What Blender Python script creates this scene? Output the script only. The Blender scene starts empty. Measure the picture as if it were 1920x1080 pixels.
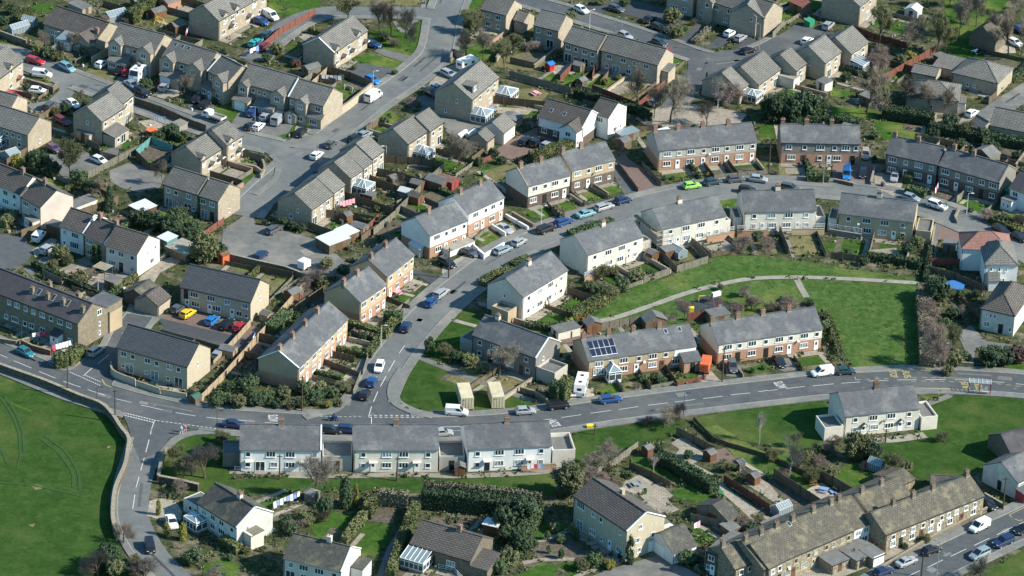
import bpy, math, random, re
from mathutils import Vector, Matrix
R = math.radians
random.seed(7)
S = bpy.context.scene
COL = S.collection
# ---------------- camera model (telephoto from an aircraft) ----------------
FPX, TH, RO, DIST = 7650.0, R(27.3), R(2.5), 826.0
Fw = Vector((0, math.cos(TH), -math.sin(TH)))
X0 = Vector((1, 0, 0)); U0 = X0.cross(Fw)
Rt = X0*math.cos(RO) + U0*math.sin(RO); Up = U0*math.cos(RO) - X0*math.sin(RO)
CAM = -Fw*DIST
def G(px, py, z=0.0):
    d = Fw*FPX + Rt*(px-960) + Up*(540-py)
    t = (z-CAM.z)/d.z
    p = CAM + d*t
    return Vector((p.x, p.y, z))
def vs(px, py):           # pixels per metre of height at a pixel
    d = (G(px, py)-CAM).dot(Fw)
    return FPX/d*math.cos(TH)
def vdir(px, py, dx, dy):
    v = G(px+dx, py+dy)-G(px-dx, py-dy)
    return math.atan2(v.y, v.x)
# ---------------- materials ----------------
MATS = {}
def M(name, c1, c2=None, sc=1.0, rough=.9, pat=None, pc=None, pw=.4, ph=.2, mort=.02, big=0, rnd=.12, metal=0, spec=.3, bump=0, c3=None, coat=0, detail=4, lo=.35, hi=.65, moss=None, cv=(.82,1.12), fine=0):
    if name in MATS: return MATS[name]
    m = bpy.data.materials.new(name); m.use_nodes = True; MATS[name] = m
    nt = m.node_tree; N = nt.nodes; Lk = nt.links
    b = N['Principled BSDF']; b.inputs['Roughness'].default_value = rough
    b.inputs['Metallic'].default_value = metal; b.inputs['Specular IOR Level'].default_value = spec
    if coat: b.inputs['Coat Weight'].default_value = coat; b.inputs['Coat Roughness'].default_value = .05
    def mix(a, c, f, mode='MIX'):
        x = N.new('ShaderNodeMix'); x.data_type = 'RGBA'; x.blend_type = mode
        for s, v in ((6, a), (7, c), (0, f)):
            if isinstance(v, (tuple, list)): x.inputs[s].default_value = (*v, 1)
            elif isinstance(v, (int, float)): x.inputs[s].default_value = v
            else: Lk.new(v, x.inputs[s])
        return x.outputs[2]
    if c2 is None:
        b.inputs['Base Color'].default_value = (*c1, 1)
        return m
    tc = N.new('ShaderNodeTexCoord')
    geo = N.new('ShaderNodeNewGeometry')
    def ramp(v, a, c):
        r = N.new('ShaderNodeMapRange'); r.inputs[1].default_value = a; r.inputs[2].default_value = c
        Lk.new(v, r.inputs[0]); return r.outputs[0]
    def noise(s, dt=4, off=0):
        n = N.new('ShaderNodeTexNoise'); n.inputs['Scale'].default_value = s; n.inputs['Detail'].default_value = dt
        n.inputs['Roughness'].default_value = .62
        mp = N.new('ShaderNodeMapping'); mp.inputs['Location'].default_value = (off, off*1.7, off*.3)
        Lk.new(geo.outputs['Position'], mp.inputs[0]); Lk.new(mp.outputs[0], n.inputs['Vector'])
        return n.outputs['Fac']
    nz = noise(sc, detail)
    col = mix(c1, c2, ramp(nz, lo, hi))
    if c3 is not None: col = mix(col, c3, ramp(noise(big or sc*.2, 3, 13), .5, .68))
    elif big: col = mix(col, tuple(x*.72 for x in c1), ramp(noise(big, 3, 31), .45, .75))
    if fine:
        fr = N.new('ShaderNodeMapRange'); fr.inputs[1].default_value=.3; fr.inputs[2].default_value=.7; fr.inputs[3].default_value=1-fine; fr.inputs[4].default_value=1+fine; Lk.new(noise(1.6, 5, 51), fr.inputs[0])
        h2 = N.new('ShaderNodeHueSaturation'); Lk.new(fr.outputs[0], h2.inputs['Value']); Lk.new(col, h2.inputs['Color']); col = h2.outputs[0]
    if pat:
        br = N.new('ShaderNodeTexBrick'); Lk.new(tc.outputs['UV'], br.inputs['Vector'])
        br.inputs['Scale'].default_value = 1; br.inputs['Brick Width'].default_value = pw; br.inputs['Row Height'].default_value = ph
        br.inputs['Mortar Size'].default_value = mort; br.inputs['Mortar Smooth'].default_value = .1; br.inputs['Bias'].default_value = 0
        br.inputs['Color1'].default_value = (cv[0], cv[0], cv[0], 1); br.inputs['Color2'].default_value = (cv[1], cv[1], cv[1], 1)
        col = mix(col, br.outputs['Color'], 1.0, 'MULTIPLY')
        br.inputs['Mortar'].default_value = (1, 1, 1, 1)
        col = mix(col, pc, br.outputs['Fac'])
    if moss: col = mix(col, moss, ramp(noise(.5, 5, 77), .52, .66))
    if rnd:
        oi = N.new('ShaderNodeObjectInfo')
        r = N.new('ShaderNodeMapRange'); r.inputs[3].default_value = 1-rnd; r.inputs[4].default_value = 1+rnd
        Lk.new(oi.outputs['Random'], r.inputs[0])
        hs = N.new('ShaderNodeHueSaturation'); Lk.new(r.outputs[0], hs.inputs['Value']); Lk.new(col, hs.inputs['Color']); col = hs.outputs[0]
    Lk.new(col, b.inputs['Base Color'])
    if bump:
        bp = N.new('ShaderNodeBump'); bp.inputs['Strength'].default_value = bump; bp.inputs['Distance'].default_value = .1
        Lk.new(nz, bp.inputs['Height']); Lk.new(bp.outputs[0], b.inputs['Normal'])
    return m
def paint(name, c, rough=.35, metal=0, coat=.6): return M('paint_'+name, c, rough=rough, metal=metal, coat=coat, spec=.5)
M('stone', (.47,.395,.295), (.38,.32,.24), 1.2, pat=1, pc=(.32,.27,.21), pw=.44, ph=.2, mort=.02, big=.25, rnd=.08)
M('buff', (.52,.445,.325), (.45,.385,.28), 1.5, pat=1, pc=(.40,.34,.26), pw=.24, ph=.09, mort=.01, rnd=.05)
M('brick', (.49,.265,.17), (.38,.20,.13), 2, pat=1, pc=(.36,.25,.18), pw=.24, ph=.08, mort=.01, big=.3, rnd=.05)
M('chimneybrick', (.33,.185,.13), (.22,.13,.10), 2.5, pat=1, pc=(.2,.15,.12), pw=.24, ph=.1, mort=.02, rnd=.15)
M('darkbrick', (.15,.105,.085), (.09,.07,.06), 2, pat=1, pc=(.16,.13,.11), pw=.24, ph=.08, mort=.01)
M('dash', (.46,.425,.365), (.40,.37,.32), 3, big=.2, rnd=.1)
M('dashgrey', (.24,.22,.195), (.19,.175,.16), 3, big=.2, rnd=.08)
M('goldstone', (.30,.25,.175), (.20,.168,.12), 1.3, pat=1, pc=(.14,.12,.09), pw=.5, ph=.24, mort=.03, big=.4, rnd=0)
M('cream', (.70,.65,.56), (.62,.575,.49), 1.2, big=.15, rnd=.05)
M('darkgreen', (.05,.11,.08))
M('tan', (.47,.37,.24), (.41,.32,.21), 2, big=.2, rnd=.08)
M('white', (.80,.79,.76), (.72,.71,.69), .8, big=.15, rnd=.03)
M('offwhite', (.62,.61,.56), (.50,.49,.44), 1.0, big=.3, rnd=.05)
M('oldstone', (.23,.195,.14), (.14,.12,.09), 1.5, pat=1, pc=(.12,.10,.08), pw=.5, ph=.24, mort=.03, big=.4)
M('rubble', (.50,.41,.28), (.16,.135,.10), 2.4, pat=1, pc=(.17,.145,.11), pw=.5, ph=.26, mort=.05, lo=.4, hi=.6, rnd=.05)
M('tile', (.21,.20,.18), (.165,.158,.142), .8, pat=1, pc=(.06,.058,.055), pw=1.6, ph=.42, mort=.055, big=.3, rnd=.12, cv=(.90,1.08), detail=8)
M('slate', (.118,.122,.130), (.088,.092,.099), .9, pat=1, pc=(.068,.071,.077), pw=.5, ph=.25, mort=.02, c3=(.185,.184,.178), big=.30, rnd=.10, rough=.8, cv=(.88,1.1), detail=8)
M('darktile', (.090,.098,.108), (.074,.081,.092), 1, pat=1, pc=(.026,.03,.036), pw=.9, ph=.36, mort=.05, rnd=.03, cv=(.9,1.1))
M('browntile', (.145,.125,.112), (.108,.095,.087), .8, pat=1, pc=(.04,.037,.034), pw=1.2, ph=.42, mort=.06, big=.3, rnd=.06, cv=(.9,1.08))
M('oldslate', (.085,.078,.088), (.066,.062,.068), .8, pat=1, pc=(.045,.042,.045), pw=.5, ph=.3, mort=.02, c3=(.12,.115,.115), big=.2, cv=(.94,1.05))
M('stoneslate', (.155,.137,.108), (.085,.078,.066), 1.6, pat=1, pc=(.06,.055,.045), pw=.6, ph=.4, mort=.05, big=.35, moss=(.175,.155,.10), rnd=.06, cv=(.84,1.13), detail=8)
M('mossroof', (.115,.11,.10), (.07,.068,.062), 1.6, pat=1, pc=(.04,.04,.035), pw=.3, ph=.3, mort=.03, moss=(.13,.125,.085), rnd=.1)
M('redtile', (.36,.19,.15), (.28,.15,.12), 1, pat=1, pc=(.16,.08,.07), pw=.35, ph=.36, mort=.05, rnd=.05)
M('felt', (.17,.17,.165), (.12,.12,.115), .8, big=.5)
M('concrete', (.31,.285,.235), (.23,.215,.18), .9, big=.3)
M('kerb', (.30,.295,.27), (.22,.217,.195), .9)
M('asphalt', (.095,.103,.107), (.072,.080,.085), .6, big=.07, rnd=.03, c3=(.128,.131,.128), spec=.2, detail=9, fine=.06)
M('asphalt_mid', (.150,.158,.156), (.118,.126,.126), .5, big=.07, rnd=.03, c3=(.19,.19,.178), spec=.2, detail=9, fine=.07)
M('patch_dark', (.085,.09,.093), (.07,.075,.078), 1, rnd=.25)
M('patch_light', (.17,.172,.165), (.14,.143,.14), 1, rnd=.2)
M('asphalt_old', (.165,.163,.153), (.118,.12,.116), .5, big=.12, c3=(.215,.205,.182), rnd=.06, spec=.2, detail=9, fine=.08)
M('newtar', (.068,.074,.08), (.056,.062,.067), .5, rnd=.03, c3=(.085,.09,.092), spec=.2)
M('pavement', (.185,.185,.17), (.14,.142,.135), .8, c3=(.24,.23,.20), big=.15, rnd=0, detail=8, fine=.08)
M('flags', (.40,.345,.27), (.30,.26,.205), .8, pat=1, pc=(.2,.18,.14), pw=.9, ph=.6, mort=.04, rnd=.12)
M('blockpave', (.22,.15,.125), (.175,.12,.10), 1.4, pat=1, pc=(.12,.09,.075), pw=.4, ph=.2, mort=.02, rnd=.08, big=.2)
M('soil', (.13,.105,.08), (.075,.065,.05), 1.2, big=.4, rnd=.1, fine=.4)
M('gravel', (.34,.295,.235), (.21,.185,.15), 1.2, big=.3, fine=.2)
M('grass', (.056,.112,.024), (.036,.080,.016), .5, c3=(.125,.155,.042), big=.10, rnd=.10, bump=.5, detail=9, rough=1, spec=0, fine=.28)
M('field', (.042,.084,.020), (.026,.058,.014), .30, c3=(.086,.112,.034), big=.05, rnd=.04, bump=.8, detail=12, rough=1, spec=0, fine=.20, moss=(.052,.090,.026))
M('roughgrass', (.072,.122,.034), (.040,.084,.021), .6, c3=(.160,.172,.055), big=.05, rnd=.04, bump=1, detail=12, rough=1, spec=0, fine=.30, moss=(.095,.140,.045))
M('drygrass', (.19,.165,.085), (.13,.12,.058), .7, c3=(.10,.115,.04), big=.25, rnd=.1, bump=.4, rough=1, spec=0, fine=.25)
M('ground', (.078,.085,.042), (.042,.055,.026), .6, c3=(.165,.14,.10), big=.22, rnd=0, bump=1, detail=12, rough=1, spec=0, fine=.45)
M('fence', (.20,.15,.095), (.13,.10,.07), 2, pat=1, pc=(.06,.05,.04), pw=.15, ph=30, mort=.015, big=.4, rnd=.18)
M('newfence', (.42,.32,.21), (.34,.26,.17), 2, pat=1, pc=(.18,.13,.09), pw=.15, ph=30, mort=.012, rnd=.05)
M('redfence', (.24,.09,.065), (.17,.065,.05), 2, pat=1, pc=(.08,.035,.03), pw=.15, ph=30, mort=.015, rnd=.12)
M('greyfence', (.24,.225,.17), (.16,.15,.12), 2, pat=1, pc=(.07,.065,.05), pw=.15, ph=30, mort=.015, rnd=.12)
M('shedwood', (.24,.12,.06), (.16,.08,.045), 2, pat=1, pc=(.06,.035,.02), pw=30, ph=.15, mort=.02, rnd=.2)
M('drystone', (.235,.20,.145), (.085,.075,.06), 2.2, pat=1, pc=(.06,.05,.04), pw=.4, ph=.16, mort=.04, lo=.4, hi=.6)
M('capstone', (.33,.285,.21), (.2,.175,.13), 2.2, rnd=.1)
M('bark', (.13,.105,.075), (.07,.058,.045), 3, rnd=.15)
M('birchbark', (.42,.40,.36), (.2,.19,.17), 4)
M('twig', (.235,.20,.155), (.15,.13,.105), .8, rnd=.15)
M('twig_red', (.255,.20,.165), (.17,.135,.115), .8, rnd=.12)
M('twig_green', (.19,.185,.095), (.13,.135,.07), .8, rnd=.15)
M('leaf_dark', (.062,.095,.044), (.028,.050,.026), 1.4, rnd=.2, rough=.8)
M('leaf_mid', (.100,.140,.060), (.046,.074,.034), 1.4, rnd=.25, rough=.8)
M('leaf_olive', (.165,.170,.075), (.085,.095,.044), 1.4, rnd=.25, rough=.8)
M('leaf_yellow', (.27,.25,.055), (.14,.14,.035), 1.2, rnd=.15)
M('leaf_brown', (.20,.175,.12), (.11,.108,.07), 1.6, rnd=.2)
M('leaf_purple', (.13,.07,.06), (.08,.05,.045), .9, rnd=.2)
M('leaf_rust', (.30,.15,.045), (.17,.10,.03), .9, rnd=.15)
M('leaf_pink', (.5,.1,.12), (.12,.12,.03), 2)
M('leaf_hedge', (.105,.125,.048), (.065,.085,.034), 1.2, rnd=.2, c3=(.17,.165,.07), big=.4)
M('frame', (.80,.80,.78)); M('framewood', (.13,.07,.04)); M('stoneframe', (.45,.38,.27))
M('glass', (.025,.040,.048), rough=.12, spec=.6); M('curtain', (.32,.36,.36), (.10,.13,.14), 2.2, rough=.2, spec=.6, lo=.45, hi=.55, rnd=.3)
M('glassroof', (.20,.25,.27), rough=.1, spec=.7)
M('clearglass', (.5,.6,.6), rough=.05, spec=.6).node_tree.nodes['Principled BSDF'].inputs['Alpha'].default_value = .22
M('cartglass', (.018,.024,.03), rough=.08, spec=.7)
M('darkroofglass', (.05,.075,.09), rough=.15, spec=.6)
M('black', (.02,.02,.022), rough=.6); M('rubber', (.022,.022,.024), rough=.8); M('rim', (.45,.45,.46), rough=.35, metal=.6)
M('lampred', (.35,.02,.02), rough=.3); M('lampclear', (.75,.75,.72), rough=.2)
M('whitepaint', (.62,.61,.57), (.5,.49,.46), 3, rnd=.02); M('yellowpaint', (.46,.38,.17), (.34,.29,.14), 3, rnd=.02)
M('plate', (.7,.68,.55)); M('terracotta', (.34,.17,.12), (.26,.13,.10), 4)
M('metal', (.38,.39,.38), rough=.45, metal=.4); M('darkmetal', (.07,.07,.075), rough=.5)
M('pole', (.10,.075,.055), (.07,.055,.04), 4); M('whitemetal', (.58,.585,.58), rough=.4)
M('solar', (.018,.024,.045), rough=.12, spec=.7)
M('container', (.62,.545,.375), (.56,.49,.335), .8, big=.5, rnd=.03)
M('orangebox', (.75,.16,.06), (.65,.13,.05), 1); M('teal', (.10,.26,.25)); M('bluep', (.04,.17,.42)); M('tank', (.03,.22,.12))
M('redp', (.32,.05,.05)); M('yellowp', (.75,.55,.03)); M('pinkp', (.75,.35,.4)); M('whitecloth', (.56,.57,.58)); M('skin', (.5,.3,.2))
M('rubbersurf', (.035,.04,.045), (.05,.055,.06), 1.5)
M('maroon', (.16,.03,.035), rough=.4)
# ---------------- mesh builder ----------------
class MB:
    def __init__(s): s.v = []; s.f = []; s.m = []
    def poly(s, pts, mi=0):
        n = len(s.v); s.v += [tuple(p) for p in pts]; s.f.append(tuple(range(n, n+len(pts)))); s.m.append(mi); return s
    def box(s, x0, x1, y0, y1, z0, z1, mi=0, T=None):
        c = [(x0,y0,z0),(x1,y0,z0),(x1,y1,z0),(x0,y1,z0),(x0,y0,z1),(x1,y0,z1),(x1,y1,z1),(x0,y1,z1)]
        if T is not None: c = [tuple(T @ Vector(p)) for p in c]
        n = len(s.v); s.v += c
        for q in ((0,3,2,1),(4,5,6,7),(0,1,5,4),(1,2,6,5),(2,3,7,6),(3,0,4,7)): s.f.append(tuple(n+i for i in q)); s.m.append(mi)
        return s
    def solid(s, top, t, mi=0, d=None):      # polygon given thickness t downwards (or along d)
        d = Vector(d) if d else Vector((0,0,-1)); top = [Vector(p) for p in top]; bot = [p+d*t for p in top]
        s.poly(top, mi); s.poly(bot[::-1], mi); n = len(top)
        for i in range(n): s.poly([top[i], bot[i], bot[(i+1)%n], top[(i+1)%n]], mi)
        return s
    def bar(s, p, q, w, h, mi=0):            # box beam from p to q
        p = Vector(p); q = Vector(q); d = (q-p); L = d.length
        if L < 1e-6: return s
        d /= L; sd = d.cross(Vector((0,0,1)))
        if sd.length < 1e-4: sd = Vector((1,0,0))
        sd.normalize(); u = sd.cross(d)
        T = Matrix((( d.x, sd.x, u.x, p.x),( d.y, sd.y, u.y, p.y),( d.z, sd.z, u.z, p.z),(0,0,0,1)))
        return s.box(0, L, -w/2, w/2, -h/2, h/2, mi, T)
    def tube(s, p, q, r0, r1, n=6, mi=0, cap=True):
        p = Vector(p); q = Vector(q); d = (q-p).normalized(); a = d.orthogonal().normalized(); b = d.cross(a)
        k = len(s.v)
        for c, r in ((p, r0), (q, r1)):
            for i in range(n):
                t = 2*math.pi*i/n; s.v.append(tuple(c + a*(math.cos(t)*r) + b*(math.sin(t)*r)))
        for i in range(n):
            j = (i+1) % n; s.f.append((k+i, k+j, k+n+j, k+n+i)); s.m.append(mi)
        if cap: s.f.append(tuple(k+n+i for i in range(n))); s.m.append(mi); s.f.append(tuple(k+n-1-i for i in range(n))); s.m.append(mi)
        return s
    def mesh(s, name, mats, uv=True):
        me = bpy.data.meshes.new(name); me.from_pydata(s.v, [], s.f)
        for m in (mats if isinstance(mats, (list, tuple)) else [mats]): me.materials.append(MATS[m] if isinstance(m, str) else m)
        if any(s.m): me.polygons.foreach_set('material_index', s.m)
        if uv:
            ul = me.uv_layers.new(name='UVMap'); dat = []
            V = me.vertices; me.update()
            for p in me.polygons:
                n = p.normal
                if abs(n.z) > .985:
                    for vi in p.vertices: c = V[vi].co; dat += [c.x, c.y]
                else:
                    t = Vector((-n.y, n.x, 0)).normalized(); b = n.cross(t)
                    for vi in p.vertices: c = V[vi].co; dat += [c.dot(t), c.dot(b)]
            ul.data.foreach_set('uv', dat)
        return me
    def build(s, name, mats, parent=None, loc=None, rz=0, uv=True):
        return link(name, s.mesh(name, mats, uv), parent, loc, rz)
def link(name, me, parent=None, loc=None, rz=0):
    o = bpy.data.objects.new(name, me); COL.objects.link(o)
    if parent is not None: o.parent = parent
    if loc is not None: o.location = loc
    if rz: o.rotation_euler = (0,0,rz)
    return o
def tag(o, label=None, cat=None, group=None, kind=None):
    if label: o['label'] = label
    if cat: o['category'] = cat
    if group: o['group'] = group
    if kind: o['kind'] = kind
    return o
def empty(name, loc, rz=0): return link(name, None, None, loc, rz)
def kids(o, _c={}): return list(o.children)
def copy_tree(o, parent=None):
    c = o.copy(); COL.objects.link(c); c.parent = parent
    for ch in kids(o): copy_tree(ch, c)
    return c
PROTO = []
def make_proto(fn, *a):                       # described once, copied for every repeat, then removed
    o = fn(*a); bpy.context.view_layer.update(); PROTO.append(o); return o
def del_tree(o):
    for ch in kids(o): del_tree(ch)
    bpy.data.objects.remove(o)
THINGS = []     # (root, cat, world xy) used for place words
BLD = []        # buildings with short names
# ---------------- windows and doors ----------------
WT = {'W':(1.75,1.15,3),'w':(.95,1.0,1),'V':(1.3,1.1,2),'n':(.5,.9,1),'P':(1.8,2.05,2),'D':(.95,2.05,0),'d':(.95,2.05,0),'B':(2.2,1.45,4),'G':(2.6,2.1,0),'s':(.7,.75,1)}
WC = {}
def win_meshes(t, fm, cur):
    k = (t, fm, cur)
    if k in WC: return WC[k]
    w, h, n = WT[t]
    f = MB(); g = MB()
    if n == 0:
        if t == 'G': f.box(-w/2, w/2, -.05, 0, 0, h)
        else:
            f.box(-w/2, w/2, -.05, 0, 0, h); g.box(-.2, .2, -.07, -.05, h*.55, h*.85)
    else:
        z0 = 0; b = .09
        f.box(-w/2, w/2, -.07, 0, 0, b); f.box(-w/2, w/2, -.07, 0, h-b, h)
        for i in range(n+1):
            x = -w/2 + (w-b)*i/n; f.box(x, x+b, -.068, 0, b, h-b)
        if t not in 'P': f.box(-w/2-.08, w/2+.08, -.13, 0, -.09, 0)
        g.box(-w/2+b*.8, w/2-b*.8, -.03, -.005, b*.8, h-b*.8)
    WC[k] = (f.mesh('window_frame', fm), g.mesh('window_glass', 'curtain' if cur else 'glass') if g.v else None)
    return WC[k]
rw = random.Random(3)
def put_win(par, t, loc, rz, fm='frame'):
    door = t in 'DdG'
    mat = fm if t not in 'd' else random.choice(['black', 'framewood'])
    if t == 'G': mat = 'frame'
    a, g = win_meshes(t, mat, rw.random() < .35 and not door)
    o = link('garage_door' if t == 'G' else 'door' if door else 'window', a, par, loc, rz)
    if g: link('pane', g, o)
    return o
def parse(s): return [(int(a)/100, b) for a, b in re.findall(r'(\d+)([A-Za-z])', s)]
class House: pass
def gable_wall(mb, L, dep, z0, he, rise, o=0, hip=False):
    a, b, c, d = (-o,-o), (L+o,-o), (L+o,dep+o), (-o,dep+o)
    P = [a,b,c,d]
    for i in range(4):
        p, q = P[i], P[(i+1)%4]
        pts = [(p[0],p[1],z0),(q[0],q[1],z0),(q[0],q[1],he)]
        if i in (1,3) and not hip: pts.append(((p[0]+q[0])/2, (p[1]+q[1])/2, he+rise))
        pts.append((p[0],p[1],he)); mb.poly(pts)
def house(name, label, A, B, h, dep=7.6, pitch=32, wall='stone', roof='tile', base=None, F='', Rr='', Ll='', ch=(), hip=False, cat='house', group=None, short=None, fm='frame', verge=None, bw=2.55, chm='chimneybrick', pots=2, oh=.17, chb=None, chs=1.0):
    hm = h/vs(*B)
    a = G(*A, hm); b = G(*B, hm); v = b-a; L = v.length; rz = math.atan2(v.y, v.x)
    root = empty(name, (a.x, a.y, 0), rz); tag(root, label, cat, group)
    H = House(); H.root = root; H.L = L; H.he = hm; H.dep = dep; H.rz = rz; H.fm = fm
    rise = dep/2*math.tan(R(pitch)); H.rise = rise; H.pitch = R(pitch); H.roofm = roof; H.wallm = wall
    if hip: rise = min(rise, dep/2*math.tan(R(pitch)))
    up = MB(); gable_wall(up, L, dep, bw if base else 0, hm, rise, 0, hip); up.build('wall', wall, root)
    if base:
        lo = MB(); gable_wall(lo, L, dep, 0, bw, 0, -.03, True); lo.poly([(0,0,bw),(L,0,bw),(L,dep,bw),(0,dep,bw)]); lo.build('lower_wall', base, root)
    rf = MB(); t = .14; sx = .12; e = oh; dz = e*math.tan(H.pitch)
    zt = .12
    if not hip:
        R0, R1 = (-sx, dep/2, hm+rise+zt), (L+sx, dep/2, hm+rise+zt)
        rf.solid([(-sx,-e,hm-dz+zt),(L+sx,-e,hm-dz+zt),R1,R0], t); rf.solid([(L+sx,dep+e,hm-dz+zt),(-sx,dep+e,hm-dz+zt),R0,R1], t)
        rf.bar((-sx,dep/2,hm+rise+zt+.03),(L+sx,dep/2,hm+rise+zt+.03), .28, .12)
    else:
        p = [(-e,-e,hm-dz+zt),(L+e,-e,hm-dz+zt),(L+e,dep+e,hm-dz+zt),(-e,dep+e,hm-dz+zt)]
        if L >= dep:
            hx = dep/2; r0, r1 = (hx,dep/2,hm+rise+zt),(max(L-hx,hx+.05),dep/2,hm+rise+zt)
            rf.solid([p[0],p[1],r1,r0],t); rf.solid([p[1],p[2],r1],t); rf.solid([p[2],p[3],r0,r1],t); rf.solid([p[3],p[0],r0],t); rr = ((p[0],r0),(p[1],r1),(p[2],r1),(p[3],r0),(r0,r1))
        else:
            rise = L/2*math.tan(H.pitch); H.rise = rise; r0, r1 = (L/2,L/2,hm+rise+zt),(L/2,dep-L/2,hm+rise+zt)
            rf.solid([p[0],p[1],r0],t); rf.solid([p[1],p[2],r1,r0],t); rf.solid([p[2],p[3],r1],t); rf.solid([p[3],p[0],r0,r1],t); rr = ((p[0],r0),(p[1],r0),(p[2],r1),(p[3],r1),(r0,r1))
        for q, r in rr: rf.bar(q, r, .28, .1)
    H.roof = rf.build('roof', roof, root)
    if verge:
        for s, nm in (('L',0),('R',L)):
            if s in verge:
                m_ = MB(); x = nm
                for sy in (-1,1):
                    y0 = -e if sy < 0 else dep+e
                    m_.bar((x,y0,hm-dz+zt+.04),(x,dep/2,hm+rise+zt+.04), .26, .16)
                m_.build('verge', 'frame' if 'w' in verge else 'capstone', H.roof)
    g = MB(); g.bar((-sx,-e-.04,hm-dz+.02),(L+sx,-e-.04,hm-dz+.02),.12,.12); g.build('gutter', 'felt' if wall in('cream','white','dash','tan') else 'black', root)
    npipe = MB(); npipe.tube((.15,-.08,0),(.15,-.08,hm-.1),.05,.05,6); npipe.build('drainpipe', 'black', root)
    for c in ch:
        off = 0
        if isinstance(c, tuple): c, off = c
        m_ = MB(); x = c*L; w, d = .42*chs, .33*chs; x = max(w-.02, min(L-w+.02, x)); yc = dep/2+off
        zb = hm+rise-abs(off)*math.tan(H.pitch)
        m_.box(x-w, x+w, yc-d, yc+d, zb-.9, zb+1.15*chs); m_.box(x-w-.06, x+w+.06, yc-d-.06, yc+d+.06, zb+1.15*chs, zb+1.25*chs)
        co = m_.build('chimney', chm, H.roof)
        fl_ = MB(); fl_.box(x-w-.08,x+w+.08,yc-d-.08,yc+d+.08,zb-.35,zb+.14+(.0 if off else 0)); fl_.build('flashing', 'capstone', H.roof)
        q = MB()
        if chb:
            b_ = MB(); b_.box(x-w-.03,x+w+.03,yc-d-.03,yc+d+.03,zb-.9,zb+.8*chs); b_.build('chimney_render', chb, H.roof)
        for i in range(pots):
            px = x + (i-(pots-1)/2)*.34; q.tube((px,yc,zb+1.25*chs),(px,yc,zb+1.25*chs+.38),.11,.09,7)
        q.build('chimney_pot', 'terracotta', H.roof)
    up_, lo_ = (F.split('/')+[''])[:2] if '/' in F else ('', F)
    def rowof(s, zf, side):
        for fr, t in parse(s):
            w, hh, n = WT[t]
            z = zf if t not in 'DdPG' else .12+(.0 if zf < 2.4 else zf-.9)
            if side == 'F': put_win(root, t, (fr*L, -.005, z), 0, fm)
            elif side == 'R': put_win(root, t, (L+.005, fr*dep, z), R(90), fm)
            else: put_win(root, t, (-.005, (1-fr)*dep, z), R(-90), fm)
    nf = F.split('/')
    zs = {1:[.95], 2:[hm-1.6, .95], 3:[hm-1.5, hm/2-.2, .9]}[len(nf)]
    for s, z in zip(nf, zs): rowof(s, z, 'F')
    for st, sd in ((Rr,'R'),(Ll,'L')):
        if not st: continue
        q = st.split('/'); zz = {1:[.95 if hm < 4 else hm-1.7], 2:[hm-1.6,.95], 3:[hm-.6,hm/2-.1,.9]}[len(q)]
        for s, z in zip(q, zz): rowof(s, z, sd)
    H.c = root.matrix_basis @ Vector((L/2, dep/2, 0)); H.short = short or label
    cp = Matrix.Translation((a.x, a.y, 0)) @ Matrix.Rotation(rz, 4, 'Z')
    c = cp @ Vector((L/2, dep/2, 0)); H.c = c; H.T = cp
    H.cat = cat; BLD.append((c.x, c.y, H.short, H)); THINGS.append((root, cat, c.x, c.y))
    return H
def wing(H, x0, x1, proj, he=None, wall=None, roof=None, win='', lowwin='', pitch=None, name='gable_wing', door=''):   # front gable projecting from the facade
    he = he or H.he; w = x1-x0; pt = pitch or H.pitch; rise = w/2*math.tan(pt); wall = wall or H.wallm
    m = MB(); back = .5
    P = [(x0,back,0),(x0,-proj,0),(x1,-proj,0),(x1,back,0)]
    for i in range(3):
        p, q = P[i], P[i+1]; pts = [p, q, (q[0],q[1],he)]
        if i == 1: pts.append(((x0+x1)/2, -proj, he+rise))
        pts.append((p[0],p[1],he)); m.poly(pts)
    o = m.build(name, wall, H.root)
    e = .2; dz = e*math.tan(pt); xm = (x0+x1)/2; rb = min(H.dep/2, (he+rise-H.he)/math.tan(H.pitch)) if he+rise > H.he+.3 else .05
    rb = max(rb, .05); r = MB(); z = .12
    bk = rb if he > H.he-.5 else 0
    r.solid([(x0-e,-proj-.15,he-dz+z),(xm,-proj-.15,he+rise+z),(xm,bk,he+rise+z),(x0-e,0 if bk else 0,he-dz+z)][::1], .12)
    r.solid([(xm,-proj-.15,he+rise+z),(x1+e,-proj-.15,he-dz+z),(x1+e,0,he-dz+z),(xm,bk,he+rise+z)], .12)
    r.build('wing_roof', roof or H.roofm, o)
    for s, zz in ((win, he-1.45), (lowwin, .95)):
        for fr, t in parse(s): put_win(o, t, (x0+fr*w, -proj-.005, zz if t not in 'DdPG' else .12), 0, H.fm)
    return o
def dormer(H, x, w=1.5, win='w', stone=True):       # small gabled wall dormer over the eaves
    m = MB(); h2 = H.he+.75; rise = w/2*.9
    m.poly([(x-w/2,-.04,H.he-1.7),(x+w/2,-.04,H.he-1.7),(x+w/2,-.04,h2),(x,-.04,h2+rise),(x-w/2,-.04,h2)])
    for s in (-1,1): m.poly([(x+s*w/2,-.04,H.he-1.7),(x+s*w/2,-.04,h2),(x+s*w/2,1.5,h2),(x+s*w/2,1.5,H.he-1.7)])
    o = m.build('dormer', H.wallm, H.root); r = MB()
    yb = (h2+rise-H.he)/math.tan(H.pitch)
    for s in (-1,1): r.solid([(x+s*(w/2+.15),-.3,h2-.13+.1),(x,-.3,h2+rise+.1),(x,yb,h2+rise+.1),(x+s*(w/2+.15),1.2,h2-.13+.1)], .1)
    r.build('dormer_roof', H.roofm, o); put_win(o, win, (x,-.045,H.he-1.0), 0, H.fm)
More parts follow.
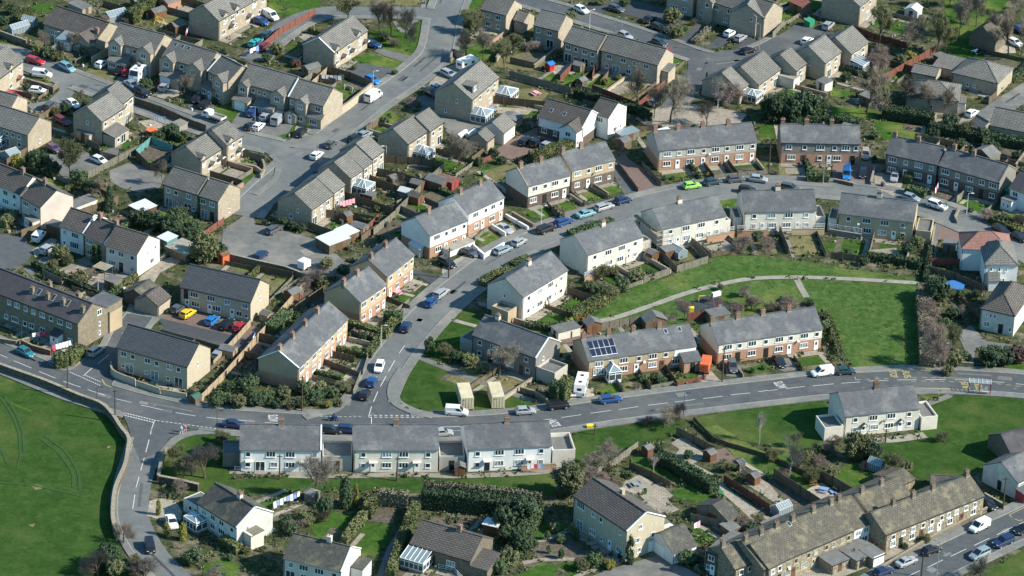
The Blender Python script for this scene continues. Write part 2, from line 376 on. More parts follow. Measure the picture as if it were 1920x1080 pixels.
def boxdormer(H, x, w=2.6, y0=.8):
    m = MB(); z0 = H.he+y0*math.tan(H.pitch); m.box(x-w/2, x+w/2, y0, H.dep/2, z0-.1, z0+1.7); o = m.build('dormer', 'slate', H.root)
    r = MB(); r.box(x-w/2-.2, x+w/2+.2, y0-.3, H.dep/2+.1, z0+1.7, z0+1.82); r.build('dormer_roof', H.roofm, o); put_win(o, 'V', (x,y0-.005,z0+.35), 0)
def porch(H, x, w=2.2, d=1.3, h=2.5, kind='gable', wall=None, door='D', roof=None, rise=None):
    o = None; m = MB()
    if kind in ('gable','lean'):
        m.box(x-w/2, x+w/2, -d, 0, 0, h); o = m.build('porch', wall or H.wallm, H.root); r = MB()
        rr = rise or (w/2*.6 if kind == 'gable' else .9)
        if kind == 'gable':
            m2 = MB(); m2.poly([(x-w/2,-d,h),(x+w/2,-d,h),(x,-d,h+rr)]); m2.build('porch_gable', wall or H.wallm, o)
            for s in (-1,1): r.solid([(x+s*(w/2+.2),-d-.2,h-.08),(x,-d-.2,h+rr+.1),(x,0,h+rr+.1),(x+s*(w/2+.2),0,h-.08)], .1)
        else: r.solid([(x-w/2-.15,-d-.2,h),(x+w/2+.15,-d-.2,h),(x+w/2+.15,0,h+rr),(x-w/2-.15,0,h+rr)], .12)
        r.build('porch_roof', roof or H.roofm, o)
        for fr, t in parse(door) if door and door[0].isdigit() else [(.5, door)] if door else []: put_win(o, t, (x-w/2+fr*w,-d-.005,.1 if t in 'DdPG' else .9), 0, H.fm)
    elif kind == 'canopy':
        m.box(x-w/2, x+w/2, -d, 0, h, h+.14); o = m.build('door_canopy', wall or 'cream', H.root)
    elif kind == 'hood':
        for s in (-1,1): m.solid([(x+s*(w/2),-d,h),(x,-d,h+.55),(x,0,h+.55),(x+s*w/2,0,h)], .1)
        m.bar((x-w/2+.1,-d+.1,h),(x-w/2+.1,-.05,h-.7),.1,.1); m.bar((x+w/2-.1,-d+.1,h),(x+w/2-.1,-.05,h-.7),.1,.1)
        m.poly([(x-w/2,-d+.02,h),(x+w/2,-d+.02,h),(x,-d+.02,h+.5)], 1)
        o = m.build('door_hood', [roof or H.roofm, 'frame'], H.root)
    elif kind == 'flat':
        m.box(x-w/2, x+w/2, -d, 0, 0, h); o = m.build('porch', wall or H.wallm, H.root); MB().box(x-w/2-.1,x+w/2+.1,-d-.1,0,h,h+.15).build('porch_roof', roof or 'felt', o)
        if door: 
            for fr, t in parse(door) if door[0].isdigit() else [(.5, door)]: put_win(o, t, (x-w/2+fr*w,-d-.005,.1 if t in 'DdPG' else .8), 0)
    return o
def conserv(H, x, w=3.4, d=3, h=2.2, rise=.9, T=None, parent=None, lean=False, base='stone'):
    f = MB(); g = MB(); r = MB(); root = parent or H.root
    x0, x1 = x-w/2, x+w/2; b = .12; bs = MB(); bs.box(x0, x1, -d, 0, 0, .55)
    def panel(p, q, n):
        p = Vector(p); q = Vector(q)
        for i in range(n+1):
            c = p.lerp(q, i/n); f.bar(c+Vector((0,0,.55)), c+Vector((0,0,h)), b, b)
        for z in (.6, h-.05, h*.8): f.bar(p+Vector((0,0,z)), q+Vector((0,0,z)), b, b)
        g.poly([p+Vector((0,0,.55)), q+Vector((0,0,.55)), q+Vector((0,0,h)), p+Vector((0,0,h))])
    panel((x0,-d,0),(x1,-d,0), max(2,int(w/.9))); panel((x0,0,0),(x0,-d,0), max(2,int(d/1))); panel((x1,-d,0),(x1,0,0), max(2,int(d/1)))
    if lean:
        P = [(x0,-d,h),(x1,-d,h),(x1,0,h+rise),(x0,0,h+rise)]; r.solid(P, .04)
        for i in range(int(w/.8)+1):
            c = x0+(x1-x0)*i/int(w/.8); f.bar((c,-d,h+.06),(c,0,h+rise+.06),.09,.08)
    else:
        c0, c1 = (x,-d+min(w/2,d*.5),h+rise), (x,0,h+rise)
        r.solid([(x0,-d,h),(x1,-d,h),c0],.04); r.solid([(x0,0,h),(x0,-d,h),c0,c1],.04); r.solid([(x1,-d,h),(x1,0,h),c1,c0],.04)
        for p, q in (((x0,-d,h),c0),((x1,-d,h),c0),(c0,c1)): f.bar(p, q, .14, .12)
        for k in (.35,.7):
            y = -d*k; f.bar((x0,y,h+.03),(x,max(y,c0[1]),h+rise+.05),.08,.07); f.bar((x1,y,h+.03),(x,max(y,c0[1]),h+rise+.05),.08,.07)
    o = f.build('conservatory', 'frame', root); g.build('glazing', 'darkroofglass', o); r.build('conservatory_roof', 'glassroof', o); bs.build('conservatory_base', base, o)
    return o
def rooflight(H, x, v, w=.8, l=1.1):
    c, s = math.cos(H.pitch), math.sin(H.pitch); z = lambda d: H.he+.13+d*s/c
    y0 = v*c; y1 = (v+l)*c; off = .06
    m = MB(); m.solid([(x-w/2,y0,z(y0)+off),(x+w/2,y0,z(y0)+off),(x+w/2,y1,z(y1)+off),(x-w/2,y1,z(y1)+off)], .08); o = m.build('rooflight', 'metal', H.roof)
    b = .12; MB().solid([(x-w/2+b,y0+b,z(y0+b)+off+.01),(x+w/2-b,y0+b,z(y0+b)+off+.01),(x+w/2-b,y1-b,z(y1-b)+off+.01),(x-w/2+b,y1-b,z(y1-b)+off+.01)], .02).build('rooflight_pane', 'glass', H.roof)
def annex(H, x0, x1, y0, y1, h, wall=None, roof='felt', name='extension', win='', side='F', par=0, lean=0):
    m = MB(); m.box(x0, x1, y0, y1, 0, h); o = m.build(name, wall or H.wallm, H.root)
    if par:  # flat roof sunk behind a parapet
        p = MB()
        for a, b, c, d in ((x0,x1,y0,y0+.2),(x0,x1,y1-.2,y1),(x0,x0+.2,y0+.2,y1-.2),(x1-.2,x1,y0+.2,y1-.2)): p.box(a,b,c,d,h,h+par)
        p.build('parapet', wall or H.wallm, o); MB().box(x0+.2,x1-.2,y0+.2,y1-.2,h,h+.03).build('flat_roof', roof, o)
    elif lean: MB().solid([(x0-.15,y0-.2,h-.05),(x1+.15,y0-.2,h-.05),(x1+.15,y1,h+lean),(x0-.15,y1,h+lean)], .15).build('extension_roof', roof, o)
    else: MB().box(x0-.1,x1+.1,y0-.1,y1+.1,h,h+.15).build('extension_roof', roof, o)
    for fr, t in parse(win):
        z = .12 if t in 'DdPG' else .95
        if side == 'F': put_win(o, t, (x0+fr*(x1-x0), y0-.005, z), 0, H.fm)
        elif side == 'R': put_win(o, t, (x1+.005, y0+fr*(y1-y0), z), R(90), H.fm)
    return o
# ---------------- ground sheets, roads ----------------
_z = {'a':0, 'b':0, 'c':0}
def sheet(name, pts, mat, layer='a', world=False, z=None, kind='structure'):
    P = pts if world else [G(*p) for p in pts]
    if z is None:
        _z[layer] += 1; z = {'a':.010, 'b':.055, 'c':.10}[layer] + .004*(_z[layer] % 9)
    m = MB(); m.poly([(p[0], p[1], z) for p in P])
    me = m.mesh(name, mat)
    if me.polygons[0].normal.z < 0: me.flip_normals()
    o = link(name, me); tag(o, kind=kind); return o
def spline(P, n=6):
    P = [Vector((p[0], p[1], 0)) for p in P]; Q = [P[0]*2-P[1]]+P+[P[-1]*2-P[-2]]; out = []
    for i in range(1, len(Q)-2):
        a, b, c, d = Q[i-1:i+3]
        for k in range(n):
            t = k/n; out.append(.5*((2*b)+(c-a)*t+(2*a-5*b+4*c-d)*t*t+(3*b-a-3*c+d)*t**3))
    out.append(P[-1]); return out
def offs(P, d):
    out = []
    for i, p in enumerate(P):
        t = (P[min(i+1,len(P)-1)]-P[max(i-1,0)]).normalized(); out.append(p+Vector((-t.y, t.x, 0))*d)
    return out
def strip(name, A, B, z, mat, thick=0, keep=None, kind='structure', obj=True):
    m = MB()
    for i in range(len(A)-1):
        q = [A[i], A[i+1], B[i+1], B[i]]
        if keep and not keep((q[0]+q[1]+q[2]+q[3])/4): continue
        q = [Vector((p.x, p.y, z)) for p in q]
        if (q[1]-q[0]).cross(q[3]-q[0]).z < 0: q = q[::-1]
        if thick: m.solid(q, thick)
        else: m.poly(q)
    o = m.build(name, mat); tag(o, kind=kind); return o
def dist_poly(p, P):
    best = 1e9
    for a, b in zip(P[:-1], P[1:]):
        ab = b-a; t = max(0, min(1, (p-a).dot(ab)/max(ab.length_squared,1e-9))); best = min(best, (p-a-ab*t).length)
    return best
def inside(p, P):
    c = False; n = len(P)
    for i in range(n):
        a, b = P[i], P[(i+1)%n]
        if (a.y > p.y) != (b.y > p.y) and p.x < (b.x-a.x)*(p.y-a.y)/(b.y-a.y)+a.x: c = not c
    return c
M('pinkdash', (.62,.53,.46), (.54,.46,.40), 2, big=.2, rnd=0)
SEMI = '14w38W62W86w/14w26D40W60W75D87w'
def TER(n, a='W', sw=False):
    u = l = ''
    for i in range(n):
        b = 100/n; o = i*b
        u += f'{int(o+b*.3):02d}{a}{int(o+b*.75):02d}w'; l += f'{int(o+b*.28):02d}{a}{int(o+b*.74):02d}D'
    return u+'/'+l
def EST(n):
    u = l = ''
    for i in range(n):
        b = 100/n; o = i*b
        u += f'{int(o+b*.28):02d}V{int(o+b*.74):02d}w'; l += f'{int(o+b*.3):02d}P{int(o+b*.74):02d}w'
    return u+'/'+l
DET='detached_house'; SD='semi_detached_house'; TC='terraced_houses'; BG='bungalow'
# --- estate, upper left ---
h = house(BG,'stone bungalow with a long brown tiled roof and two front wings, below the greenhouse',(81,44),(180,76),22,9.5,30,'stone','browntile',F='20W45W',short='the brown-roofed bungalow',cat='bungalow',ch=[(.93,-3)],pots=1)
wing(h,h.L*.62,h.L*.98,2.2,win='50W'); porch(h,h.L*.55,3.6,3.4,2.3,'lean',wall='frame',door='20w50w80w',roof='glassroof')
h = house(DET,'grey-roofed stone house with twin gables behind the motorhome',(207,76),(290,98),42,8.2,34,'stone','tile',F='40s55w/30W70V',short='the twin-gabled house by the motorhome')
wing(h,.2,h.L*.3,1.2,win='50V'); wing(h,h.L*.66,h.L*.98,1.4,win='50V'); porch(h,h.L*.3,4.6,3.0,2.4,'lean',door='25W75W'); porch(h,h.L*.75,3.4,2.6,2.4,'gable',door='D')
h = house(DET,'stone house with rooflights and a cream garage door under its lean-to',(304,106),(386,131),40,8.2,34,'stone','tile',F='30w45w/30V60V',short='the house with the cream garage')
wing(h,.2,h.L*.33,1.3,win='50V'); wing(h,h.L*.62,h.L*.96,1.3,win='50V'); o=porch(h,h.L*.34,5.2,3.0,2.5,'lean',door='30G'); [rooflight(h,h.L*f,3.2) for f in (.12,.28,.42)]
h = house(DET,'smaller stone house with one front gable and a pale lit side wall',(389,133),(428,153),40,8,34,'stone','tile',F='20s30w/30V',short='the one-gabled stone house',verge='Lw')
wing(h,h.L*.45,h.L*.97,1.3,win='50V',lowwin='50V'); porch(h,h.L*.3,3.8,2.0,2.4,'lean',door='25V75D')
h = house(DET,'stone house with a white garage door, left end of the row behind the blue cars',(450,154),(540,179),40,8.4,34,'stone','tile',F='28w40s52s/20G50W',short='the white-garage house')
wing(h,.3,h.L*.22,1.3,win='50V'); wing(h,h.L*.70,h.L*.98,1.3,win='50V'); porch(h,h.L*.15,4,3,2.4,'lean',door='50G'); porch(h,h.L*.62,5,2.6,2.3,'lean',door='20w60W')
h = house(DET,'stone end house with a pale lit gable beside the long garden wall',(541,181),(606,199),40,8.2,34,'stone','tile',F='10w85V/30W80V',short='the end house by the garden wall',verge='Lw')
wing(h,h.L*.28,h.L*.6,1.4,win='50V',lowwin='50V'); porch(h,h.L*.2,3,2.2,2.3,'gable'); porch(h,h.L*.8,4,1.2,2.4,'lean',door='50W')
h = house(DET,'stone house with a small dormer and red hooded door at the left edge',(-16,158),(43,114),40,8,34,'stone','tile',F='60V90s/60V',short='the dormered house by the white van')
dormer(h,h.L*.62); porch(h,h.L*.85,1.8,1.2,2.3,'hood',roof='redtile')
h = house(SD,'stone semi with a stepped roof and rear extension facing the washing line',(191,228),(234,201),42,7.4,33,'stone','tile',F='15w50s80V/80V',Ll='50n/50n',short='the stepped semi above the washing line')
annex(h,.2,h.L*.62,-3.2,0,2.5,lean=.8,roof='tile',win='25w60P'); [rooflight(h,x,-3.1) for x in ()]
house(SD,'taller far half of the stepped stone semi, beside the dark kerbside car',(230,194),(250,178),42,7.4,33,'stone','tile',F='30w75V/40P',short='the far half of the stepped semi')
h = house(DET,'stone house with a broad sunlit gable beside the purple car',(-22,230),(52,253),34,8.3,32,'stone','tile',F='45V62w78w/45P78w',Rr='/50n',short='the sunlit-gabled house by the purple car')
conserv(h,h.L*.25,3.6,2.6,lean=True)
house(DET,'stone house mostly behind its neighbour at the left edge, only a pale gable showing',(-40,196),(16,210),36,7.6,32,'stone','tile',short='the house behind')
h = house(TC,'long stone terrace with small wall dormers at the top, right of the laundry garden',(410,39),(500,-12),36,8.2,33,'stone','tile',F='12w28V50w72V92w/10V35w60V85w',short='the top dormered terrace')
for f in (.14,.38,.75): dormer(h,h.L*f)
for f in (.25,.62): porch(h,h.L*f,1.8,1.2,2.3,'hood')
h = house(TC,'terrace of three stone houses with cream dormers facing a long lawn',(626,99),(689,57),32,8.0,33,'stone','tile',F='12w45V78w/10V45V78V',short='the three-house terrace by the lawn',verge='Lw')
for f in (.1,.74): dormer(h,h.L*f)
for f in (.27,.52,.92): porch(h,h.L*f,1.6,1.2,2.3,'hood')
house(DET,'stone house at the top edge above the bare trees',(902,17),(949,29),34,7.6,33,'stone','tile',F='30w70V/30V70w',short='the house above the bare trees')
house('garage','small stone garage with a bright gable between two houses at the top',(963,37),(981,42),20,5,33,'stone','tile',cat='garage',short='the top garage')
house(DET,'stone house with white patio doors, left of the long grey terrace',(1001,47),(1047,58),35,7.6,33,'stone','tile',F='20w65V/20w68P',short='the house with patio doors')
house(SD,'left half of the stone terrace with red-fenced back gardens',(1057,78),(1120,96),35,7.6,33,'stone','tile',F=EST(2),short='the red-fenced terrace',verge='R')
h=house(SD,'right half of the stone terrace, its bright gable behind the tall bare tree',(1127,94),(1233,122),36,7.8,33,'stone','tile',F='15V40V60w80V/12w28P50V75w',short='the terrace behind the bare tree')
annex(h,h.L,h.L+1.8,2,5.5,3.0,lean=.5,roof='tile')
h = house(DET,'white and brick house with a garage, rooflights and white gables',(1009,218),(1092,241),34,8.2,33,'white','browntile',F='15V40w62d',short='the white-gabled house',base='darkbrick',bw=2.2,verge='Rw')
wing(h,h.L*.62,h.L*1.0,2.6,wall='white',win='50V',lowwin='50V'); rooflight(h,h.L*.2,1.6); rooflight(h,h.L*.5,1.6)
h = house('house_wing','white garage wing with a low dark roof and wide white door',(1108,211),(1141,221),40,7.6,30,'white','browntile',F='50W/50G',Rr='30n/40V70n',cat='garage wing',short='the white garage wing')
h = house(DET,'tall stone house with a box dormer and hipped sunroom, left of the dark fence',(885,187),(935,145),40,9.0,33,'stone','tile',F='12n30w60V85w/25P70V',Ll='60n/30n',short='the box-dormered house')
boxdormer(h,h.L*.22); conserv(h,h.L*.12,4.2,3.6,2.3,.9); conserv(h,h.L*1.06,4.4,3.6,2.3,.8)
h = house(SD,'near half of the stone pair above the white conservatory, nose to the street',(765,270),(803,245),36,7.6,33,'stone','tile',F='15n50V80w/30w70P',short='the stone pair by the conservatory')
conserv(h,h.L*.5,3.8,3.2)
house(SD,'far half of the stone pair, beside the boats on the drive',(806,246),(831,229),37,7.2,33,'stone','tile',F='25w75w/25w75P',short='the stone house beside the boats')
# --- estate middle ---
h = house(SD,'nearest house of the staggered stone row above the car park',(584,393),(624,365),34,8.2,32,'stone','tile',F='15n45w75V/15P50w80V',Ll='60n/40w',short='the staggered row')
house(SD,'second staggered stone house, with the pink washing below it',(625,362),(646,346),34,8.0,32,'stone','tile',F='30V75w/35w78P',short='the house with pink washing')
h = house(SD,'third staggered stone house, with the white lean conservatory',(657,334),(680,318),34,8.0,32,'stone','tile',F='25V75w/25P75w',short='the third staggered house')
conserv(h,h.L*.6,3.8,3.2,2.3,.9)
house(SD,'fourth staggered stone house, between the conservatory and the far end',(681,316),(698,303),34,8.0,32,'stone','tile',F='30V75w/35P78w',short='the fourth staggered house')
house(SD,'far end house of the staggered stone row, by the white lamp post',(698,298),(720,282),36,8.0,32,'stone','tile',F='25V75w/30w78P',short='the far end of the staggered row')
house('garage','low grey-roofed garage beside the brick parapet wall',(944,250),(966,232),22,5.6,33,'cream','tile',cat='garage',short='the low garage')
house('garage','small square stone garage with one lit side, nose to the bare thicket',(913,266),(927,255),19,4.4,33,'stone','tile',cat='garage',short='the square garage')
house('garden_room','brick garden room with a pale flat-pitched roof by the tall fence',(966,227),(980,218),14,4.0,12,'brick','felt',cat='garden room',short='the brick garden room')
h = house(SD,'stone pair with hooded doors facing grassy front plots and a curved wall',(377,303),(418,277),30,7.6,33,'stone','tile',F='12w45V75w/40V80w',short='the pair with grassy front plots')
dormer(h,h.L*.1); porch(h,h.L*.45,1.8,1.2,2.2,'hood'); porch(h,h.L*.85,1.8,1.2,2.2,'hood')
h = house(SD,'taller stone house with a wall dormer facing the turning circle',(425,272),(454,254),38,7.6,33,'stone','tile',F='40V85w/35V80V',short='the dormered house by the turning circle')
dormer(h,h.L*.25); porch(h,h.L*.78,1.8,1.2,2.3,'hood')
house(SD,'left half of the stone pair behind the dark fence and evergreens',(306,345),(370,365),39,7.8,32,'stone','tile',F='15w38w75V/17P42n72P90s',short='the pair behind the evergreens',verge='R')
house(SD,'right half of the stone pair with the big plain sunlit gable',(374,367),(409,378),40,8.0,32,'stone','tile',F='20V68V/28P68d',Rr='/50n',short='the plain sunlit gable')
h = house(TC,'white-fronted end unit of the terrace at the left edge',(-30,337),(37,364),36,8,32,'white','browntile',F='30V60V85w/30W60W85D',short='the white left-edge terrace',ch=[.72],pots=1)
h = house(TC,'terrace end with a tall pinkish gable facing the white van',(39,368),(76,389),42,8.4,32,'pinkdash','browntile',F='25W75w/30W80V',short='the pinkish gable',ch=[.42],pots=1,verge='L')
annex(h,h.L*.55,h.L*.98,-2,0,2.4,win='30w75d')
MB()
h = house(TC,'white-fronted end unit of the creeper-clad terrace',(112,424),(156,438),40,8,32,'white','browntile',F='22w65W/20D62B',short='the white end unit',verge='Rw')
h = house(TC,'middle unit of the creeper-clad terrace with two tall chimneys',(158,440),(196,457),41,8,32,'tan','browntile',F='25W75w/25V75W',short='the middle unit',ch=[.1,.9],pots=1,verge='Rw')
h = house(TC,'cream gabled end unit of the terrace, creeper round its door',(197,459),(257,477),42,8.2,32,'cream','browntile',F='22V50V85w/22W50d85w',Rr='45n80n/65V',short='the creeper-clad end unit',base=None)
# --- left foreground ---
h = house(TC,'new buff brick block with a black tiled roof facing a row of bright cars',(338,538),(470,567),38,8.8,34,'buff','darktile',F='08d20W44W67V92V/10D22W42D52W74D84V94s',Rr='50n/',short='the new block by the parking bays',fm='frame')
h = house(TC,'new buff brick block with black tiles and white patio doors above the road',(219,651),(351,688),43,8.8,34,'buff','darktile',F='10V23w44V57w75V88w/09s18P42s54P73s88P',Rr='45n/',short='the new block above the main road')
h = house(TC,'long old dark stone terrace with purple slates and many chimneys',(-60,528),(146,607),50,8.6,32,'goldstone','oldslate',F='20V38w45V53w60w68V76w84V92V/18D25V35w43W52w58V68V78w84D93V',Rr='75V/75n/75n',short='the old stone terrace',ch=[(.52,-2),(.66,-2),(.80,-2),(.975,-2),(.58,1.2),(.84,1.2)],chm='goldstone',pots=2)
annex(h,h.L-4.8,h.L-.01,8.6,13.4,5.9,wall='goldstone',roof='slate',win='30n70n',side='R'); annex(h,h.L-.4,h.L+.35,9.2,13.0,4.6,wall='tan',roof='capstone',name='rendered_bay')
porch(h,h.L*.83,2.0,1.6,2.3,'lean',wall='frame')
for f in (.62,.75,.88): rooflight(h,h.L*f-1.5,2.4,.9,1.6)
# --- white terrace pair mid ---
h = house(SD,'white house over brick, near end of the pair with the bright white gable wall',(805,442),(876,413),43,8.2,32,'white','slate',base='brick',F='20W45w65V92w/25W45D68V92D',short='the bright white house',ch=[.33],pots=1)
annex(h,h.L*.35,h.L*1.02,-2.2,0,1.3,wall='white',roof='concrete',name='terrace_platform')
h = house(SD,'far half of the white pair, tan middle and white end over brick',(877,401),(945,370),41,8.2,32,'white','slate',base='brick',F='22W50w70V92w/25V42D68W92D',short='the far half of the white pair',ch=[.18,.72],pots=1)
house(SD,'near half of the tan brick pair with three stacks, hedge before it',(675,567),(724,533),44,8.4,32,'tan','slate',base='brick',F='15W45w68V92w/15V40D68V92D',short='the near tan pair',ch=[.02,.55],pots=2)
house(SD,'far half of the tan brick pair beside the long driveway',(725,519),(776,478),44,8.4,32,'tan','slate',base='brick',F='15V45w70V92w/15D40V70V92D',short='the far tan pair',ch=[.08,.6],pots=2)
house(TC,'terrace of four with four brick stacks and a pale blue-grey gable by the junction gardens',(559,690),(652,597),42,8.4,32,'tan','slate',base='brick',F=TER(4),short='the four-stack terrace',ch=[.02,.27,.52,.77],pots=2,verge='Lw')
h = house(SD,'white and tan half with a dark brick ground floor, flower bed in its lawn wall',(989,349),(1069,328),40,8.0,32,'cream','slate',base='darkbrick',F='18V42w65W90w/15W42d65W88D',short='the cream and dark brick pair',ch=[.08,.55],pots=2,verge='L')
house(SD,'tan half with a dark brick ground floor beside the brick drive',(1071,320),(1153,299),40,8.0,32,'tan','slate',base='darkbrick',F='15W40w63W90w/15V40D63W88s',short='the tan pair by the brick drive',ch=[.02,.45],pots=2)
h = house(TC,'long pebble-dashed terrace of four over orange brick, at the top of the curve',(1235,282),(1419,265),37,8.2,32,'dash','slate',base='brick',F='09W21w33W46w58W70w83W96w/09W20D33W46D58W70D83W96D',short='the orange-brick terrace',ch=[.0,.25,.5,.76],pots=2)
h = house(TC,'pebble-dashed semi over brick with the blue ladder van in front',(1465,267),(1613,270),38,8.0,32,'dashgrey','slate',base='brick',F='10V30w50W68w82W95w/14W30d50w62D72W92d',short='the semi behind the blue van',ch=[.03,.33,.65],pots=2)
house(TC,'left half of the grey dashed terrace on the right, hedge before its door',(1661,288),(1757,309),38,8.0,32,'dashgrey','slate',base='darkbrick',F='14W40w65W90w/14W40D65W88D',short='the left grey terrace',ch=[.04,.5],pots=2)
h=house(TC,'right half of the grey dashed terrace, its end gable orange brick',(1760,310),(1874,343),38,8.2,32,'dashgrey','slate',base='darkbrick',F='12W32w53V72V90W/12W31D53W72d90V',short='the right grey terrace',ch=[.1,.42],pots=2,verge='R')
# --- cream semis on the right side of the curve ---
h = house(SD,'tan and cream semi with its back to the curve, nearest to the junction green',(980,557),(1064,506),44,8.6,32,'cream','slate',F=SEMI,Ll='50n/50n',short='the tan and cream semi',ch=[.5],chb='cream',chs=1.15,pots=2)
annex(h,-3.4,-.3,1,5,2.6,wall='tan',par=.5,name='outhouse')
h = house(SD,'cream semi with a brown dashed gable, white balustrade over brick below',(1101,478),(1206,443),40,8.6,32,'cream','slate',F=SEMI,short='the brown-gabled cream semi',ch=[.5],chb='cream',chs=1.15,pots=2)
annex(h,h.L+.2,h.L+3.2,1,6,2.6,wall='dash',par=.4,name='outhouse')
h = house(SD,'cream semi wrapped in scaffolding on its left gable',(1241,429),(1361,404),38,8.6,32,'cream','slate',F=SEMI,short='the scaffolded semi',ch=[.42],chb='cream',chs=1.15,pots=2)
annex(h,h.L+.2,h.L+1.9,1,6,2.6,wall='cream',par=.4,name='outhouse')
h = house(SD,'pale semi at the top of the bank, white railing along its terrace',(1396,397),(1531,394),38,8.6,32,'cream','slate',F=SEMI,short='the pale semi on the bank',ch=[.5],chb='cream',chs=1.15,pots=2)
annex(h,h.L+.2,h.L+2.2,.6,6,2.6,wall='cream',par=.4,name='outhouse'); annex(h,-1.8,-.2,1,6,2.6,wall='cream',par=.4,name='outhouse')
h = house(SD,'tan and grey semi with a whitened patch on its slates, end of the bank row',(1572,399),(1713,416),38,8.4,32,'tan','slate',F=SEMI,short='the tan and grey semi',ch=[.5],chb='cream',chs=1.15,pots=2)
annex(h,-2.1,-.2,.6,6,2.6,wall='cream',par=.4,name='outhouse'); annex(h,h.L+.6,h.L+3.8,0,6,2.6,wall='tan',par=.4,name='outhouse')
h = house(DET,'house with bright red hipped roof tiles beside the brick drive',(1804,466),(1897,470),40,7.4,31,'white','redtile',F='',hip=True,short='the red-roofed house')
h = house(DET,'white rendered half with a stone-grey hipped roof and porch, nose to camera',(1847,495),(1909,497),40,9.5,36,'white','tile',F='20n45n65n/20n60n',hip=True,short='the grey hipped house',ch=[(.5,1.5)],chm='capstone',pots=1)
porch(h,h.L*.28,2.2,2.4,2.4,'lean',door='')
h = house(DET,'white hipped-roof house at the right edge with three small windows in a row',(1840,578),(1903,592),39,13,34,'offwhite','browntile',F='18n30n42n/20V62d90n',hip=True,short='the hipped white house')
h = house(DET,'white house cut by the right frame edge with a glazed porch',(1893,352),(1950,372),34,8,34,'white','oldslate',F='20V/20V',short='the right-edge white house')
porch(h,.8,2.6,2.2,2.4,'flat',wall='white',door='30n70n')
# --- right-hand top ---
house(DET,'stone house in deep shade at the top right beside the big hazy tree',(1612,12),(1645,-14),36,9.6,33,'stone','tile',F='20w60w/50P',short='the shaded top-right house')
h=house(DET,'steep grey-roofed house, uphill one of the pair by the parking court',(1596,101),(1628,79),31,8.6,33,'stone','tile',F='25V70V/30w70P',short='the uphill parking-court house')
conserv(h,1.6,3.8,3.4,2.3,.6,lean=True)
h=house(DET,'steep grey-roofed house, downhill one of the pair by the parking court',(1547,118),(1577,97),33,8.8,33,'stone','tile',F='25V70V/30P70w',Ll='55n/',short='the downhill parking-court house')
h=house(SD,'narrow stone house tucked in line left of the parking-court pair',(1493,133),(1512,119),28,8.6,33,'stone','tile',F='40V/50P',short='the narrow stone house')
h=house(SD,'stone house with a cream extension roof in the staggered line, above the dark firs',(1422,159),(1464,129),27,9.4,33,'stone','tile',F='30V60w85V/30w80P',short='the staggered line above the firs')
annex(h,h.L*.9,h.L*.9+3,-4,0,2.4,wall='cream',roof='concrete')
h=house(SD,'stone house at the left end of the staggered line, white glazed lean-to at its foot',(1387,170),(1403,158),26,9.4,33,'stone','tile',F='50V/50w',Ll='40n/30n',short='the left end of the staggered line')
conserv(h,h.L*.9,3.6,3.2,2.2,.6)
h=house(TC,'shaded stone terrace with gabled hoods along the top edge, cars parked before it',(1306,-6),(1432,34),36,8,33,'stone','tile',F='12w30V50V70V88w/10V25w45V62V80w92V',short='the shaded top terrace')
for f in (.2,.85): wing(h,h.L*f-1.4,h.L*f+1.4,1.0,he=h.he+.2,win='50w')
h=house(TC,'shaded stone house left of the top terrace, behind the round bushes',(1250,-18),(1300,-8),38,8,33,'stone','tile',F='30V70V/30W70V',short='the house behind the round bushes')
h = house(BG,'larger bungalow with a wide hipped grey roof near the play lawn',(1786,136),(1871,156),25,9.5,27,'stone','tile',hip=True,F='35s50s',short='the larger hipped bungalow',cat='bungalow')
annex(h,-6,.5,3.5,9,2.5,roof='tile',lean=.9)
h = house(BG,'smaller hipped bungalow behind the leafless hedge trees',(1699,180),(1797,190),24,9,27,'stone','tile',hip=True,F='50s',short='the smaller hipped bungalow',cat='bungalow')
annex(h,h.L,h.L+1.6,.8,5,2.4,wall='cream',roof='tile')
house('garage','long narrow stone garage between the two hipped bungalows',(1709,135),(1755,144),14,4.6,28,'stone','tile',cat='garage',short='the bungalow garage')
house('garage','single garage with a lit gable beside the navy car on the right',(1815,232),(1837,245),18,5,32,'stone','tile',cat='garage',short='the right single garage')
house(BG,'stone bungalow cut by the right edge above the hedge',(1855,234),(1935,250),24,8.6,30,'stone','tile',F='45s60V',short='the right-edge bungalow',cat='bungalow')
h = house('cottage','little stone building with a mossy yellow-green roof among tall bare trees',(1866,76),(1900,52),22,6.6,36,'oldstone','stoneslate',short='the mossy-roofed cottage',cat='cottage')
house(DET,'house at the top edge above the parking bays, right of the shaded terrace',(1432,34),(1442,18),36,8,33,'stone','tile',short='the terrace end at the top')
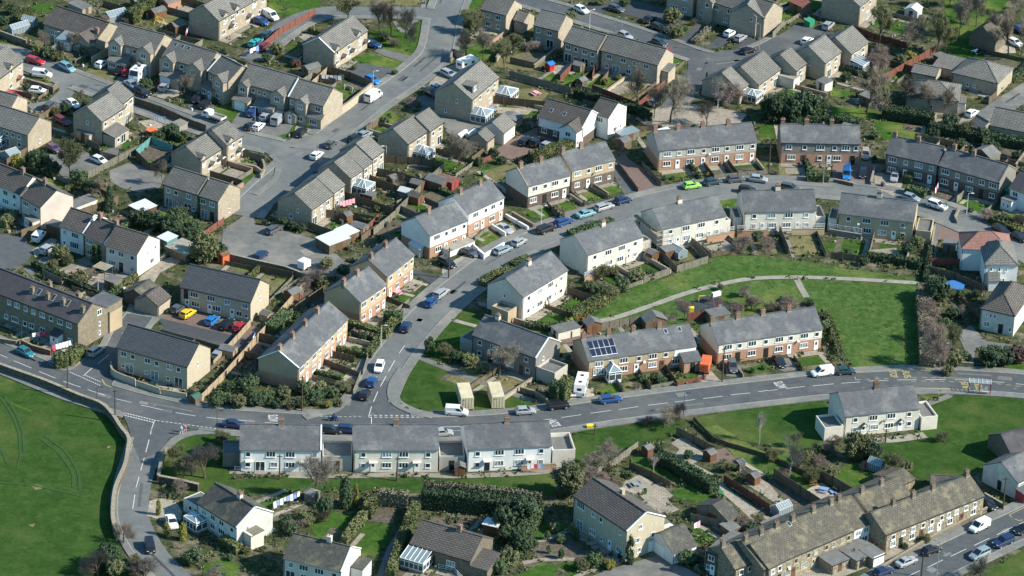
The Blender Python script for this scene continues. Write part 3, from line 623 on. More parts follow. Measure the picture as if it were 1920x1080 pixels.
# --- lower middle ---
h = house(SD,'grey and tan semi beside the leafless tree, chimney at its left end',(886,628),(1005,671),41,8.4,32,'dashgrey','slate',F='12w35W60W85w/12w30d42W60W78d88w',Rr='30n/30w',short='the grey semi on the green',ch=[.2],pots=2,verge='Rw',chb='cream')
annex(h,h.L+.2,h.L+4.5,0,4.5,2.4,wall='dash',par=.6,name='outhouse'); annex(h,-3.6,-.3,1,5,2.4,wall='dash',par=.3,name='outhouse')
h = house(TC,'terrace of four with solar panels and a white glazed porch, above the main road',(1103,676),(1305,648),37,8.4,32,'tan','slate',base='brick',F='10W21w33W47w60W72w84W96w/10B33W45D60W69d82W',short='the solar-panelled terrace',ch=[.0,.25,.48,.72],pots=2)
h.solar = True
f = MB(); g = MB(); W_=1.0; sl=1.65; c_,s_ = math.cos(h.pitch),math.tan(h.pitch)
for i in range(5):
    for j in range(2):
        x0 = .9+i*1.08; y0 = (.5+j*1.72)*c_; y1 = y0+sl*c_
        z = lambda y: h.he+.13+y*s_
        f.solid([(x0-.03,y0-.03,z(y0)+.10),(x0+W_+.03,y0-.03,z(y0)+.10),(x0+W_+.03,y1+.03,z(y1)+.12),(x0-.03,y1+.03,z(y1)+.12)],.06)
        g.solid([(x0+.02,y0+.02,z(y0)+.16),(x0+W_-.02,y0+.02,z(y0)+.16),(x0+W_-.02,y1-.02,z(y1)+.16),(x0+.02,y1-.02,z(y1)+.16)],.03)
f.build('solar_array','frame',h.roof); g.build('solar_cells','solar',h.roof)
conserv(h,h.L*.215,2.6,2.4,2.4,1.1,base='white'); porch(h,h.L*.93,3.6,2.6,2.5,'lean',wall='brick',door='50d',roof='slate'); rooflight(h,h.L*.77,3.4); rooflight(h,h.L*.90,3.4)
MB().box(h.L*.80,h.L+.02,-.06,-.02,2.6,h.he-.1).build('white_render','white',h.root)
house(TC,'terrace of four cream and tan houses over orange brick, right of the orange box van',(1346,645),(1542,616),39,8.4,32,'cream','slate',base='brick',F='10W21w33W46w59W70w83W95w/10W20d33W47d59W69D83W95D',short='the terrace by the orange van',ch=[.01,.26,.5,.75],pots=2)
h = house(SD,'cream semi standing alone on grass below the bus stop markings',(1585,780),(1725,765),40,8.8,32,'cream','slate',F=SEMI,short='the lone cream semi',ch=[.5],chm='darkbrick',chs=1.15,pots=3)
annex(h,-4.2,-.4,-.6,4.4,2.4,wall='cream',par=.45,name='outhouse'); annex(h,h.L+.3,h.L+3.6,-.6,5.5,2.4,wall='cream',par=.45,name='outhouse')
for f in (.26,.75): porch(h,h.L*f,1.3,.7,2.3,'hood')
h = house(SD,'white semi, leftmost of three in line below the main road',(450,842),(602,844),42,8.8,32,'white','slate',F='10w38W62W92w/10w25P42V62W78D92w',short='the leftmost white semi',ch=[.5],pots=3,verge='Rw')
annex(h,h.L+.3,h.L+5.8,.6,6.5,2.7,wall='dash',par=.4,name='outhouse',win='50d'); annex(h,-3.2,-.2,1.5,6.5,2.6,wall='dashgrey',par=.3,name='outhouse'); porch(h,h.L*.78,1.6,.9,2.3,'canopy'); porch(h,h.L*.12,1.6,.9,2.3,'canopy')
h = house(SD,'cream semi, middle one of three in line below the main road',(664,843),(822,843),43,8.8,32,'cream','slate',F='11w39W59W88w/11w23D39W59W75D88w',short='the middle cream semi',ch=[.5],pots=3)
annex(h,h.L+.3,h.L+5,.6,6.5,2.7,wall='dash',par=.4,name='outhouse',win='50d'); [porch(h,h.L*f,1.6,.9,2.3,'canopy') for f in (.23,.75)]
h = house(SD,'white semi, rightmost of three in line below the main road',(877,842),(1034,835),43,8.8,32,'white','slate',F='12w38W62W88w/12w24d38W62W75D88w',short='the rightmost white semi',ch=[.5],pots=3)
annex(h,h.L+.3,h.L+4.6,0,6.5,3.0,wall='cream',par=.8,name='outhouse'); [porch(h,h.L*f,1.6,.9,2.3,'canopy') for f in (.24,.75)]
h = house(SD,'white semi with a mottled stone roof and bright side wall beside the lane',(370,943),(444,989),40,8.4,32,'offwhite','mossroof',F='18V40V62V88w/40V62W90D',Rr='30n/',short='the white semi by the lane',ch=[.62],chb='cream',pots=2,verge='Rw')
conserv(h,h.L*.1,3.6,2.6,2.3,.3); annex(h,-5.2,-.2,1,5,2.5,wall='cream',par=.1,win='40w70w'); annex(h,h.L+.1,h.L+2.2,1.5,4.5,3.0,wall='cream',roof='greyfence',lean=.2)
h = house(SD,'white semi with a mossy dark roof cut by the bottom edge',(532,1046),(640,1072),42,8.6,32,'cream','mossroof',F='13w35W62W88w/12P38W',short='the bottom-edge white semi',ch=[.62],chm='cream',pots=1,verge='Rw')
annex(h,h.L+.1,h.L+2.4,4,8,3.2,wall='white',roof='mossroof')
h = house(BG,'stone bungalow with a grey tiled roof and a white glazed sunroom on its corner',(769,1019),(882,1052),30,9.0,30,'oldstone','browntile',F='38d68W',Rr='25w60n',short='the sunroom bungalow',cat='bungalow',ch=[.62],pots=1)
conserv(h,2.2,4.6,3.6,2.2,.9,lean=True,base='stone'); annex(h,h.L,h.L+3.4,0,5,2.4,roof='browntile',lean=1)
h = house(DET,'tall stone house with a long brown roof and glazed balcony corner, behind the topiary',(1076,930),(1176,996),58,8.8,28,'buff','browntile',F='14B38w52w88s/14P38W55s70D88W',Rr='35w/30w70w/35w75G',short='the tall stone house by the topiary',ch=[(.45,1.2)],chm='buff',pots=0,verge='Rw')
annex(h,h.L-4,h.L-1,8.8,11,4,wall='cream')
h = house('garage','double garage with white walls and brown tiled roof beside the tall stone house',(1262,1038),(1306,1022),22,7.6,32,'white','mossroof',Ll='50G',cat='garage',short='the double garage')
# --- stone terraces bottom right ---
h = house(TC,'long stone terrace with a mossy stone-slate roof and many squat chimneys above the main road',(1432,1068),(1600,995),40,11.5,27,'rubble','stoneslate',F='08w16w28w36w50w58w70w78w88w95w/06W14d26W34d46W56D66V76d86V95d',short='the long mossy terrace',ch=[.03,.2,.37,.55,.78,.99],chm='oldstone',pots=3,fm='stoneframe')
for f,v in ((.16,8),(.5,9)): rooflight(h,h.L*f,v-3.5)
h = house(TC,'white rendered end of the mossy terrace beside the stepped row',(1600,994),(1633,981),39,11.5,27,'white','stoneslate',F='30V75V/20d70V',short='the white terrace end',ch=[.3],chm='oldstone',pots=2)
h = house(TC,'stepped rubble-stone terrace with four chimneys, its white and red doors opening on the pavement',(1661,1003),(1845,930),36,8.4,30,'rubble','stoneslate',F='08w18w28w38w47w57w64w72w82w91w/08V16d27V37d46V55D66V78d90V',short='the stepped stone row',ch=[.22,.42,.62,.97],chm='oldstone',pots=2)
house('outbuilding','stone-slated outbuilding joining the backs of the two stone terraces',(1637,972),(1718,938),40,10,26,'rubble','stoneslate',cat='outbuilding',short='the back building',ch=[.15,.6],chm='oldstone')
h = house('cottage','dark-walled cottage with a flat grey felt roof and white door, bottom edge',(1324,1033),(1345,1041),42,9,4,'darkbrick','felt',F='50V/30w65D',cat='cottage',short='the flat-roofed cottage')
h = house('cottage','narrow cottage with a golden mossy roof and rooftop ridge tiles',(1378,1067),(1414,1054),38,8.4,30,'rubble','stoneslate',F='35w80w/35w',cat='cottage',short='the golden-roofed cottage',ch=[.0],chm='oldstone',pots=1)
h = house(TC,'dark slated terrace end between the golden-roofed cottage and the mossy terrace',(1441,1066),(1470,1052),42,9.4,30,'rubble','stoneslate',F='30w75w/30V75d',short='the dark slated end')
h = house(DET,'white rendered roadside building with a slate roof and red shopfront, right edge',(1908,905),(1950,885),32,8.4,30,'offwhite','slate',Ll='/50d',F='20V/30W',short='the roadside white building')
annex(h,-.3,4,-2.2,0,2.2,wall='redp',roof='slate',name='shopfront',lean=.3)
house(DET,'dark-roofed building on the right edge behind the white roadside one',(1896,852),(1950,840),24,8,30,'oldstone','oldslate',short='the right-edge dark building')
house('outbuilding','long stone shed with a rippled grey roof behind the stepped row',(1682,914),(1716,898),16,6,16,'rubble','stoneslate',cat='outbuilding',short='the rippled-roof shed')
house('outbuilding','small dark stone store beside the dark hedge behind the stepped row',(1745,912),(1790,915),16,4.6,26,'oldstone','mossroof',cat='outbuilding',short='the dark stone store')
# --- garages and stores in gardens ---
house('outbuilding','brown-roofed stone outhouse beside the cobbled lane, door in shade',(296,574),(320,556),20,5.4,30,'stone','browntile',cat='outbuilding',short='the lane outhouse')
house('outbuilding','grey-roofed old barn behind the lane outhouse',(272,560),(300,540),18,5,26,'oldstone','mossroof',cat='outbuilding',short='the old barn')

for (A,B,l) in (((1560,1061),(1592,1048),'low flat-roofed stone garage before the mossy terrace, left one of three'),((1606,1052),(1626,1043),'low flat-roofed stone garage before the mossy terrace, middle one of three'),((1636,1048),(1660,1038),'low flat-roofed stone garage by the white terrace end, right one of three')):
    house('garage',l,A,B,18,6.5,3,'rubble','felt',F='50G' if 'right' in l else '50d',cat='garage',short=None)
# ---------------- ground, roads ----------------
g = MB(); n_ = 24; sz = 1500
g.poly([(-sz,-sz,0),(sz,-sz,0),(sz,sz,0),(-sz,sz,0)]); tag(g.build('ground','ground'), kind='structure')
ROADS = []
def road(name, pts, w, mat='asphalt', pw=(2.0,2.0), kerb=True):
    P = spline([G(*p) for p in pts]); ROADS.append((name, P, w, mat, pw, kerb)); return P
R1 = road('road',[(-60,640),(0,667),(58,690),(104,709),(150,727),(197,742),(246,756),(305,770),(366,781),(422,788),(496,793),(605,798),(715,801),(825,802),(922,798),(1016,789),(1126,772),(1233,758),(1337,745),(1440,733),(1544,722),(1647,715),(1753,712),(1865,717),(1980,727)],7.8)
R2 = road('road',[(686,800),(688,772),(693,752),(704,725),(721,690),(744,657),(771,625),(802,590),(840,555),(900,508),(960,470),(1060,427),(1185,389),(1310,360),(1435,350),(1565,356),(1665,370),(1750,392),(1830,424),(1920,466),(1990,500)],6.6,'asphalt_mid')
R3 = road('road',[(296,768),(287,800),(277,835),(266,872),(256,905),(250,940),(252,975),(266,1008),(290,1045),(330,1085),(370,1120)],5.6,'asphalt_mid',pw=(0,1.4))
R4 = road('road',[(170,742),(186,715),(206,683),(226,650),(240,622),(262,592)],5.4,pw=(1.4,1.2))
R5 = road('road',[(868,-40),(846,0),(832,40),(827,72),(818,100),(795,124),(755,155),(705,188),(667,218),(632,246),(604,268),(572,292),(540,320),(505,350),(478,375),(455,405)],6.2,'asphalt_mid',pw=(1.6,1.8))
R6 = road('road',[(836,30),(770,22),(690,22),(620,22),(572,32),(530,56),(495,85),(470,112)],5.6,'asphalt_mid',pw=(1.6,0))
R7 = road('road',[(-40,92),(20,104),(75,124),(130,146),(200,172),(260,194),(330,220),(400,243),(460,262),(520,276),(575,290)],5.8,'asphalt_mid',pw=(1.6,1.6))
R8 = road('road',[(930,-20),(1000,5),(1060,22),(1110,38),(1180,60),(1250,84),(1305,104),(1350,112),(1400,105),(1440,92),(1475,74)],5.6,pw=(1.4,1.6))
R9 = road('road',[(1322,108),(1310,135),(1292,165),(1275,190)],5.0,'asphalt_old',pw=(0,0))
R10 = road('road',[(1600,1150),(1660,1108),(1700,1085),(1739,1065),(1783,1044),(1825,1024),(1870,1003),(1925,978),(2000,942)],8.0,pw=(2.2,1.6))
R11 = road('road',[(2000,130),(1920,175),(1878,202),(1850,222)],6.0,'asphalt_old',pw=(0,0))
POLYS = []
def mouth(pts, mat='asphalt'): POLYS.append(([G(*p) for p in pts], mat))
mouth([(112,700),(126,696),(140,692),(157,676),(172,660),(215,664),(200,684),(190,699),(190,712),(207,727),(232,740),(180,748),(100,715)])
mouth([(228,770),(246,756),(366,786),(420,800),(404,806),(350,808),(318,822),(297,850),(262,862),(248,830),(240,800)])
mouth([(596,788),(602,782),(630,776),(652,759),(666,738),(680,712),(733,716),(727,735),(731,752),(744,766),(767,777),(795,784),(810,796),(700,800),(600,798)])
mouth([(545,262),(640,240),(660,255),(630,300),(560,345),(520,380),(480,400),(440,400),(470,375),(500,352),(516,330),(520,308),(508,292),(485,280)],'asphalt_mid')
mouth([(790,118),(826,95),(830,60),(855,30),(812,45),(800,80)],'asphalt_mid')
mouth([(60,116),(118,140),(140,175),(110,205),(70,212),(45,196),(90,190),(112,170),(104,150)],'asphalt_mid')
mouth([(1290,90),(1320,100),(1420,90),(1472,60),(1490,48),(1545,58),(1522,96),(1480,92),(1420,118),(1350,132),(1310,160),(1270,200),(1235,205),(1262,170),(1290,130)])
CARP = [
 ('car_park',[(418,432),(470,396),(480,420),(528,432),(602,452),(648,492),(624,518),(590,526),(560,520),(500,505),(470,488),(430,490),(415,465)],'asphalt_old'),
 ('car_park',[(205,320),(240,306),(290,318),(310,330),(300,352),(262,362),(226,352),(206,340)],'asphalt_old'),
 ('car_park',[(300,598),(334,588),(480,632),(462,655),(440,668),(400,655),(302,622)],'newtar'),
 ('parking_bay',[(318,588),(340,578),(500,618),(480,640),(300,597)],'blockpave'),
 ('road_end',[(-20,440),(18,440),(48,448),(64,470),(50,492),(20,506),(-20,500)],'asphalt'),
 ('driveway',[(48,508),(80,482),(112,462),(126,470),(90,492),(60,512),(70,540),(60,520)],'asphalt_old'),
 ('driveway',[(60,470),(96,446),(108,452),(66,484)],'concrete'),
 ('driveway',[(92,290),(150,280),(190,300),(175,330),(120,335),(95,310)],'asphalt_old'),
 ('driveway',[(155,300),(190,285),(230,270),(216,300),(185,325),(165,322)],'asphalt_old'),
 ('driveway',[(1240,44),(1140,20),(1100,35),(1060,20),(1160,0),(1200,4),(1262,20),(1290,30),(1262,60)],'newtar'),
 ('driveway',[(1322,92),(1360,56),(1386,52),(1392,60),(1350,90)],'newtar'),
 ('driveway',[(1372,100),(1398,66),(1410,72),(1440,80),(1412,102)],'newtar'),
 ('car_park',[(1440,92),(1490,46),(1560,62),(1552,88),(1530,96),(1500,100),(1470,98)],'newtar'),
 ('driveway',[(1270,78),(1304,46),(1334,50),(1300,86)],'newtar'),
 ('driveway',[(452,108),(520,38),(556,36),(556,60),(500,95),(470,120)],'asphalt'),
 ('driveway',[(640,140),(672,118),(768,134),(752,158),(715,176),(668,160)],'asphalt'),
 ('driveway',[(700,96),(710,90),(780,108),(774,122),(722,106)],'asphalt_old'),
 ('driveway',[(150,150),(175,118),(206,110),(232,128),(210,155)],'drygrass'),
 ('driveway',[(210,160),(240,120),(285,128),(270,170),(230,172)],'asphalt_old'),
 ('driveway',[(285,180),(318,150),(345,158),(335,180),(310,186)],'concrete'),
 ('driveway',[(350,200),(372,176),(400,180),(402,206),(370,212)],'asphalt'),
 ('driveway',[(425,245),(455,200),(495,205),(560,220),(540,250),(500,262),(470,255)],'asphalt_old'),
 ('driveway',[(545,265),(555,236),(600,226),(622,236),(585,266)],'concrete'),
 ('driveway',[(806,154),(842,124),(868,118),(900,140),(870,160),(830,190),(800,180)],'gravel'),
 ('driveway',[(760,196),(800,176),(885,200),(930,225),(900,250),(870,262),(840,252),(820,215),(780,205)],'asphalt_old'),
 ('driveway',[(900,300),(960,262),(1010,238),(1060,256),(1112,252),(1070,268),(1010,285),(960,300),(930,292)],'blockpave'),
 ('driveway',[(1172,286),(1178,298),(1240,338),(1240,352),(1196,362),(1182,352),(1148,300)],'blockpave'),
 ('driveway',[(1152,300),(1164,304),(1196,360),(1172,368),(1150,330)],'asphalt'),
 ('driveway',[(830,500),(885,470),(905,500),(850,526),(835,522),(828,512)],'concrete'),
 ('driveway',[(866,470),(895,462),(920,478),(895,490)],'newtar'),
 ('driveway',[(775,505),(838,524),(820,540),(772,512)],'newtar'),
 ('driveway',[(928,430),(960,420),(972,440),(945,448)],'concrete'),
 ('driveway',[(1560,305),(1600,302),(1662,310),(1640,342),(1562,345)],'blockpave'),
 ('driveway',[(1640,325),(1700,322),(1690,352),(1676,368),(1640,352)],'gravel'),
 ('driveway',[(1605,280),(1632,278),(1634,306),(1608,308)],'asphalt_old'),
 ('driveway',[(1760,412),(1752,450),(1800,455),(1796,430)],'blockpave'),
 ('driveway',[(1795,625),(1820,610),(1850,640),(1920,650),(1920,662),(1830,652),(1825,676),(1822,690),(1808,688),(1810,660)],'asphalt_old'),
 ('driveway',[(1065,742),(1066,730),(1112,728),(1115,744),(1068,756)],'flags'),
 ('driveway',[(1308,712),(1312,690),(1334,696),(1352,716),(1330,726)],'flags'),
 ('driveway',[(1362,706),(1360,682),(1388,686),(1396,708)],'asphalt_old'),
 ('driveway',[(1446,688),(1450,674),(1480,672),(1500,692),(1470,698)],'asphalt_old'),
 ('driveway',[(1090,1090),(1130,1072),(1205,1050),(1230,1040),(1280,1062),(1330,1090)],'asphalt_old'),
 ('driveway',[(280,940),(300,934),(330,940),(345,968),(330,985),(300,975),(276,968)],'flags'),
 ('car_park',[(1190,222),(1270,185),(1290,195),(1345,200),(1400,215),(1385,235),(1290,240),(1215,238)],'gravel'),
 ('driveway',[(1790,240),(1810,212),(1850,205),(1885,190),(1900,195),(1860,228),(1810,245)],'concrete'),
 ('lane',[(222,622),(246,560),(262,520),(300,490),(330,478),(350,486),(300,512),(280,545),(262,580),(250,618)],'gravel'),
 ('lane',[(225,610),(262,570),(300,580),(310,592),(270,625),(240,640)],'asphalt_old'),
 ('lane',[(1735,522),(1738,470),(1752,420),(1764,412),(1756,470),(1748,522)],'asphalt_old'),
 ('driveway',[(705,1085),(725,1030),(752,985),(770,940),(776,945),(768,985),(740,1040),(728,1085)],'asphalt_old'),
]
CARP += [('pavement',[(196,672),(215,664),(214,690),(212,722),(250,738),(228,742),(205,728),(188,712),(188,698)],'pavement'),('pavement',[(60,690),(128,680),(158,664),(174,662),(156,678),(140,694),(118,700)],'pavement'),('forecourt',[(1500,1060),(1640,1000),(1665,1012),(1850,938),(1862,955),(1700,1035),(1560,1090),(1480,1090)],'flags'),('yard',[(1080,640),(1100,705),(1320,680),(1310,700),(1100,722)],'ground')]
for nm, pts, mt in CARP: sheet(nm, pts, mt, 'b')
for i, (pts, mt) in enumerate(POLYS): sheet('road_junction', pts, mt, world=True, z=.094+.001*i)
def clear(p, skip):
    for j, (nm, P, w, mt, pw, k) in enumerate(ROADS):
        if j != skip and dist_poly(p, P) < w/2+.15: return False
    for pts, mt in POLYS:
        if inside(p, pts): return False
    return True
for j, (nm, P, w, mt, pw, k) in enumerate(ROADS):
    strip('road', offs(P, w/2), offs(P, -w/2), .08+.0012*j, mt)
    P2 = []
    for a, b in zip(P[:-1], P[1:]):
        n = max(1, int((b-a).length/1.2)); P2 += [a.lerp(b, i/n) for i in range(n)]
    P2.append(P[-1])
    for sgn, pwid in ((1, pw[0]), (-1, pw[1])):
        if not pwid: continue
        e = offs(P2, sgn*w/2); e2 = offs(P2, sgn*(w/2+.16)); f = offs(P2, sgn*(w/2+pwid))
        kp = lambda p, j=j: clear(p, j)
        strip('kerb', e, e2, .20+.0016*j, 'kerb', .2, kp); strip('pavement', e2, f, .193+.0016*j, 'pavement', .2, kp)
ES = []
def edge_strip(pts, w, name='pavement', mat='pavement', z=None, th=.2, n=6):
    ES.append(1); z = .2155+.0011*len(ES); P = spline([G(*p) for p in pts], n); return strip(name, offs(P, w/2), offs(P, -w/2), z, mat, th)
# corner pavements and footpaths
for pts, w in (([(570,784),(596,777),(624,770),(643,755),(657,735),(668,716)],1.9),([(757,692),(741,718),(737,737),(741,752),(754,763),(780,774),(812,781)],2.3),
   ([(428,810),(392,811),(356,814),(330,824),(312,842),(303,858),(296,880)],1.5),([(508,292),(520,305),(519,328),(500,350),(478,366)],1.2)):
    edge_strip(pts, w)
def path(name, pts, w, mat='concrete', z=.07): 
    P = spline([G(*p) for p in pts], 5); return strip(name, offs(P, w/2), offs(P, -w/2), z, mat)
path('footpath',[(1088,612),(1103,607),(1160,594),(1230,570),(1300,546),(1370,529),(1420,522),(1490,520),(1560,522),(1640,526),(1722,531)],1.5)
path('footpath',[(1492,521),(1502,540),(1512,558)],1.4,z=.074)
path('footpath',[(782,668),(800,676),(850,696),(890,712),(960,738),(1000,752)],1.6,'asphalt_old')
path('footpath',[(842,598),(870,606),(893,612)],1.2,z=.07)
path('footpath',[(430,885),(520,887),(640,893),(760,890),(860,893),(1000,887),(1060,880)],1.6,'concrete')
path('footpath',[(1062,830),(1045,822),(1055,812),(1080,806)],1.3)
path('footpath',[(1735,760),(1755,752),(1782,742)],1.5,'asphalt_old'); path('footpath',[(1640,826),(1680,824),(1735,816)],2.2)
path('footpath',[(795,0),(790,22),(760,60),(740,40)],1.2,'pavement')
path('footpath',[(980,1056),(1020,1050),(1080,1050),(1130,1062)],1.2,'gravel')
path('footpath',[(960,738),(1004,752),(1045,752)],1.4,'asphalt_old',.072)
# road paint
def dashes(pts_list, w=.14, mat='whitepaint', name='road_marking'):
    m = MB()
    for a, b in pts_list:
        A, B = G(*a), G(*b); t = (B-A).normalized(); n = Vector((-t.y,t.x,0))*w/2
        m.poly([(p.x,p.y,.112) for p in (A-n,B-n,B+n,A+n)])
    tag(m.build(name, mat), kind='structure')
def dashline(P, on, gap, w=.14, mat='whitepaint', off=0, s0=0, s1=1e9):
    m = MB(); acc = 0; Q = offs(P, off)
    for a, b in zip(Q[:-1], Q[1:]):
        L = (b-a).length; n = max(1, int(L/.25))
        for i in range(n):
            s = acc+L*i/n
            if s0 <= s <= s1 and (gap == 0 or s % (on+gap) < on):
                p, q = a.lerp(b, i/n), a.lerp(b, (i+1)/n); t = (q-p).normalized(); nn = Vector((-t.y,t.x,0))*w/2
                m.poly([(v.x,v.y,.112) for v in (p-nn,q-nn,q+nn,p+nn)])
        acc += L
    tag(m.build('road_marking', mat), kind='structure')
T1='0,503 55,527|104,549 236,604|294,630 415,680|475,703 605,748|658,766 788,809|855,831 985,862|1056,881 1220,918|1316,938 1466,963|1548,973 1690,989|1760,993 1910,1003'
def parse_d(s, tx, ty):
    out = []
    for q in s.split('|'):
        a, b = q.split(); a = [float(v)/4 for v in a.split(',')]; b = [float(v)/4 for v in b.split(',')]
        out.append(((tx+a[0],ty+a[1]),(tx+b[0],ty+b[1])))
    return out
dashes(parse_d(T1,0,540)+parse_d('65,1012 175,1020|280,1023 430,1029|500,1031 640,1037|700,1039 850,1045|930,1046 1080,1047|1150,1048 1290,1047|1380,1046 1540,1042|1605,1036 1770,1027|1840,1021 1915,1018',480,540)
 +parse_d('0,1014 75,1010|145,1002 300,986|370,975 518,954|590,943 740,922|800,915 948,893|1020,883 1165,865|1222,859 1372,840|1432,833 1580,815|1640,805 1788,790|1845,782 1920,771',960,540)
 +parse_d('0,775 70,766|133,758 276,742|336,738 495,722|547,718 690,708|752,701 902,696|968,693 1116,691|1178,690 1332,690|1400,690 1552,696|1630,703 1772,712|1858,721 1920,728',1440,540)
 +parse_d('845,968 866,893|880,858 914,780|933,742 975,664|993,630 1042,545|1074,494 1115,434|866,1053 866,975',480,540)
 +parse_d('1128,22 1137,-18|1094,155 1118,60|1055,292 1082,198|1020,420 1043,340|996,578 1011,474',0,810)
 +parse_d('625,662 692,602|736,570 818,502|1130,1080 1158,1000',0,540)
 +parse_d('1060,1080 1138,1044|1196,1020 1310,963|1370,936 1486,881|1545,855 1660,800|1718,774 1832,718|1885,694 1940,668',1440,810))
# give way lines
dashes([((131+i*3.9+0,698.5+i*1.72),(133.4+i*3.9,699.6+i*1.72)) for i in range(15)], .2)
dashes([((158+i*4.0,703.6+i*1.75),(160.6+i*4.0,704.8+i*1.75)) for i in range(8)], .2)
dashes([((219+i*5.0,771.5+i*1.22),(222.4+i*5.0,772.4+i*1.22)) for i in range(15)], .25)
dashes([((219+i*5.0,776.0+i*1.22),(222.4+i*5.0,776.9+i*1.22)) for i in range(14)], .25)
dashes([((294+i*8.2,789.5+i*1.1),(299+i*8.2,790.2+i*1.1)) for i in range(14)], .16)
dashes([((691+i*10,779.6),(697+i*10,779.8)) for i in range(12)], .2); dashes([((691+i*10,783.0),(697+i*10,783.2)) for i in range(12)], .2)
dashes([((600+i*9,781.5+i*.1),(605+i*9,781.6+i*.1)) for i in range(9)], .12)
# double yellow / yellow kerb lines by the junction and bus stops
Y = 'yellowpaint'
dashes([((92,684),(110,692)),((110,692),(126,694)),((126,694),(143,686)),((143,686),(156,675)),((191,712),(197,722)),((197,722),(209,727))], .2, Y)
dashes(parse_d('650,640 870,628|870,628 1100,622|1100,622 1320,624|1320,624 1320,638|650,670 660,692|660,692 696,691|732,688 768,686|800,686 838,684|870,683 906,682|1020,680 1050,679|1080,677 1115,676|1155,676 1190,675|1222,676 1260,676|1290,677 1332,678|1332,678 1322,655|1100,752 1370,757|1370,757 1510,763|1070,703 1110,702|1145,701 1180,700|1215,702 1250,702|1285,702 1320,704|1360,706 1395,707|1430,708 1470,709|1715,720 1752,726|1785,729 1822,733|1855,738 1892,741|1790,784 1920,800',1440,540), .16, Y)
dashes(parse_d('1808,625 1920,570|1808,625 1830,643|1852,655 1885,672|1885,672 1908,662',1440,810), .16, Y)
# SLOW / BUS STOP lettering
def word(t, c, rdir, W=2.7, H=1.9, mat='whitepaint'):     # rdir = reading direction angle
    cu = bpy.data.curves.new('road_lettering', 'FONT'); cu.body = t; cu.align_x = 'CENTER'; cu.align_y = 'CENTER'; cu.offset = .012; cu.materials.append(MATS[mat])
    o = bpy.data.objects.new('road_lettering', cu); COL.objects.link(o); p = G(*c); o.location = (p.x, p.y, .113); o.rotation_euler = (0,0,rdir)
    bpy.context.view_layer.update(); d = o.dimensions; o.scale = (W/d.x, H/d.y, 1); tag(o, kind='structure')
word('SLOW',(511,785),vdir(511,785,1,0)-R(90),2.7,1.9); word('SLOW',(1040,794),vdir(1040,794,20,-3)+R(90),2.7,1.9); word('SLOW',(1462,723),vdir(1462,723,20,-3)-R(90),2.7,1.9)
for w_, c in (('STOP',(1674,702)),('BUS',(1699,702)),): word(w_, c, vdir(*c,20,0)-R(90), 3.0, 1.5, Y)
for w_, c in (('BUS',(1811,724)),('STOP',(1836,726)),): word(w_, c, vdir(*c,20,0)+R(90), 2.8, 1.5, Y)
# repairs, trenches and manholes in the tarmac
rp = random.Random(17)
for nm, P, w, mt, pw, k in ROADS:
    L_ = sum((b-a).length for a, b in zip(P[:-1], P[1:]))
    for _ in range(int(L_/8)):
        i = rp.randrange(2, len(P)-2); t = (P[i+1]-P[i]).normalized(); n = Vector((-t.y,t.x,0)); o = rp.uniform(-w*.36, w*.36); c = P[i]+n*o
        x, y = 0, 0; ln, wd = rp.choice(((rp.uniform(1,3),rp.uniform(.6,1.6)),(rp.uniform(5,11),rp.uniform(.35,.6)),(.6,.6),(.6,.5))); m = MB()
        m.poly([(q.x,q.y,.1085) for q in (c-t*ln/2-n*wd/2, c+t*ln/2-n*wd/2, c+t*ln/2+n*wd/2, c-t*ln/2+n*wd/2)])
        tag(m.build('manhole_cover' if ln < .7 else 'road_patch', 'felt' if ln < .7 else rp.choice(('patch_dark','patch_light'))), kind='structure')
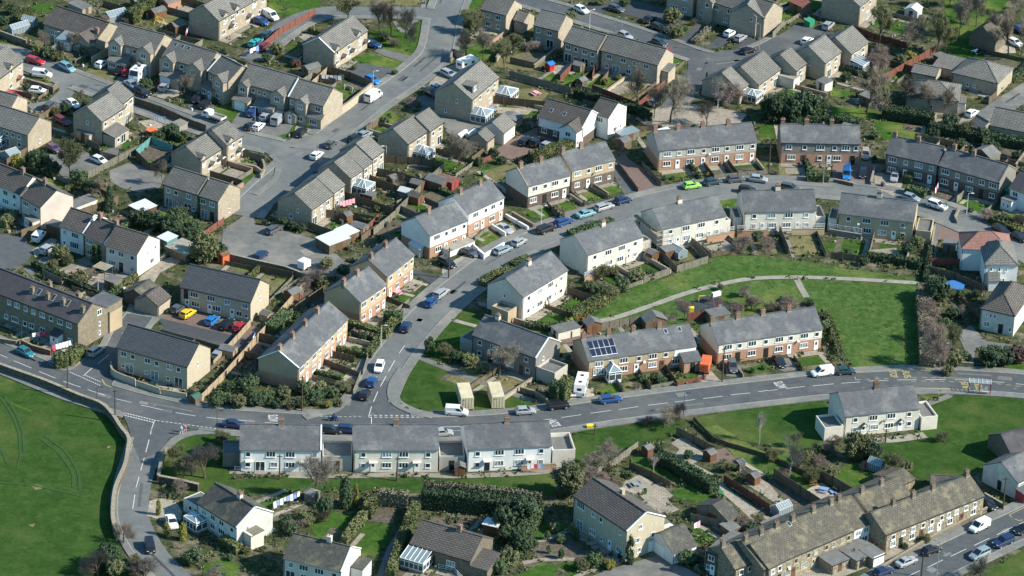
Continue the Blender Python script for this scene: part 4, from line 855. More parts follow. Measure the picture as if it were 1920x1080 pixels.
# ---------------- lawns, fields, gardens ----------------
LAWNS = '''field|field|-400,560 -60,655 0,696 60,717 130,748 200,782 228,802 240,830 236,860 222,900 213,940 212,990 228,1040 245,1100 200,1200 -500,1300
meadow|roughgrass|1096,604 1160,592 1230,567 1300,543 1370,526 1420,520 1490,519 1722,528 1722,522 1600,505 1520,492 1420,480 1350,480 1296,500 1230,530 1160,555 1130,580
meadow|roughgrass|1110,612 1160,598 1230,574 1300,550 1370,533 1420,526 1490,524 1500,540 1512,560 1440,585 1340,602 1250,612
meadow|roughgrass|1500,524 1720,534 1732,620 1728,680 1660,688 1600,690 1575,650 1545,600 1512,560
lawn|field|750,745 780,672 800,678 850,698 890,715 950,738 1000,757 1000,762 960,768 830,770 770,765 752,755
lawn|field|800,660 812,640 840,600 890,612 888,640 880,665 860,680 830,684 806,668
lawn|field|852,596 862,582 890,580 900,600 893,610
lawn|field|1050,590 1070,560 1120,572 1130,585 1090,604 1010,610 1000,598
lawn|field|1300,785 1400,765 1540,745 1570,790 1540,830 1500,850 1450,830 1380,830 1320,815
lawn|field|1710,800 1735,765 1790,740 1860,738 1940,748 1940,830 1860,880 1800,898 1740,905 1660,870 1640,835 1730,825
lawn|grass|1720,745 1775,738 1740,752
lawn|field|1700,820 1740,835 1720,850 1650,848 1640,830
lawn|field|1050,830 1090,808 1180,796 1290,785 1270,815 1220,830 1150,870 1060,885
lawn|field|400,905 520,893 640,898 760,896 860,898 1000,892 1040,888 1040,930 900,935 780,925 700,920 600,918 500,925 430,925
lawn|field|300,905 304,860 330,830 370,812 440,812 450,840 445,880 430,905 380,925 330,930
lawn|grass|580,980 620,960 665,965 650,1010 620,1020 590,1012
lawn|grass|670,1000 685,980 735,985 728,1020 700,1045 668,1030
lawn|grass|500,975 560,950 580,975 550,990 520,990
lawn|grass|380,1060 420,1045 450,1060 440,1100 380,1100
lawn|grass|1000,985 1050,975 1080,1000 1060,1020 1010,1020
lawn|grass|970,1080 1010,1058 1050,1056 1040,1085
lawn|grass|1180,860 1240,850 1290,890 1280,905 1200,880
lawn|grass|1260,920 1300,912 1330,930 1320,945 1270,935
lawn|drygrass|1020,350 1060,332 1080,345 1040,372
lawn|roughgrass|1330,800 1440,850 1500,870 1500,930 1440,900 1380,860
lawn|roughgrass|1440,830 1530,860 1560,910 1530,930 1480,890
lawn|grass|1560,885 1620,860 1640,900 1600,922 1575,915
lawn|grass|1700,915 1720,905 1745,920 1740,935 1705,930
lawn|grass|540,235 560,225 600,232 580,262 545,260 512,255
lawn|grass|660,112 690,98 768,120 758,140 735,142 690,128
lawn|grass|690,60 790,40 800,70 790,100 770,112 720,95 700,80
lawn|grass|495,0 600,-4 598,22 560,35 510,22
lawn|grass|850,0 910,-5 900,10 870,30 850,32
lawn|grass|870,95 900,80 930,95 900,120 870,115
lawn|drygrass|930,110 1000,95 1030,110 1010,135 960,130 925,125
lawn|drygrass|930,170 1010,165 1030,175 1010,195 950,195
lawn|grass|700,210 730,205 750,222 722,240 700,230
lawn|grass|400,205 425,192 458,205 435,225 410,222
lawn|grass|310,30 350,35 330,48 300,45
lawn|grass|50,10 100,5 110,22 70,25
lawn|grass|-10,75 30,82 50,95 30,100 -10,90
lawn|grass|410,330 440,310 470,305 490,320 470,345 440,350
lawn|grass|425,312 450,295 475,300 465,310 440,320
lawn|grass|1420,20 1440,10 1450,30 1430,45
lawn|grass|1270,55 1300,40 1302,52 1275,75
lawn|grass|1392,105 1425,75 1460,80 1440,100
lawn|grass|1440,5 1540,0 1530,18 1470,12
lawn|grass|1160,165 1190,160 1215,178 1180,185
lawn|grass|1255,112 1280,105 1285,125 1262,140 1250,130
lawn|grass|1030,145 1060,140 1062,152 1040,158
lawn|grass|1780,112 1775,60 1770,-10 1900,-10 1860,40 1850,90 1920,108 1920,130 1850,118
lawn|grass|1560,200 1640,205 1650,222 1560,225
lawn|grass|1640,150 1670,160 1665,190 1620,190
lawn|grass|1640,225 1740,235 1760,260 1640,262
lawn|grass|1420,235 1470,230 1465,262 1425,262
lawn|drygrass|1460,305 1500,300 1510,325 1460,330
lawn|grass|1280,315 1320,310 1325,330 1285,335
lawn|grass|1330,315 1365,312 1365,324 1335,326
lawn|grass|1375,308 1432,306 1440,322 1380,325
lawn|drygrass|1240,325 1268,320 1275,335 1245,340
lawn|grass|1345,378 1385,370 1388,390 1360,392
lawn|grass|985,395 1010,382 1040,400 1020,410 995,408
lawn|grass|1045,378 1065,372 1085,395 1060,402
lawn|drygrass|1078,366 1105,354 1122,364 1095,377
lawn|grass|1112,352 1145,340 1168,358 1135,368
lawn|grass|880,445 905,428 935,445 915,462
lawn|grass|620,430 660,430 672,440 640,450
lawn|grass|900,315 950,310 950,335 920,340 890,330
lawn|grass|925,285 960,275 990,290 960,300
lawn|grass|960,295 1000,285 1010,298 975,312
lawn|grass|420,500 470,492 490,505 480,515 440,512
lawn|grass|510,525 555,515 560,540 525,570 515,560
lawn|grass|150,530 200,510 230,530 210,555 165,545
lawn|grass|100,505 140,490 145,505 110,520
lawn|grass|260,285 285,280 300,295 275,308
lawn|grass|190,275 235,262 250,275 200,285
lawn|grass|740,555 790,548 792,562 750,570
lawn|drygrass|690,605 730,598 735,615 700,625
lawn|grass|640,650 690,640 700,655 660,670
lawn|grass|600,700 640,692 660,708 620,720
lawn|grass|1120,728 1160,718 1165,732 1140,745
lawn|drygrass|1165,720 1200,712 1210,728 1172,735
lawn|grass|1270,708 1300,698 1312,712 1278,720
lawn|drygrass|1500,672 1545,665 1560,685 1510,695
lawn|grass|1400,690 1440,680 1445,695 1405,702
lawn|grass|1790,370 1830,372 1850,395 1840,410 1795,400
lawn|grass|1540,455 1620,455 1625,470 1560,475
lawn|grass|1390,450 1450,445 1440,470 1380,470
lawn|grass|1300,470 1330,462 1345,480 1310,488
lawn|grass|1180,540 1250,520 1250,540 1190,550
lawn|drygrass|670,-8 800,-8 790,10 680,10
lawn|grass|1840,600 1870,610 1860,625 1830,615
lawn|grass|1760,700 1820,700 1810,690 1770,685
lawn|grass|1830,700 1920,680 1920,700 1880,706
verge|grass|950,495 1000,465 1060,440 1090,432 1096,437 1040,455 990,480 960,500
verge|field|1840,1080 1920,1030 1990,1000 1990,1120 1840,1120
verge|grass|60,770 0,745 0,750 60,775
vegetable_bed|soil|695,955 740,955 738,982 690,978
vegetable_bed|soil|700,420 790,405 800,420 720,440
patio|soil|990,1020 1060,1010 1110,1040 1070,1055 1010,1050
patio|flags|1165,905 1200,890 1225,905 1195,930 1170,918
patio|flags|1200,930 1240,920 1260,945 1230,958
patio|flags|1280,835 1340,850 1300,870 1340,890 1300,900 1260,860
patio|flags|1340,900 1420,955 1450,975 1420,985 1360,930
patio|flags|1500,925 1540,905 1600,945 1560,955
patio|flags|615,725 640,712 660,690 690,690 650,730
patio|gravel|1460,900 1500,920 1530,960 1500,970 1440,925
patio|blockpave|1300,855 1360,840 1380,860 1330,870
patio|concrete|540,890 600,892 600,898 540,896
patio|blockpave|1060,635 1110,625 1115,640 1065,650
patio|flags|260,228 300,222 320,235 280,245
patio|gravel|1620,470 1680,465 1690,480 1640,485
patio|flags|30,155 60,165 50,175 20,165
patio|flags|1030,125 1070,120 1080,140 1040,140
patio|gravel|1110,170 1160,160 1200,170 1150,180
patio|flags|920,200 1000,205 990,215 930,212
patio|flags|1840,85 1900,78 1905,100 1850,100
patio|gravel|1258,832 1280,817 1332,858 1296,858
patio|gravel|1276,862 1300,876 1345,900 1362,910 1336,914 1298,892
patio|tank|1340,918 1357,910 1376,922 1362,933
patio|blockpave|1362,933 1380,926 1442,966 1440,982 1418,976 1384,952
vegetable_bed|soil|1440,905 1456,898 1548,968 1530,985 1500,975
vegetable_bed|soil|1210,850 1226,843 1262,868 1250,878
patio|concrete|1174,905 1198,896 1218,908 1194,922
patio|flags|1214,912 1236,906 1262,930 1240,945 1212,930
vegetable_bed|gravel|1395,905 1420,895 1500,950 1485,962 1440,935
lawn|grass|1228,878 1250,872 1290,898 1272,908
lawn|grass|1300,935 1335,925 1362,950 1340,962
lawn|roughgrass|1320,802 1345,797 1560,925 1530,935
vegetable_bed|soil|700,335 760,332 770,345 710,350
vegetable_bed|soil|640,400 700,405 705,418 650,412
patio|gravel|770,300 815,302 812,315 765,312
patio|flags|690,475 712,462 720,470 700,484
patio|concrete|560,470 600,460 612,470 575,482
vegetable_bed|soil|220,30 258,5 275,10 240,35
patio|gravel|560,70 590,55 600,66 575,80
lawn|grass|540,85 565,78 580,95 555,108
lawn|grass|600,170 640,160 660,178 612,200
patio|flags|1100,178 1150,196 1140,200 1095,184
lawn|grass|1150,182 1200,188 1210,200 1170,200
lawn|drygrass|1070,140 1100,145 1090,160 1062,154
patio|flags|1180,148 1215,160 1205,168 1172,156
patio|concrete|1600,185 1650,180 1655,190 1605,196
lawn|grass|1560,165 1600,172 1590,185 1555,180
patio|gravel|1750,225 1780,220 1790,235 1765,240
lawn|grass|1810,215 1845,210 1850,222 1815,228
vegetable_bed|soil|1462,905 1472,902 1530,942 1520,948
vegetable_bed|gravel|1405,893 1415,890 1465,922 1455,928
vegetable_bed|soil|1200,846 1208,843 1232,862 1222,866
vegetable_bed|soil|1356,868 1372,864 1420,892 1404,898
patio|flags|1378,862 1386,860 1436,890 1428,893
vegetable_bed|soil|1310,848 1322,846 1350,866 1338,870
vegetable_bed|soil|1296,906 1306,904 1330,920 1320,923
play_surface|rubbersurf|1262,580 1322,555 1352,560 1372,580 1300,592'''
random.seed(5)
ZONES = []
for ln in LAWNS.split('\n'):
    nm, mt, pp = ln.split('|'); ZONES.append(('green' if mt == 'field' and nm == 'lawn' else nm, [G(*(float(v) for v in q.split(','))) for q in pp.split()])); sheet(nm, [tuple(float(v) for v in q.split(',')) for q in pp.split()], mt, 'a' if nm not in ('patio','vegetable_bed') else 'b')
for pts in ([(58,912),(66,909),(80,911),(79,917),(66,919)],[(200,838),(206,836),(208,839),(201,841)],[(52,985),(66,982),(62,990)],[(1572,497),(1583,495),(1585,500),(1574,502)],[(1690,640),(1700,636),(1706,642),(1694,646)]): sheet('bare_patch', pts, 'drygrass', 'b')
# wheel tracks across the field
for pts in ([(0,745),(20,775),(34,810),(38,850),(32,880)],[(8,742),(28,772),(42,808),(46,850)],[(75,822),(110,850),(135,885),(138,915)],[(85,818),(122,846),(146,885),(150,920)],[(-10,820),(6,850),(14,870)],[(0,905),(70,912),(150,930)]):
    path('wheel_track', pts, .55, 'leaf_dark' if 0 else 'track', .075) if 'track' in MATS else (M('track',(.026,.062,.014),(.038,.082,.020),1,rnd=0), path('wheel_track', pts, .38, 'track', .075))
# ---------------- automatic place words ----------------
AUTO = []    # (obj, description, px, py)
def npx(v):
    d = v-CAM; z = d.dot(Fw); return 960+FPX*d.dot(Rt)/z, 540-FPX*d.dot(Up)/z
BPX = []
def auto(o, desc, cat, px, py, group=None):
    o['category'] = cat
    if group: o['group'] = group
    AUTO.append((o, desc, px, py))
def finish_labels():
    b = [(*npx(Vector((x, y, 2))), s) for x, y, s, H in BLD if s]
    by = {}
    for o, desc, px, py in AUTO:
        bx, by_, s = min(b, key=lambda q: (q[0]-px)**2+((q[1]-py)*1.7)**2)
        dx, dy = px-bx, (py-by_)*1.5
        rel = ('right of' if dx > 0 else 'left of') if abs(dx) > abs(dy)*1.1 else ('below' if dy > 0 else 'above')
        by.setdefault(f'{desc} {rel} {s}', []).append((px, o))
    OT = lambda i: ORD[i] if i < len(ORD) else f'{i+1}th'
    ORD = ['', 'second', 'third', 'fourth', 'fifth', 'sixth', 'seventh', 'eighth', 'ninth', 'tenth', 'eleventh', 'twelfth', 'thirteenth', 'fourteenth']
    for k, v in by.items():
        v.sort(key=lambda q: q[0]); n = len(v)
        for i, (_, o) in enumerate(v):
            q = '' if n == 1 else ', leftmost' if i == 0 else ', rightmost' if i == n-1 else f', {OT(i)} from left'
            w_ = (k+q).split()
            o['label'] = ' '.join(w_ if len(w_) <= 16 else [x for x in w_ if x not in ('the','a','its')][:16])
# ---------------- vehicles ----------------
CT = { # L, W, z0, nose z, cowl z, belt z, roof z, base x0,x1, top x0,x1, tail z, side windows, wheel r
 'hatch':(4.0,1.74,.2,.72,.98,.98,1.47,.10,2.95,.50,2.15,.95,[(.06,.38),(.42,.92)],.31),
 'estate':(4.6,1.78,.2,.72,.98,.98,1.47,.08,3.30,.35,2.45,.98,[(.05,.28),(.31,.58),(.61,.94)],.32),
 'saloon':(4.55,1.78,.2,.70,.95,.95,1.43,.75,3.30,1.30,2.50,.98,[(.10,.48),(.52,.92)],.32),
 'suv':(4.5,1.86,.28,.95,1.14,1.14,1.72,.06,3.20,.28,2.45,1.14,[(.05,.28),(.31,.58),(.61,.94)],.37),
 'mpv':(4.35,1.78,.2,.78,1.05,1.05,1.66,.06,3.45,.30,2.35,1.02,[(.05,.26),(.29,.55),(.58,.94)],.32),
 'van':(4.45,1.80,.22,.85,1.10,1.10,1.85,.03,3.55,.06,2.75,1.10,[(.68,.95)],.32),
 'bigvan':(5.3,1.95,.24,1.0,1.25,1.25,2.25,.03,4.65,.06,3.9,1.2,[(.76,.95)],.35)}
CMESH = {}
def car_meshes(t):
    if t in CMESH: return CMESH[t]
    L, W, z0, zn, zc, zb, zr, b0, b1, t0, t1, zt, sw, wr = CT[t]; w = W/2; ox = -L/2
    st = [(0,zt*.62,.86),(.06,zt*.93,.95),(.3,zt,1.0),(b0+.5,zb,1.0),(b1-.15,zc,1.0),(L-.9,zc-.06 if zc-zn<.35 else (zc+zn)/2+.06,.99),(L-.25,zn+.04,.93),(L-.05,zn-.08,.84),(L,zn-.25,.76)]
    m = MB(); S_ = []
    for x, zz, k in st:
        ww = w*k; zl = z0+.05 if 0 < x < L else z0+.18
        S_.append([(ox+x,y,z) for y, z in ((-ww*.92,zl),(-ww,zl+.16),(-ww,zz-.16),(-ww*.93,zz-.03),(-ww*.6,zz),(ww*.6,zz),(ww*.93,zz-.03),(ww,zz-.16),(ww,zl+.16),(ww*.92,zl))])
    for a, b in zip(S_[:-1], S_[1:]):
        for i in range(10): m.poly([a[i], b[i], b[(i+1)%10], a[(i+1)%10]])
    m.poly(S_[0]); m.poly(S_[-1][::-1])
    wb, wt = w*.93, w*.78 if 'van' not in t else w*.90
    B = [(ox+b0,-wb,zb-.04),(ox+b1,-wb,zc-.04),(ox+b1,wb,zc-.04),(ox+b0,wb,zb-.04)]; T = [(ox+t0,-wt,zr-.04),(ox+t1,-wt,zr-.04),(ox+t1,wt,zr-.04),(ox+t0,wt,zr-.04)]
    for i in range(4): m.poly([B[i],B[(i+1)%4],T[(i+1)%4],T[i]])
    T2 = [(T[0][0]+.1,-wt*.85,zr),(T[1][0]-.12,-wt*.85,zr),(T[1][0]-.12,wt*.85,zr),(T[0][0]+.1,wt*.85,zr)]
    for i in range(4): m.poly([T[i],T[(i+1)%4],T2[(i+1)%4],T2[i]])
    m.poly(T2)
    def quad(a, b, c, d, u0, u1, v0, v1, off):
        a, b, c, d = map(Vector, (a, b, c, d)); P = lambda u, v: (a.lerp(b, u)).lerp(d.lerp(c, u), v)
        n = (b-a).cross(d-a).normalized()*off; return [P(u0,v0)+n, P(u1,v0)+n, P(u1,v1)+n, P(u0,v1)+n]
    sd1 = MB(); sd2 = MB()
    for u0, u1 in sw:
        sd1.poly(quad(B[0],B[1],T[1],T[0],u0,u1,.16,.86,.014)); sd2.poly(quad(B[2],B[3],T[3],T[2],1-u1,1-u0,.16,.86,.014))
    ws = MB().poly(quad(B[1],B[2],T[2],T[1],.06,.94,.08,.94,.014)); rw_ = MB().poly(quad(B[3],B[0],T[0],T[3],.10,.90,.2 if 'van' not in t else .35,.88,.014))
    g = 'cartglass'
    D = dict(body=m.mesh('body','paint_w',False), g=[('side_window',sd1.mesh('side_window',g,False)),('side_window',sd2.mesh('side_window',g,False)),('windscreen',ws.mesh('windscreen',g,False)),('rear_window',rw_.mesh('rear_window',g,False))])
    wh = MB().tube((0,-.11,0),(0,.11,0),wr,wr,12); rm = MB().tube((0,-.125,0),(0,.125,0),wr*.6,wr*.6,8)
    D['wh'] = (wh.mesh('wheel','rubber',False), rm.mesh('rim','rim',False)); D['wp'] = [(ox+L*.19,s*(w-.09),wr) for s in (-1,1)]+[(ox+L*.81,s*(w-.09),wr) for s in (-1,1)]
    hl = MB().box(-.06,.03,-.17,.17,-.07,.07); D['hl'] = hl.mesh('headlight','lampclear',False); D['hp'] = [(L/2-.10,s*w*.62,zn-.10) for s in (-1,1)]
    tl = MB().box(-.03,.05,-.09,.09,-.14,.14); D['tl'] = tl.mesh('tail_light','lampred',False); D['tp'] = [(-L/2+.03,s*w*.72,zt*.75) for s in (-1,1)]
    np_ = MB().box(-.02,.03,-.26,.26,-.06,.06); D['np'] = np_.mesh('number_plate','plate',False); D['npp'] = [(L/2-.01,0,.42),(-L/2-.01,0,.55)]
    CMESH[t] = D; return D
PC = {'w':(.78,.78,.77),'k':(.012,.013,.016),'s':(.42,.43,.44),'g':(.10,.105,.115),'n':(.012,.028,.085),'b':(.012,.06,.20),'B':(.015,.17,.46),'r':(.42,.02,.03),'m':(.16,.015,.025),'t':(.03,.20,.24),'T':(.02,.36,.36),
      'y':(.85,.50,.02),'l':(.30,.62,.10),'c':(.22,.42,.47),'h':(.30,.36,.39),'d':(.02,.05,.06),'p':(.13,.06,.14),'o':(.34,.28,.26)}
for k, c in PC.items(): paint(k, c, metal=.25 if k in 'sgcht' else 0)
def mkcar(t, col):
    D = car_meshes(t); r = empty('car_proto', (0,0,0))
    b = link('body', D['body'], r); b.material_slots[0].link = 'OBJECT'; b.material_slots[0].material = MATS['paint_'+col]
    for nm, me in D['g']: link(nm, me, r)
    for p in D['wp']: wl = link('wheel', D['wh'][0], r, p); link('rim', D['wh'][1], wl)
    for p in D['hp']: link('headlight', D['hl'], r, p)
    for p in D['tp']: link('tail_light', D['tl'], r, p)
    for p in D['npp']: link('number_plate', D['np'], r, p)
    return r
CP = {}
CARS = '''66,119,30,8,estate,r|red estate car at the kerb beside the leafy verge, top left
126,132,30,15,mpv,c|light blue people carrier parked along the leafy verge
191,125,26,-16,hatch,w|white hatchback on the sandy drive beside the hedge wall
225,137,22,-19,hatch,k|black hatchback left of the motorhome
239,140,20,-20,hatch,r|red car squeezed between the black hatchback and the motorhome
247,164,22,14,saloon,h|silver-grey car in the shade behind the motorhome's nose
267,179,30,14,suv,k|black car at the kerb just below the motorhome
308,168,24,-22,hatch,s|silver car on the drive beside the leafless bush
370,189,22,-24,estate,k|black estate, left one of two side by side before the one-gabled house
384,200,22,-24,estate,k|black estate, right one of two side by side before the one-gabled house
79,145,30,3,van,w|white van behind the yellow-topped wall
71,175,33,3,hatch,w|white hatchback below the yellow-topped wall
24,185,28,8,hatch,r|bright red hatchback at the left edge garden
94,204,22,-19,suv,g|dark grey car in the middle of the cul-de-sac arm
137,200,22,13,hatch,w|white hatchback beside the stepped semi's shrubs
117,232,30,16,estate,m|maroon car in the shade of the stepped semi
473,216,18,-20,hatch,b|blue car poking out beside the white-garage house
472,242,28,-12,hatch,k|dark car beside the white lamp post on the estate road
477,86,18,-14,hatch,T|turquoise small car by the top red fence
508,35,28,15,van,w|white van facing right below the round lawn
489,45,26,9,hatch,b|blue hatchback beside the white van at the top
500,69,22,-22,estate,d|dark teal estate beside the red-brown fence
483,84,20,-20,hatch,T|turquoise hatchback in the queue by the red-brown fence
494,92,20,-20,suv,m|dark maroon car nearest the red-brown fence end
699,88,22,6,hatch,b|blue hatchback beside the terrace of three's end
698,155,24,11,hatch,B|bright blue hatchback on the broad tarmac drive
700,187,30,-19,bigvan,w|large white van at the kerb by the long garden wall
842,144,26,12,estate,s|silver estate on the gravel by the white caravan
808,180,28,13,estate,k|black estate in shade left of the box-dormered house
821,172,26,12,hatch,h|silver-blue car behind the black estate in shade
484,210,20,-16,hatch,b|blue hatchback under the end house by the garden wall
498,224,22,-20,hatch,s|silver hatchback between the blue car and the white camper van
522,230,26,-26,bigvan,s|silver-white high-roofed van in front of the end house
485,242,18,-16,hatch,w|white hatchback at the drive mouth beside the silver-white van
564,253,22,-24,estate,k|black estate beside the small front lawn
620,275,24,-24,hatch,g|dark grey car parked nose-up outside the staggered row
668,263,30,-14,estate,k|dark estate at the kerb above the staggered row
684,257,28,-14,hatch,h|grey-blue hatchback at the kerb above the staggered row
594,296,24,-19,hatch,w|white hatchback alone on the turning circle
514,435,22,-12,estate,g|grey estate in the far corner of the car park
489,484,24,-21,estate,n|navy estate in the middle of the car park's left edge
946,434,22,13,saloon,s|silver coupe on the raised drive of the white pair
943,474,32,-14,estate,h|silver-blue estate at the kerb below the white pair
879,478,28,12,saloon,g|dark grey saloon on the drive of the bright white house
838,499,30,15,mpv,k|black car on the drive beside the telegraph pole
973,459,27,-16,hatch,s|silver hatchback parked just right of the silver-blue estate
1024,435,30,-11,suv,k|black off-roader, leftmost of five parked along the curve
1057,421,30,-11,estate,b|bright blue estate on the curve, second of five
1098,406,34,-10,saloon,c|pale silver-blue saloon on the curve, middle one of five
1133,393,32,-10,estate,s|silver estate on the curve, fourth of five
1168,381,30,-8,hatch,n|navy hatchback on the curve, rightmost of five
1297,353,33,-5,hatch,l|lime green hatchback on the curve below the orange-brick terrace
1336,346,31,-6,hatch,d|dark teal hatchback right of the lime green car
1379,341,31,-3,hatch,g|grey hatchback between the teal and silver hatchbacks
1422,341,31,4,hatch,s|silver hatchback beside the picket fence end
1401,361,31,3,hatch,k|black hatchback on the near kerb opposite the picket fence
1481,358,36,7,mpv,g|dark grey people carrier above the pale semi on the bank
1708,376,30,9,hatch,h|silver hatchback by the dark hedge on the right of the curve
1757,391,36,12,suv,w|white crossover below the right grey terrace
1877,437,32,18,estate,k|black estate behind the red-roofed house
1911,450,28,14,hatch,k|black hatchback leaving the frame behind the red-roofed house
1617,330,-1,26,hatch,k|black hatchback on the block drive right of the blue van
1677,337,-6,22,hatch,s|silver hatchback on the pale drive of the left grey terrace
1622,294,-1,24,estate,o|pinkish silver car between the two grey terraces
985,269,24,-18,estate,k|black saloon, leftmost of three on the block-paved drive
1006,272,24,-18,suv,k|black off-roader, middle of three on the block-paved drive
1026,277,26,-13,hatch,s|silver hatchback, rightmost of three beside the long clipped hedge
1090,23,28,13,hatch,w|white hatchback at the kerb of the top road
1155,21,24,8,hatch,g|dark grey hatchback on the top tarmac drive
1217,40,24,-15,saloon,k|black car, upper of two beside the round bushes
1236,57,24,10,estate,k|black car, lower of two beside the round bushes
1236,85,26,11,hatch,d|dark teal car behind the grey roof of the long terrace
1251,104,12,18,hatch,r|red car showing at the gable of the long terrace
1369,67,22,-13,hatch,w|white car, left one of two on the small drive
1388,76,24,-15,hatch,s|silver car, right one of two on the small drive
1402,100,26,-8,hatch,k|black hatchback at the end of the grass strip
1228,196,22,-15,hatch,s|silver car in the gravel yard below the red fence
1553,53,22,-19,mpv,s|silver people carrier beside the green tank
1513,81,22,-16,hatch,w|white hatchback alone on the parking court
1903,85,26,12,hatch,w|white car at the right edge beside the mossy cottage
1913,61,20,10,hatch,b|blue car at the right edge above the white one
1822,217,24,-15,hatch,w|white car on the drive of the smaller hipped bungalow
1786,231,26,-14,hatch,n|navy car beside the leafless hedge, left of the single garage
48,666,30,15,hatch,t|dark teal hatchback driving along the main road at the left
180,664,24,-16,mpv,s|silver people carrier in the shade of the old terrace
335,584,22,-14,hatch,g|grey car behind the yellow one
352,593,26,-16,hatch,y|yellow hatchback in the parking bays
398,606,24,-20,hatch,B|bright blue hatchback in the parking bays
425,613,24,-22,estate,k|black estate between the blue and red cars
450,618,24,-22,hatch,r|red hatchback at the right end of the parking bays
411,668,20,-20,estate,h|silver estate behind the pale gable of the new block
438,801,32,3,saloon,n|dark saloon on the main road left of the white semis
101,284,24,12,hatch,p|purple hatchback beside the sunlit gable
187,306,28,11,hatch,w|white hatchback below the grey garden fence
73,449,22,-24,van,w|white van with ladders in the lane beside the pinkish gable
91,473,24,-14,suv,s|silver off-roader below the white van with ladders
827,555,24,-18,estate,s|silver estate above the blue hatchback on the hill
808,572,22,-20,hatch,b|blue hatchback on the hill below the silver estate
761,618,15,-26,mpv,n|dark blue people carrier on the hill beside the clipped hedge
711,693,-8,24,hatch,w|white hatchback coming down to the junction
697,721,10,-20,hatch,b|blue hatchback between the white and black cars
684,745,12,-21,hatch,k|black hatchback nearest the give way line
856,778,40,3,van,w|white van on the main road in front of the containers
985,776,32,-2,hatch,s|silver hatchback at the kerb right of the containers
1046,766,38,-4,suv,k|black off-roader between the silver and blue cars
1144,754,38,-5,estate,b|bright blue estate driving past the solar-panelled terrace
1070,738,6,24,hatch,w|white car squeezed between the camper and the tall hedge
1373,693,6,22,mpv,g|dark grey people carrier on the drive by the telegraph pole
1461,683,10,15,saloon,k|black saloon on the drive before the cream terrace
1541,704,-36,5,van,w|white van on the main road by the long lawn
1585,701,34,-2,hatch,d|dark green-black hatchback behind the white van, at the bus stop end
281,1030,5,26,mpv,k|black car going down the lane at the bottom left
322,984,12,26,saloon,w|white car with an open dark back on the lane-side drive
620,812,22,2,hatch,k|dark car at the left, glimpsed between the leftmost and middle semis
655,811,30,2,estate,n|navy car at the right, glimpsed between the leftmost and middle semis
830,817,30,-2,hatch,s|silver car glimpsed between the middle and rightmost semis
1836,993,-30,15,van,w|white van on the kerb of the lower road
1880,1022,-30,13,suv,n|navy off-roader by the grass verge of the lower road
1836,1045,-28,13,mpv,h|silver-blue people carrier behind the leafless roadside bush
1746,1037,32,-12,hatch,k|black hatchback below the stepped stone row
1699,1059,32,-13,saloon,s|silver coupe on the kerb below the stepped stone row
1656,1077,30,-12,hatch,n|navy car half out of frame at the bottom
1853,951,22,16,hatch,k|black car on the path end beside the stepped stone row
1918,998,-14,7,hatch,k|dark car cut by the right edge on the lower road
1172,72,26,12,hatch,s|silver car roof showing behind the long grey terrace'''
KN = {'hatch':'parked_car','estate':'estate_car','saloon':'saloon_car','suv':'off_road_car','mpv':'people_carrier','van':'delivery_van','bigvan':'delivery_van'}
CG = {'hatch':'car','estate':'car','saloon':'car','suv':'car','mpv':'car','van':'van','bigvan':'van'}
for ln in CARS.split('\n'):
    d, lab = ln.split('|'); x, y, dx, dy, t, c = d.split(','); x, y, dx, dy = float(x), float(y), float(dx), float(dy)
    if (t, c) not in CP:
        CP[(t, c)] = make_proto(mkcar, t, c)
    o = copy_tree(CP[(t, c)]); o.name = KN[t]; p = G(x, y); o.location = (p.x, p.y, .10); o.rotation_euler.z = vdir(x, y, dx, dy)
    tag(o, lab, CG[t], 'cars and vans parked or driving')
def veh(name, label, cat, x, y, dx, dy): 
    p = G(x, y); o = empty(name, (p.x, p.y, .1), vdir(x, y, dx, dy)); tag(o, label, cat); return o
def wheels(r, pts, rad=.34):
    for p in pts:
        w_ = MB().tube((0,-.12,0),(0,.12,0),rad,rad,12).build('wheel','rubber',r,p); MB().tube((0,-.135,0),(0,.135,0),rad*.55,rad*.55,8).build('rim','rim',w_)
def boxbody(r, L, W, z0, z1, cut=.8, cutz=1.2, mat='paint_w', name='body'):
    m = MB(); w = W/2; prof = [(-L/2,z0),(L/2,z0),(L/2,z0+cutz*.75),(L/2-.1,z0+cutz),(L/2-cut,z1-.08),(L/2-cut-.25,z1),(-L/2+.12,z1),(-L/2,z1-.12)]
    m.poly([(a,-w,b) for a, b in prof]); m.poly([(a,w,b) for a, b in prof][::-1])
    for i in range(len(prof)):
        a, b = prof[i], prof[(i+1)%len(prof)]; m.poly([(a[0],-w,a[1]),(a[0],w,a[1]),(b[0],w,b[1]),(b[0],-w,b[1])])
    return m.build(name, mat, r)
r = veh('motorhome','large white motorhome on the shared drive between the estate cars','motorhome',262,146,-30,26)
boxbody(r,7.0,2.3,.35,2.9,.7,1.1); wheels(r,[(s*2.2,t*1.02,.34) for s in (-1,1) for t in (-1,1)])
MB().poly([(3.38,-1.0,1.75),(3.38,1.0,1.75),(2.86,.9,2.78),(2.86,-.9,2.78)]).build('windscreen','cartglass',r,(.03,0,.02))
for s in (-1,1):
    for x0, x1 in ((1.9,2.5),(.2,1.1),(-2.4,-1.4)): MB().box(x0,x1,s*1.15-.02,s*1.15+.02,1.7,2.3).build('side_window','cartglass',r)
for x in (-2,.3,1.8): MB().box(x-.35,x+.35,-.35,.35,2.9,3.0).build('roof_hatch','glassroof' if x != .3 else 'cartglass',r)
r = veh('motorhome','white camper van parked nose-in beside the tan terrace and hedge','motorhome',1089,734,-10,34)
boxbody(r,5.9,2.15,.35,2.75,.5,1.1); wheels(r,[(s*1.8,t*.98,.34) for s in (-1,1) for t in (-1,1)])
MB().box(2.96,2.985,-.45,.45,1.6,2.15).build('rear_window','cartglass',r)
